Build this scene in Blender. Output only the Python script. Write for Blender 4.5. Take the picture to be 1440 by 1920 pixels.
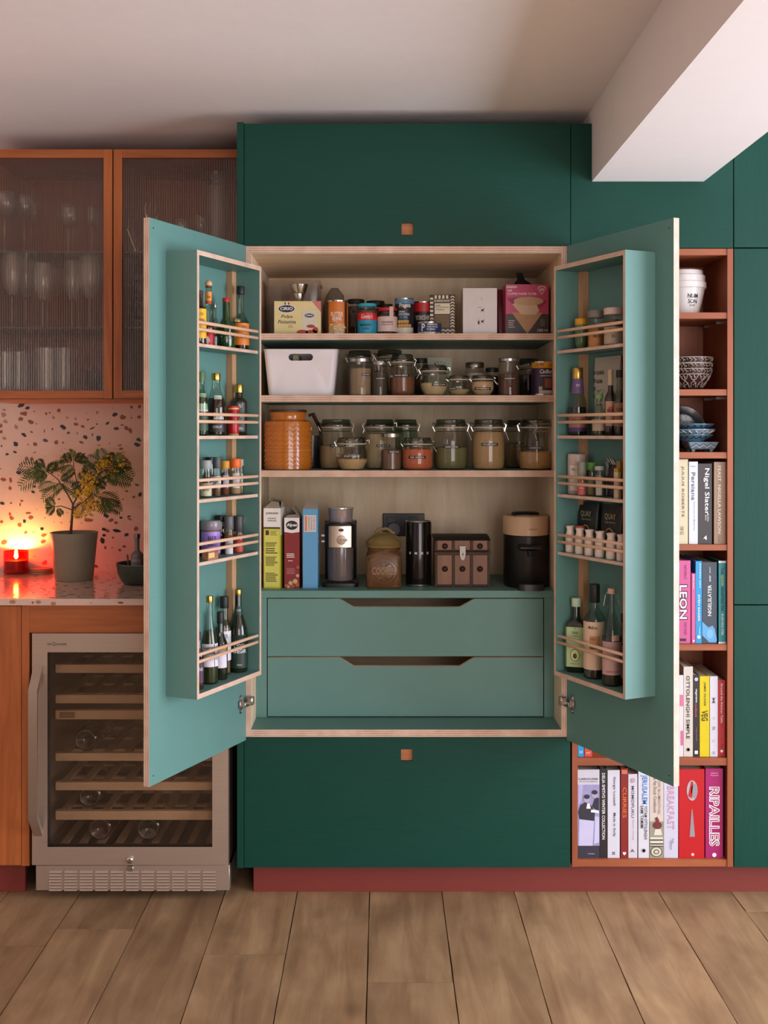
import bpy, bmesh, math, random
from mathutils import Vector, Matrix

for _o in list(bpy.data.objects):
    bpy.data.objects.remove(_o)
sc = bpy.context.scene
COL = sc.collection
PI = math.pi

# ------------------------------------------------------------------ camera
# world: X right, Y into the room's back wall (cabinet fronts at Y=0), Z up
CX, HY, F, D, CZ = 716.0, 810.0, 2111.0, 3.45, 1.43
cam = bpy.data.cameras.new('camera')
cam.sensor_fit = 'VERTICAL'
cam.sensor_height = 36
cam.lens = 36 * F / 1920
cam.shift_y = -150 / 1920
cam.shift_x = 4 / 1920
cam.clip_start = .05
camo = bpy.data.objects.new('camera', cam)
COL.objects.link(camo)
camo.location = (0, -D, CZ)
camo.rotation_euler = (PI / 2, 0, 0)
sc.camera = camo

# ------------------------------------------------------------------ light
def lin(c):
    return tuple((v / 255 / 12.92) if v / 255 <= .04045 else ((v / 255 + .055) / 1.055) ** 2.4 for v in c)

w = bpy.data.worlds.new('world')
sc.world = w
w.use_nodes = True
w.node_tree.nodes['Background'].inputs[0].default_value = (*lin((246, 242, 240)), 1)
w.node_tree.nodes['Background'].inputs[1].default_value = .30

def area(name, loc, target, sx, sy, power, col):
    l = bpy.data.lights.new(name, 'AREA')
    l.shape = 'RECTANGLE'
    l.size, l.size_y, l.energy, l.color = sx, sy, power, lin(col)
    o = bpy.data.objects.new(name, l)
    COL.objects.link(o)
    o.location = loc
    o.rotation_euler = (Vector(target) - Vector(loc)).to_track_quat('-Z', 'Y').to_euler()
    return o

area('window_right_offscreen', (3.32, -1.575, 1.11), (0, -1.575, 1.11), 2.9, 1.95, 182, (228, 238, 255))
area('garden_door_rear_offscreen', (1.45, -5.3, 1.15), (1.45, 0, 1.15), 2.3, 2.1, 74, (250, 244, 244))

sc.view_settings.view_transform = 'Standard'
sc.view_settings.look = 'None'
sc.view_settings.gamma = 1
sc.view_settings.use_curve_mapping = False
sc.view_settings.exposure = .30
try:
    sc.cycles.transparent_max_bounces = 20
    sc.cycles.caustics_reflective = False
    sc.cycles.caustics_refractive = False
    sc.cycles.sample_clamp_indirect = 6
except Exception:
    pass

# ------------------------------------------------------------------ frame helpers (pixel of the photo + real depth -> metres)
def S(Y):
    return F / (D + Y)

def wx(px, Y):
    return (px - CX) / S(Y)

def wz(py, Y):
    return CZ - (py - HY) / S(Y)

# ------------------------------------------------------------------ materials
_M = {}

def _base(name):
    m = bpy.data.materials.new(name)
    m.use_nodes = True
    nt = m.node_tree
    return m, nt, nt.nodes['Principled BSDF']

def _coord(nt, scale):
    tc = nt.nodes.new('ShaderNodeTexCoord')
    mp = nt.nodes.new('ShaderNodeMapping')
    mp.inputs['Scale'].default_value = scale
    nt.links.new(tc.outputs['Object'], mp.inputs[0])
    return mp

def mixcol(nt, fac, a, b):
    mx = nt.nodes.new('ShaderNodeMix')
    mx.data_type = 'RGBA'
    if isinstance(fac, (int, float)):
        mx.inputs[0].default_value = fac
    else:
        nt.links.new(fac, mx.inputs[0])
    for i, v in ((6, a), (7, b)):
        if isinstance(v, tuple):
            mx.inputs[i].default_value = (*v[:3], 1)
        else:
            nt.links.new(v, mx.inputs[i])
    return mx.outputs[2]

def mat(rgb, rough=.5, metal=0, var=.08, scale=(9, 9, 9), bump=0, bscale=90, coat=0, spec=.5, name=None, emit=0, sss=0):
    key = (tuple(rgb), rough, metal, var, scale, bump, bscale, coat, spec, emit, sss)
    if key in _M:
        return _M[key]
    m, nt, b = _base(name or 'plain_%d_%d_%d' % tuple(rgb))
    c = lin(rgb)
    mp = _coord(nt, scale)
    nz = nt.nodes.new('ShaderNodeTexNoise')
    nz.inputs['Scale'].default_value = 3
    nz.inputs['Detail'].default_value = 4
    nt.links.new(mp.outputs[0], nz.inputs[0])
    col = mixcol(nt, nz.outputs[0], tuple(max(0, v * (1 - var)) for v in c), tuple(min(1, v * (1 + var)) for v in c))
    nt.links.new(col, b.inputs['Base Color'])
    b.inputs['Roughness'].default_value = rough
    b.inputs['Metallic'].default_value = metal
    b.inputs['Specular IOR Level'].default_value = spec
    b.inputs['Coat Weight'].default_value = coat
    b.inputs['Coat Roughness'].default_value = .15
    if emit:
        nt.links.new(col, b.inputs['Emission Color'])
        b.inputs['Emission Strength'].default_value = emit
    if bump:
        n2 = nt.nodes.new('ShaderNodeTexNoise')
        n2.inputs['Scale'].default_value = bscale
        n2.inputs['Detail'].default_value = 3
        nt.links.new(mp.outputs[0], n2.inputs[0])
        bp = nt.nodes.new('ShaderNodeBump')
        bp.inputs['Strength'].default_value = bump
        bp.inputs['Distance'].default_value = .004
        nt.links.new(n2.outputs[0], bp.inputs['Height'])
        nt.links.new(bp.outputs[0], b.inputs['Normal'])
    _M[key] = m
    return m

def wood(c1, c2, grain='z', rough=.5, fine=60, name='wood', rnd=0, knots=False):
    """grain runs along the given object axis"""
    key = ('wood', tuple(c1), tuple(c2), grain, rough, fine, rnd, knots)
    if key in _M:
        return _M[key]
    m, nt, b = _base(name)
    sc_ = {'x': (1.2, fine / 4, fine / 4), 'y': (fine / 4, 1.2, fine / 4), 'z': (fine / 4, fine / 4, 1.2)}[grain]
    mp = _coord(nt, sc_)
    off = None
    if rnd:
        oi = nt.nodes.new('ShaderNodeObjectInfo')
        ml = nt.nodes.new('ShaderNodeMath'); ml.operation = 'MULTIPLY'; ml.inputs[1].default_value = 40
        nt.links.new(oi.outputs['Random'], ml.inputs[0])
        cb = nt.nodes.new('ShaderNodeCombineXYZ')
        for i in range(3):
            nt.links.new(ml.outputs[0], cb.inputs[i])
        nt.links.new(cb.outputs[0], mp.inputs['Location'])
        off = oi.outputs['Random']
    nz = nt.nodes.new('ShaderNodeTexNoise')
    nz.inputs['Scale'].default_value = 1.6
    nz.inputs['Detail'].default_value = 6
    nz.inputs['Roughness'].default_value = .65
    nz.inputs['Distortion'].default_value = .6
    nt.links.new(mp.outputs[0], nz.inputs[0])
    rp = nt.nodes.new('ShaderNodeValToRGB')
    rp.color_ramp.elements[0].position = .3
    rp.color_ramp.elements[1].position = .7
    rp.color_ramp.elements[0].color = (*lin(c1), 1)
    rp.color_ramp.elements[1].color = (*lin(c2), 1)
    nt.links.new(nz.outputs[0], rp.inputs[0])
    col = rp.outputs[0]
    if rnd:
        hs = nt.nodes.new('ShaderNodeHueSaturation')
        mr = nt.nodes.new('ShaderNodeMapRange')
        mr.inputs['To Min'].default_value = 1 - rnd
        mr.inputs['To Max'].default_value = 1 + rnd
        nt.links.new(off, mr.inputs[0])
        nt.links.new(mr.outputs[0], hs.inputs['Value'])
        nt.links.new(col, hs.inputs['Color'])
        col = hs.outputs[0]
    if knots:
        mp2 = _coord(nt, (3.1, 1.7, 3))
        nt.links.new(cb.outputs[0], mp2.inputs['Location'])
        vo = nt.nodes.new('ShaderNodeTexVoronoi')
        vo.inputs['Scale'].default_value = 1.1
        nt.links.new(mp2.outputs[0], vo.inputs[0])
        r2 = nt.nodes.new('ShaderNodeValToRGB')
        r2.color_ramp.elements[0].position = .02
        r2.color_ramp.elements[1].position = .12
        r2.color_ramp.elements[0].color = (.35, .30, .26, 1)
        r2.color_ramp.elements[1].color = (1, 1, 1, 1)
        nt.links.new(vo.outputs['Distance'], r2.inputs[0])
        n3 = nt.nodes.new('ShaderNodeTexNoise'); n3.inputs['Scale'].default_value = 2.2; n3.inputs['Detail'].default_value = 3
        nt.links.new(mp2.outputs[0], n3.inputs[0])
        r3 = nt.nodes.new('ShaderNodeValToRGB')
        r3.color_ramp.elements[0].position = .35; r3.color_ramp.elements[1].position = .6
        r3.color_ramp.elements[0].color = (.72, .69, .66, 1); r3.color_ramp.elements[1].color = (1, 1, 1, 1)
        nt.links.new(n3.outputs[0], r3.inputs[0])
        for extra in (r2.outputs[0], r3.outputs[0]):
            mm = nt.nodes.new('ShaderNodeMix'); mm.data_type = 'RGBA'; mm.blend_type = 'MULTIPLY'; mm.inputs[0].default_value = 1
            nt.links.new(col, mm.inputs[6]); nt.links.new(extra, mm.inputs[7])
            col = mm.outputs[2]
    nt.links.new(col, b.inputs['Base Color'])
    b.inputs['Roughness'].default_value = rough
    bp = nt.nodes.new('ShaderNodeBump')
    bp.inputs['Strength'].default_value = .12
    bp.inputs['Distance'].default_value = .002
    nt.links.new(nz.outputs[0], bp.inputs['Height'])
    nt.links.new(bp.outputs[0], b.inputs['Normal'])
    _M[key] = m
    return m

def ply(axis, pitch=.0062, light=(222, 190, 168), dark=(184, 144, 120)):
    """cut plywood edge: veneers stacked along the axis"""
    key = ('ply', axis, pitch, light, dark)
    if key in _M:
        return _M[key]
    m, nt, b = _base('plywood_edge')
    mp = _coord(nt, (1, 1, 1))
    sp = nt.nodes.new('ShaderNodeSeparateXYZ')
    nt.links.new(mp.outputs[0], sp.inputs[0])
    ml = nt.nodes.new('ShaderNodeMath'); ml.operation = 'MULTIPLY'; ml.inputs[1].default_value = 2 * PI / pitch
    nt.links.new(sp.outputs['XYZ'.index(axis.upper())], ml.inputs[0])
    sn = nt.nodes.new('ShaderNodeMath'); sn.operation = 'SINE'
    nt.links.new(ml.outputs[0], sn.inputs[0])
    nz = nt.nodes.new('ShaderNodeTexNoise'); nz.inputs['Scale'].default_value = 22; nz.inputs['Detail'].default_value = 3
    nt.links.new(mp.outputs[0], nz.inputs[0])
    ad = nt.nodes.new('ShaderNodeMath'); ad.operation = 'MULTIPLY_ADD'; ad.inputs[1].default_value = .28; 
    nt.links.new(sn.outputs[0], ad.inputs[0]); nt.links.new(nz.outputs[0], ad.inputs[2])
    rp = nt.nodes.new('ShaderNodeValToRGB')
    rp.color_ramp.elements[0].position = .2; rp.color_ramp.elements[1].position = .6
    rp.color_ramp.elements[0].color = (*lin(dark), 1); rp.color_ramp.elements[1].color = (*lin(light), 1)
    nt.links.new(ad.outputs[0], rp.inputs[0])
    nt.links.new(rp.outputs[0], b.inputs['Base Color'])
    b.inputs['Roughness'].default_value = .6
    _M[key] = m
    return m

def glass(tint=(238, 244, 240), refl=.05, edge=.55, rough=.02, name='thin_glass', haze=0):
    """thin-walled glass: clear transmission plus a mirror sheen that grows to the rim"""
    key = ('glass', tuple(tint), refl, edge, rough, haze)
    if key in _M:
        return _M[key]
    m = bpy.data.materials.new(name)
    m.use_nodes = True
    nt = m.node_tree
    nt.nodes.remove(nt.nodes['Principled BSDF'])
    out = nt.nodes['Material Output']
    tr = nt.nodes.new('ShaderNodeBsdfTransparent')
    nzc = nt.nodes.new('ShaderNodeTexNoise'); nzc.inputs['Scale'].default_value = 20
    mpc = _coord(nt, (1, 1, 1)); nt.links.new(mpc.outputs[0], nzc.inputs[0])
    t = lin(tint)
    nt.links.new(mixcol(nt, nzc.outputs[0], tuple(v * .96 for v in t), tuple(min(1, v * 1.03) for v in t)), tr.inputs[0])
    gl = nt.nodes.new('ShaderNodeBsdfGlossy')
    gl.inputs['Roughness'].default_value = rough
    lw = nt.nodes.new('ShaderNodeLayerWeight'); lw.inputs[0].default_value = .5
    pw = nt.nodes.new('ShaderNodeMath'); pw.operation = 'POWER'; pw.inputs[1].default_value = 3.0
    nt.links.new(lw.outputs['Facing'], pw.inputs[0])
    ma = nt.nodes.new('ShaderNodeMath'); ma.operation = 'MULTIPLY_ADD'; ma.inputs[1].default_value = edge; ma.inputs[2].default_value = refl
    nt.links.new(pw.outputs[0], ma.inputs[0])
    mx = nt.nodes.new('ShaderNodeMixShader')
    nt.links.new(ma.outputs[0], mx.inputs[0]); nt.links.new(tr.outputs[0], mx.inputs[1]); nt.links.new(gl.outputs[0], mx.inputs[2])
    last = mx
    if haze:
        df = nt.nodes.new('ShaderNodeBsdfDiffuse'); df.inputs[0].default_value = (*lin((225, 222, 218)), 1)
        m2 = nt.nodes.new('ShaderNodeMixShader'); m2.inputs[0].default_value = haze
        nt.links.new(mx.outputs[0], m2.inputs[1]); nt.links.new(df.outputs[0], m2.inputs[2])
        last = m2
    nt.links.new(last.outputs[0], out.inputs[0])
    _M[key] = m
    return m

def reeded(rgb=(250, 244, 238)):
    key = ('reeded',)
    if key in _M:
        return _M[key]
    m = bpy.data.materials.new('reeded_glass')
    m.use_nodes = True
    nt = m.node_tree
    nt.nodes.remove(nt.nodes['Principled BSDF'])
    out = nt.nodes['Material Output']
    tr = nt.nodes.new('ShaderNodeBsdfTransparent'); tr.inputs[0].default_value = (*lin(rgb), 1)
    rf = nt.nodes.new('ShaderNodeBsdfGlass'); rf.inputs['IOR'].default_value = 1.48; rf.inputs['Roughness'].default_value = .04
    nz = nt.nodes.new('ShaderNodeTexNoise'); nz.inputs['Scale'].default_value = 6
    mp = _coord(nt, (1, 1, 1)); nt.links.new(mp.outputs[0], nz.inputs[0])
    t = lin(rgb)
    nt.links.new(mixcol(nt, nz.outputs[0], t, tuple(min(1, v * 1.15) for v in t)), rf.inputs['Color'])
    mx = nt.nodes.new('ShaderNodeMixShader'); mx.inputs[0].default_value = .24
    nt.links.new(tr.outputs[0], mx.inputs[1]); nt.links.new(rf.outputs[0], mx.inputs[2])
    df = nt.nodes.new('ShaderNodeBsdfDiffuse'); df.inputs[0].default_value = (*lin((200, 180, 170)), 1)
    m2 = nt.nodes.new('ShaderNodeMixShader'); m2.inputs[0].default_value = .015
    nt.links.new(mx.outputs[0], m2.inputs[1]); nt.links.new(df.outputs[0], m2.inputs[2])
    gl = nt.nodes.new('ShaderNodeBsdfGlossy'); gl.inputs['Roughness'].default_value = .12
    m3 = nt.nodes.new('ShaderNodeMixShader'); m3.inputs[0].default_value = .05
    nt.links.new(m2.outputs[0], m3.inputs[1]); nt.links.new(gl.outputs[0], m3.inputs[2])
    nt.links.new(m3.outputs[0], out.inputs[0])
    _M[key] = m
    return m

# ------------------------------------------------------------------ mesh builder
class G:
    def __init__(s):
        s.bm = bmesh.new()
        s.m = []

    def mi(s, m):
        if m not in s.m:
            s.m.append(m)
        return s.m.index(m)

    def face(s, vs, m, smooth=False):
        try:
            f = s.bm.faces.new(vs)
        except ValueError:
            return None
        f.material_index = s.mi(m)
        f.smooth = smooth
        return f

    def box(s, lo, hi, m, fm=None, bev=0):
        x0, y0, z0 = lo
        x1, y1, z1 = hi
        v = [s.bm.verts.new(p) for p in ((x0, y0, z0), (x1, y0, z0), (x1, y1, z0), (x0, y1, z0), (x0, y0, z1), (x1, y0, z1), (x1, y1, z1), (x0, y1, z1))]
        q = {'-z': (0, 3, 2, 1), '+z': (4, 5, 6, 7), '-y': (0, 1, 5, 4), '+y': (2, 3, 7, 6), '-x': (3, 0, 4, 7), '+x': (1, 2, 6, 5)}
        fm = fm or {}
        fs = [s.face([v[i] for i in ix], fm.get(k, m)) for k, ix in q.items()]
        if bev:
            es = {e for f in fs if f for e in f.edges}
            bmesh.ops.bevel(s.bm, geom=list(es), offset=bev, segments=1, affect='EDGES', clamp_overlap=True)
        return s

    def loft(s, rings, m, cap0=True, cap1=True, smooth=True, closed=True, mcap=None):
        """rings: lists of 3-D points, all the same length"""
        rv = [[s.bm.verts.new(p) for p in r] for r in rings]
        n = len(rv[0])
        for a, b in zip(rv, rv[1:]):
            for i in range(n if closed else n - 1):
                j = (i + 1) % n
                s.face([a[i], a[j], b[j], b[i]], m, smooth)
        if cap0:
            s.face(list(reversed(rv[0])), mcap or m)
        if cap1:
            s.face(rv[-1], mcap or m)
        return s

    def prism(s, poly, axis, a0, a1, m, mside=None):
        def P(p, a):
            return {'x': (a, p[0], p[1]), 'y': (p[0], a, p[1]), 'z': (p[0], p[1], a)}[axis]
        A = [s.bm.verts.new(P(p, a0)) for p in poly]
        B = [s.bm.verts.new(P(p, a1)) for p in poly]
        s.face(A, m); s.face(list(reversed(B)), m)
        n = len(poly)
        for i in range(n):
            s.face([A[i], A[(i + 1) % n], B[(i + 1) % n], B[i]], mside or m)
        return s

    def lathe(s, prof, m, n=24, c=(0, 0, 0), smooth=True, sy=1.0):
        cx, cy, cz = c
        rows = []
        for r, z in prof:
            if r < 1e-6:
                rows.append([s.bm.verts.new((cx, cy, cz + z))])
            else:
                rows.append([s.bm.verts.new((cx + r * math.cos(2 * PI * i / n), cy + sy * r * math.sin(2 * PI * i / n), cz + z)) for i in range(n)])
        for a, b in zip(rows, rows[1:]):
            for i in range(n):
                j = (i + 1) % n
                if len(a) == 1 and len(b) == 1:
                    continue
                if len(a) == 1:
                    s.face([a[0], b[j], b[i]], m, smooth)
                elif len(b) == 1:
                    s.face([a[i], a[j], b[0]], m, smooth)
                else:
                    s.face([a[i], a[j], b[j], b[i]], m, smooth)
        return s

    def tube(s, pts, r, m, n=6, closed=False, cap=True):
        pts = [Vector(p) for p in pts]
        k = len(pts)
        rows = []
        up = Vector((0, 0, 1))
        for i, p in enumerate(pts):
            if closed:
                d = pts[(i + 1) % k] - pts[i - 1]
            else:
                d = pts[min(i + 1, k - 1)] - pts[max(i - 1, 0)]
            d.normalize()
            u = up if abs(d.dot(up)) < .92 else Vector((1, 0, 0))
            e1 = d.cross(u).normalized()
            e2 = d.cross(e1).normalized()
            rr = r[i] if isinstance(r, (list, tuple)) else r
            rows.append([s.bm.verts.new(p + e1 * rr * math.cos(2 * PI * j / n) + e2 * rr * math.sin(2 * PI * j / n)) for j in range(n)])
        prs = list(zip(rows, rows[1:])) + ([(rows[-1], rows[0])] if closed else [])
        for a, b in prs:
            for j in range(n):
                s.face([a[j], a[(j + 1) % n], b[(j + 1) % n], b[j]], m, True)
        if cap and not closed:
            s.face(list(reversed(rows[0])), m); s.face(rows[-1], m)
        return s

    def ball(s, c, r, m, n=10, k=6, sz=1.0):
        prof = [(r * math.sin(PI * i / k), -r * sz * math.cos(PI * i / k)) for i in range(k + 1)]
        prof[0] = (0, prof[0][1]); prof[-1] = (0, prof[-1][1])
        return s.lathe(prof, m, n, c)

    def obj(s, name, parent=None, loc=(0, 0, 0), rz=0, sharp=38):
        bmesh.ops.recalc_face_normals(s.bm, faces=s.bm.faces[:])
        me = bpy.data.meshes.new(name)
        s.bm.to_mesh(me)
        s.bm.free()
        for m in s.m:
            me.materials.append(m)
        me.set_sharp_from_angle(angle=math.radians(sharp))
        o = bpy.data.objects.new(name, me)
        COL.objects.link(o)
        o.location = loc
        o.rotation_euler = (0, 0, rz)
        if parent:
            o.parent = parent
        return o

def tag(o, label, cat=None, group=None, kind=None):
    if label:
        o['label'] = label
    if cat:
        o['category'] = cat
    if group:
        o['group'] = group
    if kind:
        o['kind'] = kind
    return o

def thing(name, label, cat, loc=(0, 0, 0), rz=0, group=None):
    o = bpy.data.objects.new(name, None)
    o.empty_display_size = .05
    COL.objects.link(o)
    o.location = loc
    o.rotation_euler = (0, 0, rz)
    return tag(o, label, cat, group)

def struct(o):
    o['kind'] = 'structure'
    return o

def share(o, parent, loc, rz=0, name=None):
    c = bpy.data.objects.new(name or o.name.split('.')[0], o.data)
    COL.objects.link(c)
    c.parent = parent
    c.location = loc
    c.rotation_euler = (0, 0, rz)
    return c

def rrect(w, d, r, k=4, cx=0, cy=0):
    pts = []
    for qx, qy, a in ((1, 1, 0), (-1, 1, 90), (-1, -1, 180), (1, -1, 270)):
        for i in range(k + 1):
            t = math.radians(a + 90 * i / k)
            pts.append((cx + qx * (w / 2 - r) + r * math.cos(t), cy + qy * (d / 2 - r) + r * math.sin(t)))
    return pts

# ------------------------------------------------------------------ lettering
_T = {}

def tmesh(s, bold=0, shear=0, space=1):
    key = (s, bold, shear, space)
    if key not in _T:
        cu = bpy.data.curves.new('lettering', 'FONT')
        cu.body = s
        cu.size = 1
        cu.offset = bold
        cu.shear = shear
        cu.space_character = space
        cu.resolution_u = 2
        cu.fill_mode = 'FRONT'
        ob = bpy.data.objects.new('lettering', cu)
        me = bpy.data.meshes.new_from_object(ob)
        vs = [(v.co.x, v.co.y) for v in me.vertices]
        fs = [tuple(p.vertices) for p in me.polygons]
        bpy.data.objects.remove(ob)
        bpy.data.curves.remove(cu)
        bpy.data.meshes.remove(me)
        if vs:
            x0 = min(v[0] for v in vs); x1 = max(v[0] for v in vs)
            y0 = min(v[1] for v in vs); y1 = max(v[1] for v in vs)
            vs = [((v[0] - x0) / max(1e-6, x1 - x0) - .5, (v[1] - y0) / max(1e-6, y1 - y0) - .5) for v in vs]
        _T[key] = (vs, fs)
    return _T[key]

def text(parent, s, c, wd, h, m, y=0, rot=0, r=None, bold=.01, shear=0, space=1, lift=.0006, name='lettering', face='-y'):
    """lettering of width wd, height h centred at c=(x or arc length, z) on the front plane y or round a cylinder of radius r"""
    vs, fs = tmesh(s, bold, shear, space)
    if not vs:
        return None
    cr, sr = math.cos(rot), math.sin(rot)
    out = []
    for a, b in vs:
        tx, tz = a * wd, b * h
        px, pz = c[0] + tx * cr - tz * sr, c[1] + tx * sr + tz * cr
        if r:
            g = px / r
            out.append(((r + lift) * math.sin(g), -(r + lift) * math.cos(g), pz))
        elif face == '-x':
            out.append((y - lift, -px, pz))
        elif face == '+x':
            out.append((y + lift, px, pz))
        else:
            out.append((px, y - lift, pz))
    me = bpy.data.meshes.new(name)
    me.from_pydata(out, [], fs)
    me.materials.append(m)
    o = bpy.data.objects.new(name, me)
    COL.objects.link(o)
    o.parent = parent
    return o

def wrap(parent, r, z0, z1, aw, m, ang=0, n=10, name='label', r1=None, lift=.0004):
    """paper label of angular width aw round a cylinder or cone, facing -Y turned by ang"""
    g = G()
    r1 = r1 or r
    ring = [[((q + lift) * math.sin(ang + aw * (i / n - .5)), -(q + lift) * math.cos(ang + aw * (i / n - .5)), z) for i in range(n + 1)] for q, z in ((r, z0), (r1, z1))]
    g.loft(ring, m, False, False, True, closed=False)
    return g.obj(name, parent)

def panel(parent, poly, m, y=0, lift=.0004, name='print'):
    """flat print on a front face: polygon of (x,z)"""
    g = G()
    g.prism(poly, 'y', y - lift, y - lift * .2, m)
    return g.obj(name, parent)

def rect(x0, x1, z0, z1):
    return [(x0, z0), (x1, z0), (x1, z1), (x0, z1)]

def ell(cx, cz, rx, rz, n=16, a0=0, a1=2 * PI):
    full = abs(a1 - a0 - 2 * PI) < 1e-4
    k = n if full else n + 1
    return [(cx + rx * math.cos(a0 + (a1 - a0) * i / n), cz + rz * math.sin(a0 + (a1 - a0) * i / n)) for i in range(k)]

# ================================================================== the room
CEIL_Z = 2.42
m_ceiling = mat((245, 235, 230), .9, var=.03, bump=.25, bscale=220, name='ceiling_paint')
m_wall = mat((232, 216, 206), .9, var=.03, bump=.2, bscale=200, name='wall_paint')
m_beam = mat((245, 235, 230), .85, var=.02, bump=.15, bscale=200, name='beam_paint')
m_plank = wood((140, 106, 74), (178, 144, 106), 'y', .55, 44, 'oak_plank', rnd=.10, knots=True)
m_gap = mat((104, 78, 54), .9, name='subfloor_board')

g = G(); g.box((-2.7, -5.1, -.06), (3.1, .72, -.014), m_gap)
floor = struct(g.obj('floor'))
rnd = random.Random(5)
PW = .2245
joints = {-5: (-.9,), -4: (-.32,), -3: (-.211,), -2: (-1.0,), -1: (-.37,), 0: (-1.3,), 1: (-.525,), 2: (-1.15,), 3: (-.95,), 4: (-1.5,), 5: (-1.2,), 6: (-.09,), 7: (-.7,)}
for k in range(-12, 14):
    xa = -.038 + PW * (k - 1)
    xb = xa + PW
    if xb < -2.65 or xa > 3.0:
        continue
    j = joints.get(k, (-rnd.uniform(.2, 1.8),))[0]
    ys = [.70, j]
    while ys[-1] > -5.0:
        ys.append(max(-5.05, ys[-1] - rnd.uniform(1.9, 2.3)))
    for ya, yb in zip(ys, ys[1:]):
        n = max(3, int((ya - yb) / .12))
        L = []; R = []
        for i in range(n + 1):
            t = yb + .0012 + (ya - yb - .0024) * i / n
            L.append((xa + .0007 + abs(rnd.gauss(0, .0008)), t)); R.append((xb - .0007 - abs(rnd.gauss(0, .0008)), t))
        h = rnd.uniform(-.0008, .0008)
        g = G()
        g.prism(L + R[::-1], 'z', -.015, h, m_plank)
        cx, cy = (xa + xb) / 2, (ya + yb) / 2
        bmesh.ops.translate(g.bm, verts=g.bm.verts, vec=(-cx, -cy, 0))
        g.obj('plank', floor, (cx, cy, 0))

g = G(); g.box((-2.7, -5.1, CEIL_Z), (3.1, .75, CEIL_Z + .08), m_ceiling)
struct(g.obj('ceiling'))
g = G(); g.box((-2.7, .66, -.014), (3.1, .75, CEIL_Z), m_wall)
struct(g.obj('wall_back'))
g = G(); g.box((-2.7, -5.1, -.014), (-2.58, .66, CEIL_Z), m_wall)
struct(g.obj('wall_left'))
WY0, WY1, WZ0, WZ1 = -3.05, -.1, .10, 2.12
g = G()
g.box((3.0, -5.1, -.014), (3.1, WY0, CEIL_Z), m_wall); g.box((3.0, WY1, -.014), (3.1, .66, CEIL_Z), m_wall)
g.box((3.0, WY0, -.014), (3.1, WY1, WZ0), m_wall); g.box((3.0, WY0, WZ1), (3.1, WY1, CEIL_Z), m_wall)
struct(g.obj('wall_right'))
m_frame = mat((60, 60, 62), .5, name='window_frame_paint')
g = G()
for yy in (WY0 + .02, (WY0 + WY1) / 2, WY1 - .02):
    g.box((3.02, yy - .02, WZ0), (3.08, yy + .02, WZ1), m_frame)
for zz in (WZ0 + .02, WZ1 - .02):
    g.box((3.02, WY0, zz - .02), (3.08, WY1, zz + .02), m_frame)
w1 = struct(g.obj('window_1'))
DX0, DX1, DZ1 = .25, 2.65, 2.3
g = G()
g.box((-2.58, -5.1, -.014), (DX0, -5.0, CEIL_Z), m_wall); g.box((DX1, -5.1, -.014), (3.0, -5.0, CEIL_Z), m_wall)
g.box((DX0, -5.1, DZ1), (DX1, -5.0, CEIL_Z), m_wall)
struct(g.obj('wall_front'))
g = G()
for xx in (DX0 + .025, (DX0 + DX1) / 2, DX1 - .025):
    g.box((xx - .025, -5.08, .002), (xx + .025, -5.02, DZ1), m_frame)
g.box((DX0, -5.08, DZ1 - .05), (DX1, -5.02, DZ1), m_frame)
struct(g.obj('door_1'))

# boxed-in beam running from the cabinets towards the window side
BX0, BX1, BZ = .6438, .987, 2.198
g = G(); g.box((BX0, -5.0, BZ), (BX1, .66, CEIL_Z), m_beam)
struct(g.obj('trim_1'))

# ================================================================== cabinetry materials
m_green = mat((10, 62, 50), .46, var=.16, scale=(2, 30, 45), bump=.12, bscale=16, spec=.22, name='dark_green_stained_veneer')
m_greenv = mat((10, 62, 50), .46, var=.16, scale=(45, 30, 2), bump=.12, bscale=16, spec=.22, name='dark_green_stained_veneer_upright')
m_sage = mat((96, 138, 130), .5, var=.05, scale=(4, 4, 4), name='sage_green_laminate')
m_birch = wood((222, 192, 156), (248, 226, 196), 'z', .6, 36, 'birch_ply_face')
m_birchx = wood((222, 192, 156), (248, 226, 196), 'x', .6, 36, 'birch_ply_face_long')
m_dark = mat((24, 24, 24), .7, name='black_rubber_gasket')
m_iroko = wood((146, 74, 32), (194, 110, 54), 'z', .45, 70, 'iroko_upright')
m_irokox = wood((146, 74, 32), (194, 110, 54), 'x', .45, 70, 'iroko_long')
m_oakb = wood((132, 64, 34), (164, 90, 50), 'x', .5, 60, 'cherry_shelf')
m_oakbz = wood((128, 62, 34), (160, 86, 48), 'z', .5, 60, 'cherry_upright')
m_oakin = m_oakbz
m_red = mat((122, 46, 38), .5, var=.06, name='brick_red_plinth')
m_pull = wood((160, 92, 52), (196, 124, 76), 'x', .5, 60, 'pull_wood')
m_steel = mat((186, 168, 152), .45, .85, var=.06, scale=(3, 3, 60), name='brushed_steel')
m_chrome = mat((200, 196, 190), .15, 1, name='chrome')
plyx, plyy, plyz = ply('x'), ply('y'), ply('z')

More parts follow.
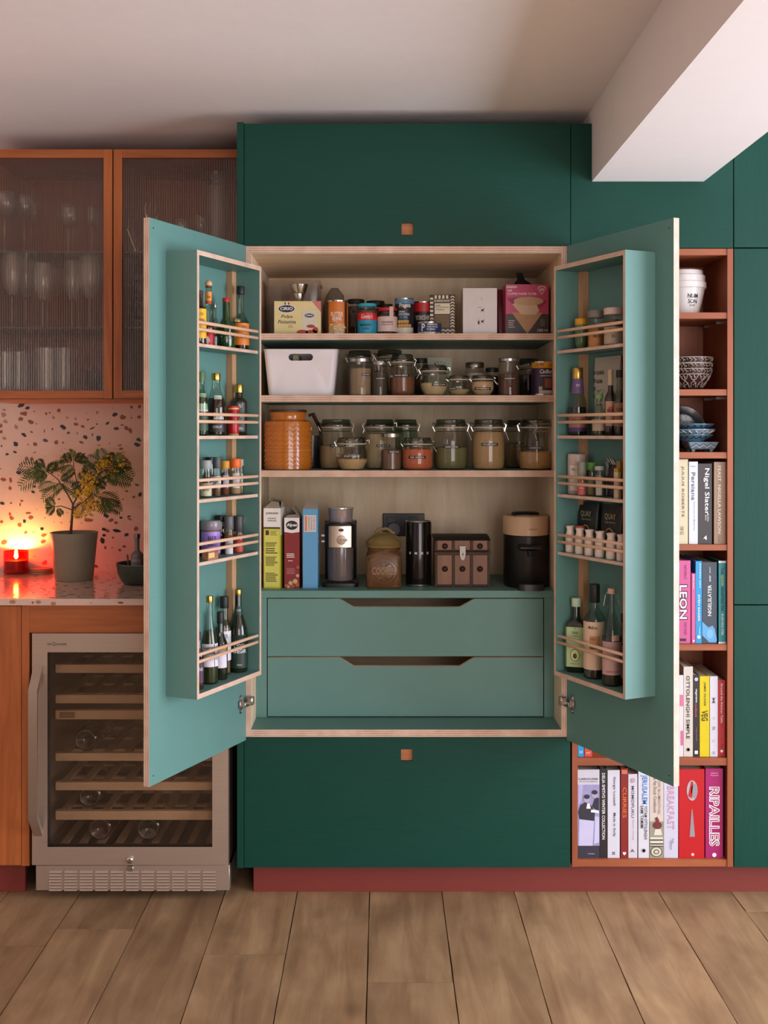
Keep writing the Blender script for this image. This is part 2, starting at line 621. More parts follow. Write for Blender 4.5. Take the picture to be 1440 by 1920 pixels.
def hole_panel(g, x0, x1, y0, y1, z0, z1, hx0, hx1, hz0, hz1, m, mi_):
    """board with a rectangular hole through it"""
    O = [(x0, z0), (x1, z0), (x1, z1), (x0, z1)]
    I = [(hx0, hz0), (hx1, hz0), (hx1, hz1), (hx0, hz1)]
    V = {}
    for nm, P in (('O', O), ('I', I)):
        for y in (y0, y1):
            V[nm, y] = [g.bm.verts.new((p[0], y, p[1])) for p in P]
    for i in range(4):
        j = (i + 1) % 4
        g.face([V['O', y0][i], V['O', y0][j], V['I', y0][j], V['I', y0][i]], m)
        g.face([V['O', y1][i], V['O', y1][j], V['I', y1][j], V['I', y1][i]], m)
        g.face([V['O', y0][i], V['O', y0][j], V['O', y1][j], V['O', y1][i]], m)
        g.face([V['I', y0][i], V['I', y0][j], V['I', y1][j], V['I', y1][i]], mi_)

# ---- plinths
g = G(); g.box((wx(475, .05), .052, 0), (1.70, .07, .096), m_red, bev=.001)
struct(g.obj('baseboard_back'))
g = G(); g.box((-1.9, .052, 0), (wx(47, .05), .07, .10), m_red, bev=.001)
struct(g.obj('baseboard_left'))

# ---- tall end panel between the wood and the green runs
g = G(); g.box((wx(444.5, 0), -.004, .095), (wx(457.3, 0), .598, wz(229.5, 0)), m_greenv, bev=.001)
tag(g.obj('end_panel'), 'narrow full-height dark green end panel beside the wine cooler', 'panel')

# ---- cupboard over the pantry
PX0, PX1 = wx(458.3, 0), wx(1069.3, 0)
t = thing('overhead_cupboard', 'wide dark green cupboard above the open pantry with a square finger pull', 'cupboard', (0, 0, 0))
g = G(); g.box((PX0 + .001, .02, 2.003), (PX1, .597, 2.372), m_green)
g.obj('carcass', t)
hx, hz = wx(764, 0), wz(429, 0)
g = G(); hole_panel(g, PX0, PX1, 0, .018, 2.0015, 2.375, hx - .018, hx + .018, hz - .018, hz + .018, m_green, m_green)
p = g.obj('door', t)
g = G(); g.box((hx - .019, .010, hz - .019), (hx + .019, .019, hz + .019), m_pull)
g.obj('finger_pull', p)

# ---- deep drawer under the pantry
t = thing('base_drawer_unit', 'wide dark green drawer unit below the open pantry with a square finger pull', 'drawer unit')
g = G(); g.box((PX0 + .001, .02, .097), (PX1, .597, .492), m_green)
g.obj('carcass', t)
hx, hz = wx(763, 0), wz(1416, 0)
g = G(); hole_panel(g, PX0, PX1, 0, .018, .0955, .4935, hx - .018, hx + .018, hz - .018, hz + .018, m_green, m_green)
p = g.obj('drawer_front', t)
g = G(); g.box((hx - .019, .010, hz - .019), (hx + .019, .019, hz + .019), m_pull)
g.obj('finger_pull', p)

# ---- cupboard over the bookcase, notched round the beam
t = thing('notched_cupboard', 'dark green cupboard above the bookcase, notched around the white beam', 'cupboard')
x0, x1 = wx(1070.7, 0), wx(1374.5, 0)
nx0, nx1, nz = BX0 - .001, BX1 + .001, BZ - .001
poly = [(x0, 1.994), (x1, 1.994), (x1, 2.375), (nx1, 2.375), (nx1, nz), (nx0, nz), (nx0, 2.375), (x0, 2.375)]
g = G(); g.prism(poly, 'y', 0, .018, m_green)
g.obj('door', t)
g = G(); g.box((x0, .02, 1.996), (x1, .597, BZ - .006), m_green)
g.obj('carcass', t)

# ---- tall cupboard at the right
t = thing('tall_cupboard', 'full-height dark green cupboard beside the bookcase with three stacked doors', 'cupboard')
x0, x1 = wx(1376.3, 0), 1.69
g = G(); g.box((x0 + .002, .02, .098), (x1, .597, 2.372), m_green)
g.obj('carcass', t)
for za, zb in ((.0955, wz(1135, 0)), (wz(1133.3, 0), wz(466, 0)), (wz(464, 0), 2.375)):
    g = G(); g.box((x0, 0, za), (x1, .018, zb), m_greenv, bev=.0008)
    g.obj('door', t)

# ================================================================== pantry
IX0, IX1 = wx(470, 0), wx(1053, 0)
OX0, OX1 = IX0 - .018, IX1 + .018
BACK = .563
SET = .15
ZB, ZT = .4945, 2.0005
pantry = thing('pantry_cupboard', 'open plywood pantry with sage green racks on both doors', 'pantry', (0, 0, ZB))
def pobj(g, name, parent=None):
    bmesh.ops.translate(g.bm, verts=g.bm.verts, vec=(0, 0, -ZB))
    return g.obj(name, parent or pantry)
for a, b in ((OX0, IX0), (IX1, OX1)):
    g = G(); g.box((a, .004, ZB), (b, BACK + .012, ZT), m_birch, {'-y': plyx})
    pobj(g, 'side_panel')
g = G(); g.box((IX0, .004, wz(475, .004)), (IX1, BACK + .012, ZT), m_birchx, {'-y': plyz}); pobj(g, 'top_panel')
g = G(); g.box((IX0, .004, ZB), (IX1, BACK + .012, wz(1368, .004)), m_birchx, {'-y': plyz, '+z': m_sage}); pobj(g, 'base_panel')
g = G(); g.box((IX0, BACK, wz(1368, .004)), (IX1, BACK + .012, wz(475, .004)), m_birch); pobj(g, 'back_panel')
Z1, Z2, Z3, ZC = wz(625, SET), wz(741, SET), wz(882, SET), wz(1107.5, SET)
for za, th in ((Z1, .021), (Z2, .022), (Z3, .021)):
    g = G(); g.box((IX0, SET, za - th), (IX1, BACK, za), m_sage, {'-y': plyz}); pobj(g, 'shelf')
g = G(); g.box((IX0, SET, ZC - .0235), (IX1, BACK, ZC), m_sage, bev=.0008); pobj(g, 'counter')
ZL = wz(1368, .004)
dx0, dx1 = wx(502, SET), wx(1018.5, SET)
for a, b in ((IX0, dx0 - .003), (dx1 + .003, IX1)):
    g = G(); g.box((a, SET, ZL), (b, SET + .018, ZC - .0235), m_sage, bev=.0008); pobj(g, 'filler_strip')
m_drawin = m_birchx
for ya, yb, yc in ((1123, 1230.5, 1138.5), (1233, 1343, 1249.5)):
    zt, zb, zc = wz(ya, SET), wz(yb, SET), wz(yc, SET)
    c = [wx(v, SET) for v in (637, 663, 862, 889)]
    g = G(); g.prism([(dx0, zb), (dx1, zb), (dx1, zt), (c[3], zt), (c[2], zc), (c[1], zc), (c[0], zt), (dx0, zt)], 'y', SET, SET + .018, m_sage, m_drawin)
    p = pobj(g, 'drawer')
    g = G()
    a, b, y0, y1, z0, z1 = dx0 + .012, dx1 - .012, SET + .0185, BACK - .03, zb + .01, zt - .028
    g.box((a, y0, z0), (b, y1, z0 + .008), m_drawin)
    g.box((a, y0, z0), (a + .012, y1, z1), m_drawin); g.box((b - .012, y0, z0), (b, y1, z1), m_drawin)
    g.box((a, y1 - .012, z0), (b, y1, z1), m_drawin)
    pobj(g, 'drawer_box', p)

# ---- doors with racks
W = .5
HLX, HRX = wx(461, 0), wx(1063, 0)
AL = math.radians(66.2)
AR = math.radians(-65.2)
m_railw = wood((204, 160, 128), (230, 192, 162), 'x', .5, 50, 'beech_rail')
m_batten = wood((176, 130, 92), (206, 160, 120), 'z', .55, 50, 'pine_batten')
RU0, RU1, RA = .079, .4225, .0995
RZ0, RZ1 = .711, 1.92
SHZ = [RZ0 + .013, 1.0765, 1.2470, 1.4195, 1.6700]     # standing heights, bottom to top
RAIL = [(.104, .085), (.050, .030), (.052, .032), (.059, .039), (.057, .038)]
DOORS = {}
for side, sg, hxx, ang in (('left', -1, HLX, AL), ('right', 1, HRX, AR)):
    def bx(g, u0, u1, a0, a1, z0, z1, m, fm=None, bev=0):
        xs = sorted((sg * u0, sg * u1))
        g.box((xs[0], -a1, z0 - ZB), (xs[1], -a0, z1 - ZB), m, fm, bev)
    g = G()
    bx(g, 0, W, -.018, 0, .4860, 2.0005, m_green, {'-y': m_sage, '-x': plyy, '+x': plyy, '+z': plyy, '-z': plyy})
    d = g.obj('door', pantry, (hxx, 0, 0), ang)
    DOORS[side] = d
    fmv = {'-y': ply('x', .0045)}
    fmh = {'-y': ply('z', .0045)}
    for u0, u1 in ((RU0, RU0 + .010), (RU1 - .010, RU1)):
        g = G(); bx(g, u0, u1, 0, RA, RZ0, RZ1, m_sage, fmv); g.obj('rack_side', d)
    for z0, z1, nm in ((RZ0, RZ0 + .013, 'rack_base'), (RZ1 - .013, RZ1, 'rack_top')):
        g = G(); bx(g, RU0 + .010, RU1 - .010, 0, RA, z0, z1, m_sage, fmh); g.obj(nm, d)
    for z in SHZ[1:]:
        g = G(); bx(g, RU0 + .010, RU1 - .010, 0, RA - .006, z - .009, z, m_sage, fmh); g.obj('rack_shelf', d)
    for z, (r0, r1) in zip(SHZ, RAIL):
        for rr in (r0, r1):
            g = G()
            zz = z + rr - ZB
            q = [(sg * (RU0 + .0105), -RA + .006, zz), (sg * (RU0 + .013), -RA + .006, zz), (sg * (RU1 - .013), -RA + .006, zz), (sg * (RU1 - .0105), -RA + .006, zz)]
            g.tube(q, [.003, .0046, .0046, .003], m_railw, 8)
            g.obj('rail', d)
    g = G(); bx(g, RU0 + .0105, RU0 + .034, .0005, .020, RZ0 + .0135, RZ1 - .0135, m_batten)
    # the batten is housed between the shelves
    for z in SHZ[1:]:
        pass
    g.obj('batten', d)
    # hinge
    zh = wz(1316, 0)
    g = G()
    bx(g, .030, .040, 0, .003, zh - .028, zh + .028, m_chrome)
    bx(g, .026, .046, .003, .008, zh - .012, zh + .012, m_chrome, None, .001)
    for q in (-.02, .02):
        g.lathe([(0, 0), (.004, 0), (.004, .002), (0, .002)], m_steel, 8, (sg * .035, -.004, zh - ZB + q))
    bx(g, .000, .034, .006, .018, zh - .009, zh + .007, m_chrome, None, .001)
    bx(g, -.004, .014, .010, .030, zh - .006, zh + .020, m_steel, None, .003)
    h = g.obj('hinge', d)
    # screw caps near the free corners
    for zz in (2.0005 - .025, .486 + .025):
        g = G(); bx(g, W - .020, W - .016, 0, .0008, zz - .002, zz + .002, m_chrome); g.obj('screw', d)
    if side == 'left':
        g = G(); bx(g, .425, .499, 0, .0008, wz(1178, -.42), wz(1120, -.42), m_sage, None, .0004); g.obj('infill_plate', d)

# ================================================================== bookcase
BKX0, BKX1 = wx(1072.5, 0), wx(1374.2, 0)
BKI0, BKI1 = wx(1083, 0), wx(1363.5, 0)
BKB = .26
bk = thing('bookcase', 'tall cherry wood bookcase of cookbooks and crockery beside the pantry', 'bookcase', (0, 0, .0985))
def bobj(g, name):
    bmesh.ops.translate(g.bm, verts=g.bm.verts, vec=(0, 0, -.0985))
    return g.obj(name, bk)
zt, zb = wz(466.5, 0), .0985
for a, b in ((BKX0, BKI0), (BKI1, BKX1)):
    g = G(); g.box((a, -.002, zb), (b, BKB + .01, zt), m_oakin, {'-y': m_oakbz}, bev=0); bobj(g, 'side_panel')
g = G(); g.box((BKI0, BKB, zb), (BKI1, BKB + .01, zt), m_oakin); bobj(g, 'back_panel')
BKS = {}
for nm, ya, yb in (('top', 466.5, 478.5), ('a', 586, 597.5), ('b', 730, 741.5), ('c', 848, 859.5), ('d', 1021, 1032), ('e', 1208, 1219.5), ('f', 1421, 1435), ('g', 1611.5, 1624.5)):
    z1, z0 = wz(ya, .002), wz(yb, .002)
    g = G(); g.box((BKI0, .001, z0), (BKI1, BKB, z1), m_oakin, {'-y': m_oakb, '+z': m_oakb}); bobj(g, {'top': 'top_panel', 'g': 'base_panel'}.get(nm, 'shelf'))
    BKS[nm] = z1
# little shelf pegs under the upper shelves
for nm in ('a', 'b'):
    for yy in (.07, .2):
        g = G(); g.box((BKI1 - .012, yy, BKS[nm] - .0285), (BKI1, yy + .008, BKS[nm] - .0205), m_chrome); bobj(g, 'shelf_peg')

# ================================================================== left side: base units, worktop, splashback, wall units
WT = .921
t = thing('base_cabinet', 'orange-brown wooden base cabinet with a plain door beside the wine cooler', 'cabinet', (0, 0, .1))
xr = wx(40.5, 0)
g = G(); g.box((-1.9, .02, 0), (xr - .001, .58, WT - .022 - .1), m_iroko); g.obj('carcass', t)
g = G(); g.box((-1.72, 0, .002), (xr - .0015, .018, WT - .024 - .1), m_iroko, bev=.0008); g.obj('door', t)
t = thing('appliance_surround', 'orange-brown wooden surround framing the top and side of the wine cooler', 'surround', (0, 0, .1))
xe = wx(444.5, 0)
g = G(); g.box((xr, 0, 0), (wx(55, 0), .58, WT - .0215 - .1), m_iroko, bev=.0008); g.obj('side_panel', t)
g = G(); g.box((wx(55, 0), 0, wz(1186.5, 0) - .1), (xe, .018, WT - .0215 - .1), m_irokox, bev=.0005); g.obj('top_rail', t)
g = G(); g.box((wx(55, 0), .570, 0), (xe, .58, wz(1186.5, 0) - .1), m_iroko); g.obj('back_panel', t)

m_terr = mat((224, 192, 174), .3, var=.05, scale=(14, 14, 14), name='terrazzo_matrix', coat=.2)
m_terrt = mat((224, 192, 174), .12, var=.05, scale=(14, 14, 14), name='terrazzo_matrix_polished', coat=.5)
m_chip = {'k': mat((44, 46, 48), .3, name='chip_charcoal'), 'b': mat((142, 84, 54), .3, name='chip_brown'), 'p': mat((176, 128, 104), .3, name='chip_tan'),
          'g': mat((84, 86, 74), .3, name='chip_grey_green'), 'r': mat((168, 70, 52), .3, name='chip_terracotta'), 'c': mat((200, 178, 160), .3, name='chip_pale')}
g = G(); g.box((-1.9, .648, WT), (xe, .6595, 1.533), m_terr)
splash = tag(g.obj('splashback'), 'pink terrazzo splashback with brown and black chips behind the plant', 'splashback')
CH7 = """205,103,80,40,k 265,128,50,30,k 35,195,60,50,p 40,145,40,25,p 228,183,80,55,b 330,160,30,12,b 200,235,55,45,b 50,258,55,40,p 295,262,65,45,b 157,312,35,50,p 10,300,30,50,b 10,357,35,45,b 350,280,20,30,p 445,183,22,28,b 480,175,22,12,k 565,150,45,40,b 515,222,35,30,p 648,222,25,30,p 728,233,26,30,p 733,284,55,35,b 800,308,45,30,b 850,240,28,18,b 890,323,60,14,k 605,312,70,50,k 660,370,40,28,g 745,372,12,25,b 505,332,14,25,k 428,352,15,38,b 230,388,65,35,k 152,478,52,60,k 440,443,65,35,g 543,462,45,45,b 338,475,50,45,b 825,410,50,42,k 785,460,55,25,b 950,422,55,55,k 938,172,30,35,p 1108,192,55,40,k 1183,220,70,50,b 1035,278,48,25,k 1120,330,55,35,k 1217,322,45,48,b 1257,345,45,55,b 1270,120,28,35,b 1345,113,35,40,b 1343,215,40,35,b 1335,435,60,40,k 1320,480,70,40,k 1180,293,40,20,b 890,385,18,38,b 933,284,18,14,k 40,420,45,35,p 145,553,45,22,k 70,575,42,22,k 15,495,20,20,k 335,558,30,12,b 255,618,35,45,b 305,620,35,45,b 815,570,20,14,k 1155,488,45,22,b 1170,523,40,32,b"""
CH8 = """180,445,50,40,k 35,510,60,40,r 103,515,32,55,r 98,595,40,38,r 318,630,45,28,k 330,578,40,30,k 25,740,50,30,k 195,750,12,40,k 113,882,52,40,b 298,877,50,42,b 190,950,45,45,b 15,918,35,35,b 235,912,35,38,k 250,1020,40,35,b 405,985,40,38,k 45,1110,72,48,r 415,1110,62,40,r 425,1045,70,35,b 432,1310,65,48,r 275,833,55,25,b 95,840,30,35,r 850,903,100,38,b 750,868,60,28,b 1025,858,65,38,k 1070,903,48,38,b 1120,928,48,28,b 1165,878,45,25,k 1243,865,38,20,k 1250,893,48,22,b 1000,988,48,28,k 1032,1005,60,32,b 1125,1003,95,35,k 1005,1048,42,30,k 985,1100,48,65,k 1015,1165,25,45,b 1220,1043,55,38,k 1313,985,60,48,b 1155,1190,40,28,b 1198,1155,42,25,b 1320,562,48,25,g 1222,622,36,20,b 1350,655,40,45,k 1290,677,28,30,b 925,1345,62,35,b 210,715,35,25,r 580,845,35,25,r"""
rc = random.Random(11)
def chip_poly(w_, h_, rot=None):
    n = rc.randint(5, 7)
    a = rot if rot is not None else rc.uniform(-.5, .5)
    pts = []
    for i in range(n):
        t = 2 * PI * (i + rc.uniform(-.28, .28)) / n
        k = rc.uniform(.78, 1.15)
        x, z = math.cos(t) * w_ / 2 * k, math.sin(t) * h_ / 2 * k
        pts.append((x * math.cos(a) - z * math.sin(a), x * math.sin(a) + z * math.cos(a)))
    return pts
def chip(parent, poly, axis, at_, lo, hi, m):
    g = G(); g.prism(poly, axis, lo, hi, m)
    g.obj('chip', parent, at_)
YS = .648
used = []
for data, oy in ((CH7, 740), (CH8, 800)):
    for e in data.split():
        cx, cy, cw, chh, k = e.split(',')
        px, py = float(cx) * .19444, oy + float(cy) * .19444
        s_ = S(YS)
        chip(splash, chip_poly(float(cw) * .19444 / s_, float(chh) * .19444 / s_), 'y', (wx(px, YS), YS, wz(py, YS)), -.0006, .001, m_chip[k])
        used.append((wx(px, YS), wz(py, YS)))
made = 0
for i in range(900):
    x = rc.uniform(-1.6, -.46); z = rc.uniform(WT + .01, 1.52)
    inside = wx(-5, YS) < x < wx(268, YS)
    if any(abs(x - a) < .024 and abs(z - b) < .022 for a, b in used):
        continue
    used.append((x, z))
    sz = rc.choice((.005, .007, .009)) if inside else rc.choice((.008, .012, .016, .02))
    chip(splash, chip_poly(sz * rc.uniform(.7, 1.5), sz * rc.uniform(.5, 1)), 'y', (x, YS, z), -.0006, .001, m_chip[rc.choice('ppcbb') if inside else rc.choice('kbbpr')])
    made += 1
    if made > 185:
        break

g = G(); g.box((-1.9, -.015, WT - .0205), (xe, .648, WT), m_terr, {'+z': m_terrt}, bev=.001)
work = tag(g.obj('worktop'), 'polished terrazzo worktop carrying the plant pot and the red candle', 'worktop')
for e in "120,1688,75,55,p 315,1697,25,25,b 370,1690,50,40,p 515,1705,60,40,p 1165,1697,60,25,b 700,1690,20,14,c 880,1700,24,14,p".split():
    cx, cy, cw, chh, k = e.split(',')
    px, py = float(cx) * .19444, 800 + float(cy) * .19444
    s_ = S(-.015)
    chip(work, chip_poly(float(cw) * .19 / s_, min(.013, float(chh) * .19 / s_), 0), 'y', (wx(px, -.015), -.015, min(WT - .008, wz(py, -.015))), -.0006, .001, m_chip[k])
used = []
for i in range(700):
    x = rc.uniform(-1.35, -.47); y = rc.uniform(-.008, .635)
    if any(abs(x - a) < .026 and abs(y - b) < .026 for a, b in used):
        continue
    used.append((x, y))
    sz = rc.choice((.007, .011, .016, .02))
    chip(work, chip_poly(sz * rc.uniform(.7, 1.4), sz * rc.uniform(.5, 1), rc.uniform(0, 3)), 'z', (x, y, WT), -.001, .0005, m_chip[rc.choice('kkbbbpr')])
    if len(used) > 270:
        break

# ---- wall units with reeded glass doors
UZ0, UZ1, UY = wz(748, .25), wz(280, .25), .25
m_uin = m_iroko
m_ushelf = glass((206, 222, 214), .08, .5, .03, 'shelf_glass')
WALLU = {}
for nm, x0, x1, lab in (('l', -1.322, wx(211.3, UY), 'wooden wall cabinet with reeded glass door, stemware and mugs showing behind'),
                        ('r', wx(211.8, UY), wx(444.5, 0) - .001, 'wooden wall cabinet with reeded glass door, stacked plates showing behind')):
    t = thing('wall_cabinet', lab, 'cabinet', (0, 0, UZ0))
    WALLU[nm] = (t, x0, x1)
    H = UZ1 - UZ0
    g = G(); g.box((x0, UY + .020, 0), (x0 + .016, .647, H), m_uin); g.obj('side_panel', t)
    g = G(); g.box((x1 - .016, UY + .020, 0), (x1, .647, H), m_uin); g.obj('side_panel', t)
    g = G(); g.box((x0 + .016, UY + .020, H - .016), (x1 - .016, .647, H), m_uin); g.obj('top_panel', t)
    g = G(); g.box((x0, UY + .006, -.006), (x1, .658, 0), m_irokox); g.obj('light_rail', t)
    g = G(); g.box((x0 + .016, UY + .020, 0), (x1 - .016, .647, .016), m_uin); g.obj('base_panel', t)
    g = G(); g.box((x0 + .016, .639, .016), (x1 - .016, .647, H - .016), m_uin); g.obj('back_panel', t)
    for py in (470.5, 613):
        z = wz(py, .275) - UZ0
        g = G(); g.box((x0 + .0165, .275, z - .006), (x1 - .0165, .630, z), m_ushelf); g.obj('glass_shelf', t)
    st = .0285
    g = G()
    a, b = x0 + .0016, x1 - .0016
    g.box((a, UY, .001), (a + st, UY + .019, H), m_iroko, bev=.0006); g.box((b - st, UY, .001), (b, UY + .019, H), m_iroko, bev=.0006)
    g.box((a + st, UY, .001), (b - st, UY + .019, .001 + .0265), m_irokox, bev=.0006); g.box((a + st, UY, H - .0275), (b - st, UY + .019, H), m_irokox, bev=.0006)
    p = g.obj('door', t)
    g = G()
    n = int((b - a - 2 * st) / .0078)
    xs, k = [], 6
    front, back = [], []
    for i in range(n * k + 1):
        x = a + st + (b - a - 2 * st) * i / (n * k)
        ph = (i % k) / k
        front.append((x, UY + .007 - .0021 * math.sin(PI * ph)))
        back.append((x, UY + .0105))
    g.prism(front + back[::-1], 'z', .0275, H - .0275, reeded())
    g.obj('glass_pane', p, sharp=60)

# ================================================================== builders for the things on the shelves
WHITE = mat((236, 230, 226), .5, name='white_print')
BLACK = mat((22, 20, 20), .45, name='black_print')
CREAM = mat((232, 220, 190), .5, name='cream_print')
GREY = mat((128, 126, 124), .5, name='grey_print')
m_wire = mat((205, 202, 196), .2, 1, name='clip_wire')
m_jar = glass((246, 245, 240), .05, .45, .02, 'jar_glass')
m_jarg = glass((206, 224, 208), .06, .6, .02, 'greenish_jar_glass')
m_lidg = glass((176, 182, 172), .14, .6, .04, 'moulded_glass_lid')
m_tape = mat((16, 15, 15), .35, name='embossing_tape')
m_lidm = mat((190, 186, 180), .25, 1, name='metal_lid')
m_tin = mat((196, 192, 186), .22, 1, name='tinplate')
m_rub = mat((206, 190, 168), .6, name='rubber_seal')

def place(px0, px1, ytop, Y, zb):
    s_ = S(Y)
    return wx((px0 + px1) / 2, Y), (px1 - px0) / s_, wz(ytop, Y) - zb

def tape(parent, r, z, word, ang=0, wfrac=1.0, h=.0085):
    aw = min(1.9, wfrac)
    l = wrap(parent, r, z - h / 2, z + h / 2, aw, m_tape, ang, 8)
    text(l, word, (ang * r, z), aw * r * .8, h * .5, WHITE, r=r + .0004, bold=.02, space=1.2)
    return l

def clip_jar(label, px0, px1, ytop, Y, zb, fill, col, word=None, bowl=False, rz=0, group=None, ang=0, tz=.5, tw=.9, glassm=None, clip=1, lidtint=None):
    x, w_, h = place(px0, px1, ytop, Y, zb)
    R = w_ / 2
    t = thing('clip_jar', label, 'jar', (x, Y, zb), rz, group)
    gm = glassm or m_jar
    lid_h = min(.026, h * .2)
    hb = h - lid_h
    rn = R * .88
    g = G()
    if bowl:
        prof = [(0, 0), (R * .62, 0), (R * .72, .003), (R * .93, hb * .28), (R, hb * .5), (R * .95, hb * .74), (rn, hb * .88), (rn, hb)]
    else:
        prof = [(0, 0), (R * .82, 0), (R * .92, .004), (R * .99, hb * .12), (R, hb * .3), (R, hb * .66), (R * .97, hb * .78), (rn, hb * .9), (rn, hb)]
    g.lathe(prof, gm, 28)
    b = g.obj('glass_body', t)
    if fill > 0:
        q = []
        for r_, z_ in prof[1:]:
            if z_ >= hb * fill:
                break
            q.append((max(.001, r_ - .0022), max(.002, z_ + .001)))
        # radius at the fill line
        for (ra, za), (rb, zb_) in zip(prof, prof[1:]):
            if za <= hb * fill <= zb_ and zb_ > za:
                rr = ra + (rb - ra) * (hb * fill - za) / (zb_ - za) - .0022
        g = G()
        q = [(0, .002)] + q + [(rr, hb * fill), (rr * .5, hb * fill + .004), (0, hb * fill + .002)]
        g.lathe(q, mat(tuple(min(255, int(v * 1.1) + 6) for v in col), .9, var=.22, scale=(60, 60, 60), bump=.6, bscale=14, name='dry_goods'), 24)
        g.obj('contents', t)
    g = G()
    g.lathe([(rn * 1.02, hb), (rn * 1.06, hb + lid_h * .12), (rn * 1.05, hb + lid_h * .35), (rn * .98, hb + lid_h * .5), (rn * .96, h - .003), (rn * .9, h), (rn * .5, h - .001), (0, h - .003)], lidtint or m_lidg, 28)
    g.obj('lid', t)
    g = G(); g.lathe([(rn * 1.0, hb - .002), (rn * 1.05, hb - .0015), (rn * 1.05, hb + .0015), (rn * 1.0, hb + .002)], m_rub, 28)
    g.obj('seal', t)
    g = G()
    for zz, rr in ((hb + lid_h * .42, rn * 1.07), (hb * .905, rn * 1.02)):
        g.tube([(rr * math.cos(2 * PI * i / 20), rr * math.sin(2 * PI * i / 20), zz) for i in range(20)], .0013, m_wire, 5, closed=True)
    for sx in ((1, -1) if clip else (1,)):
        xo = sx * rn * 1.08
        k = sx * .008
        if sx == clip or not clip:
            g.tube([(xo, -.008, hb * .905), (xo + k * .8, -.009, hb + lid_h * .3), (xo, -.008, hb + lid_h * .5)], .0013, m_wire, 5)
            g.tube([(xo, .008, hb * .905), (xo + k * .8, .009, hb + lid_h * .3), (xo, .008, hb + lid_h * .5)], .0013, m_wire, 5)
            g.tube([(xo + k * .3, -.009, hb * .92), (xo + k * 1.6, -.011, hb * .70), (xo + k * 1.6, .011, hb * .70), (xo + k * .3, .009, hb * .92)], .0013, m_wire, 5)
        else:
            g.tube([(xo - k * .2, -.007, hb * .905), (xo + k * .7, -.007, hb + lid_h * .1), (xo + k * .7, -.007, hb + lid_h * .6), (xo - k * .3, -.007, hb + lid_h * .5)], .0013, m_wire, 5)
            g.tube([(xo - k * .2, .007, hb * .905), (xo + k * .7, .007, hb + lid_h * .1), (xo + k * .7, .007, hb + lid_h * .6), (xo - k * .3, .007, hb + lid_h * .5)], .0013, m_wire, 5)
    g.obj('wire_clip', t)
    if word:
        rz_ = R if not bowl else R * .985
        tape(t, rz_, hb * tz, word, ang, tw)
    return t

def screw_jar(label, px0, px1, ytop, Y, zb, fill, col, lid=(190, 186, 180), lid_metal=1, word=None, ang=0, tz=.5, lid_h=.014, rz=0, name='storage_jar', paper=None, group=None, tw=.9, loc=None, shoulder=.9, lidr=.97, glassm=None, texts=()):
    if loc:
        x, Y_, w_, h = loc
    else:
        x, w_, h = place(px0, px1, ytop, Y, zb); Y_ = Y
    R = w_ / 2
    t = thing(name, label, 'jar', (x, Y_, zb), rz, group)
    hb = h - lid_h
    g = G()
    prof = [(0, 0), (R * .9, 0), (R, .003), (R, hb * .86), (R * shoulder, hb * .97), (R * shoulder, hb)]
    g.lathe(prof, glassm or m_jar, 24)
    g.obj('glass_body', t)
    if fill:
        g = G(); g.lathe([(0, .002), (R * .9 - .001, .002), (R - .002, .005), (R - .002, hb * fill), (R * .5, hb * fill + .003), (0, hb * fill)], mat(tuple(min(255, int(v * 1.1) + 6) for v in col), .9, var=.22, scale=(60, 60, 60), bump=.5, bscale=14, name='dry_goods'), 20)
        g.obj('contents', t)
    g = G()
    lr = R * lidr
    g.lathe([(lr * .96, hb - .001), (lr, hb), (lr, h - .002), (lr * .95, h), (0, h)], mat(lid, .3 if lid_metal else .45, lid_metal, name='jar_lid'), 24)
    g.obj('lid', t)
    if word:
        tape(t, R, hb * tz, word, ang, tw)
    if paper:
        z0, z1, aw, pc = paper
        l = wrap(t, R, hb * z0, hb * z1, aw, mat(pc, .5, name='paper_label'), ang, 12)
        for s_, zc, wd, hh, tc in texts:
            text(l, s_, (ang * R, hb * zc), wd * R, hh * hb, mat(tc, .5), r=R + .0004)
    return t

def can(label, px0, px1, ytop, Y, zb, col, cat='can', name='food_can', bands=(), texts=(), rz=0, rim=True, loc=None):
    x, w_, h = place(px0, px1, ytop, Y, zb)
    R = w_ / 2
    t = thing(name, label, cat, (x, Y, zb), rz)
    g = G()
    g.lathe([(0, .002), (R * .93, .002), (R * .96, 0), (R, .001), (R, .004), (R * .975, .006), (R * .975, h - .006), (R, h - .004), (R, h - .001), (R * .96, h), (R * .92, h - .003), (0, h - .003)], m_tin, 28)
    b = g.obj('tin', t)
    g = G(); g.lathe([(R * .978, .006), (R * .98, .007), (R * .98, h - .007), (R * .978, h - .006)], mat(col, .4, name='can_wrapper'), 28)
    l = g.obj('label', t)
    for z0, z1, aw, pc, a in bands:
        wrap(l, R * .98, z0 * h, z1 * h, aw, mat(pc, .4, name='can_print'), a, 12, name='print')
    for s_, a, zc, wd, hh, tc, sh in texts:
        text(l, s_, (a * R, zc * h), wd * R, hh * h, mat(tc, .5), r=R * .98 + .0005, shear=sh, bold=.02)
    return t, R, h

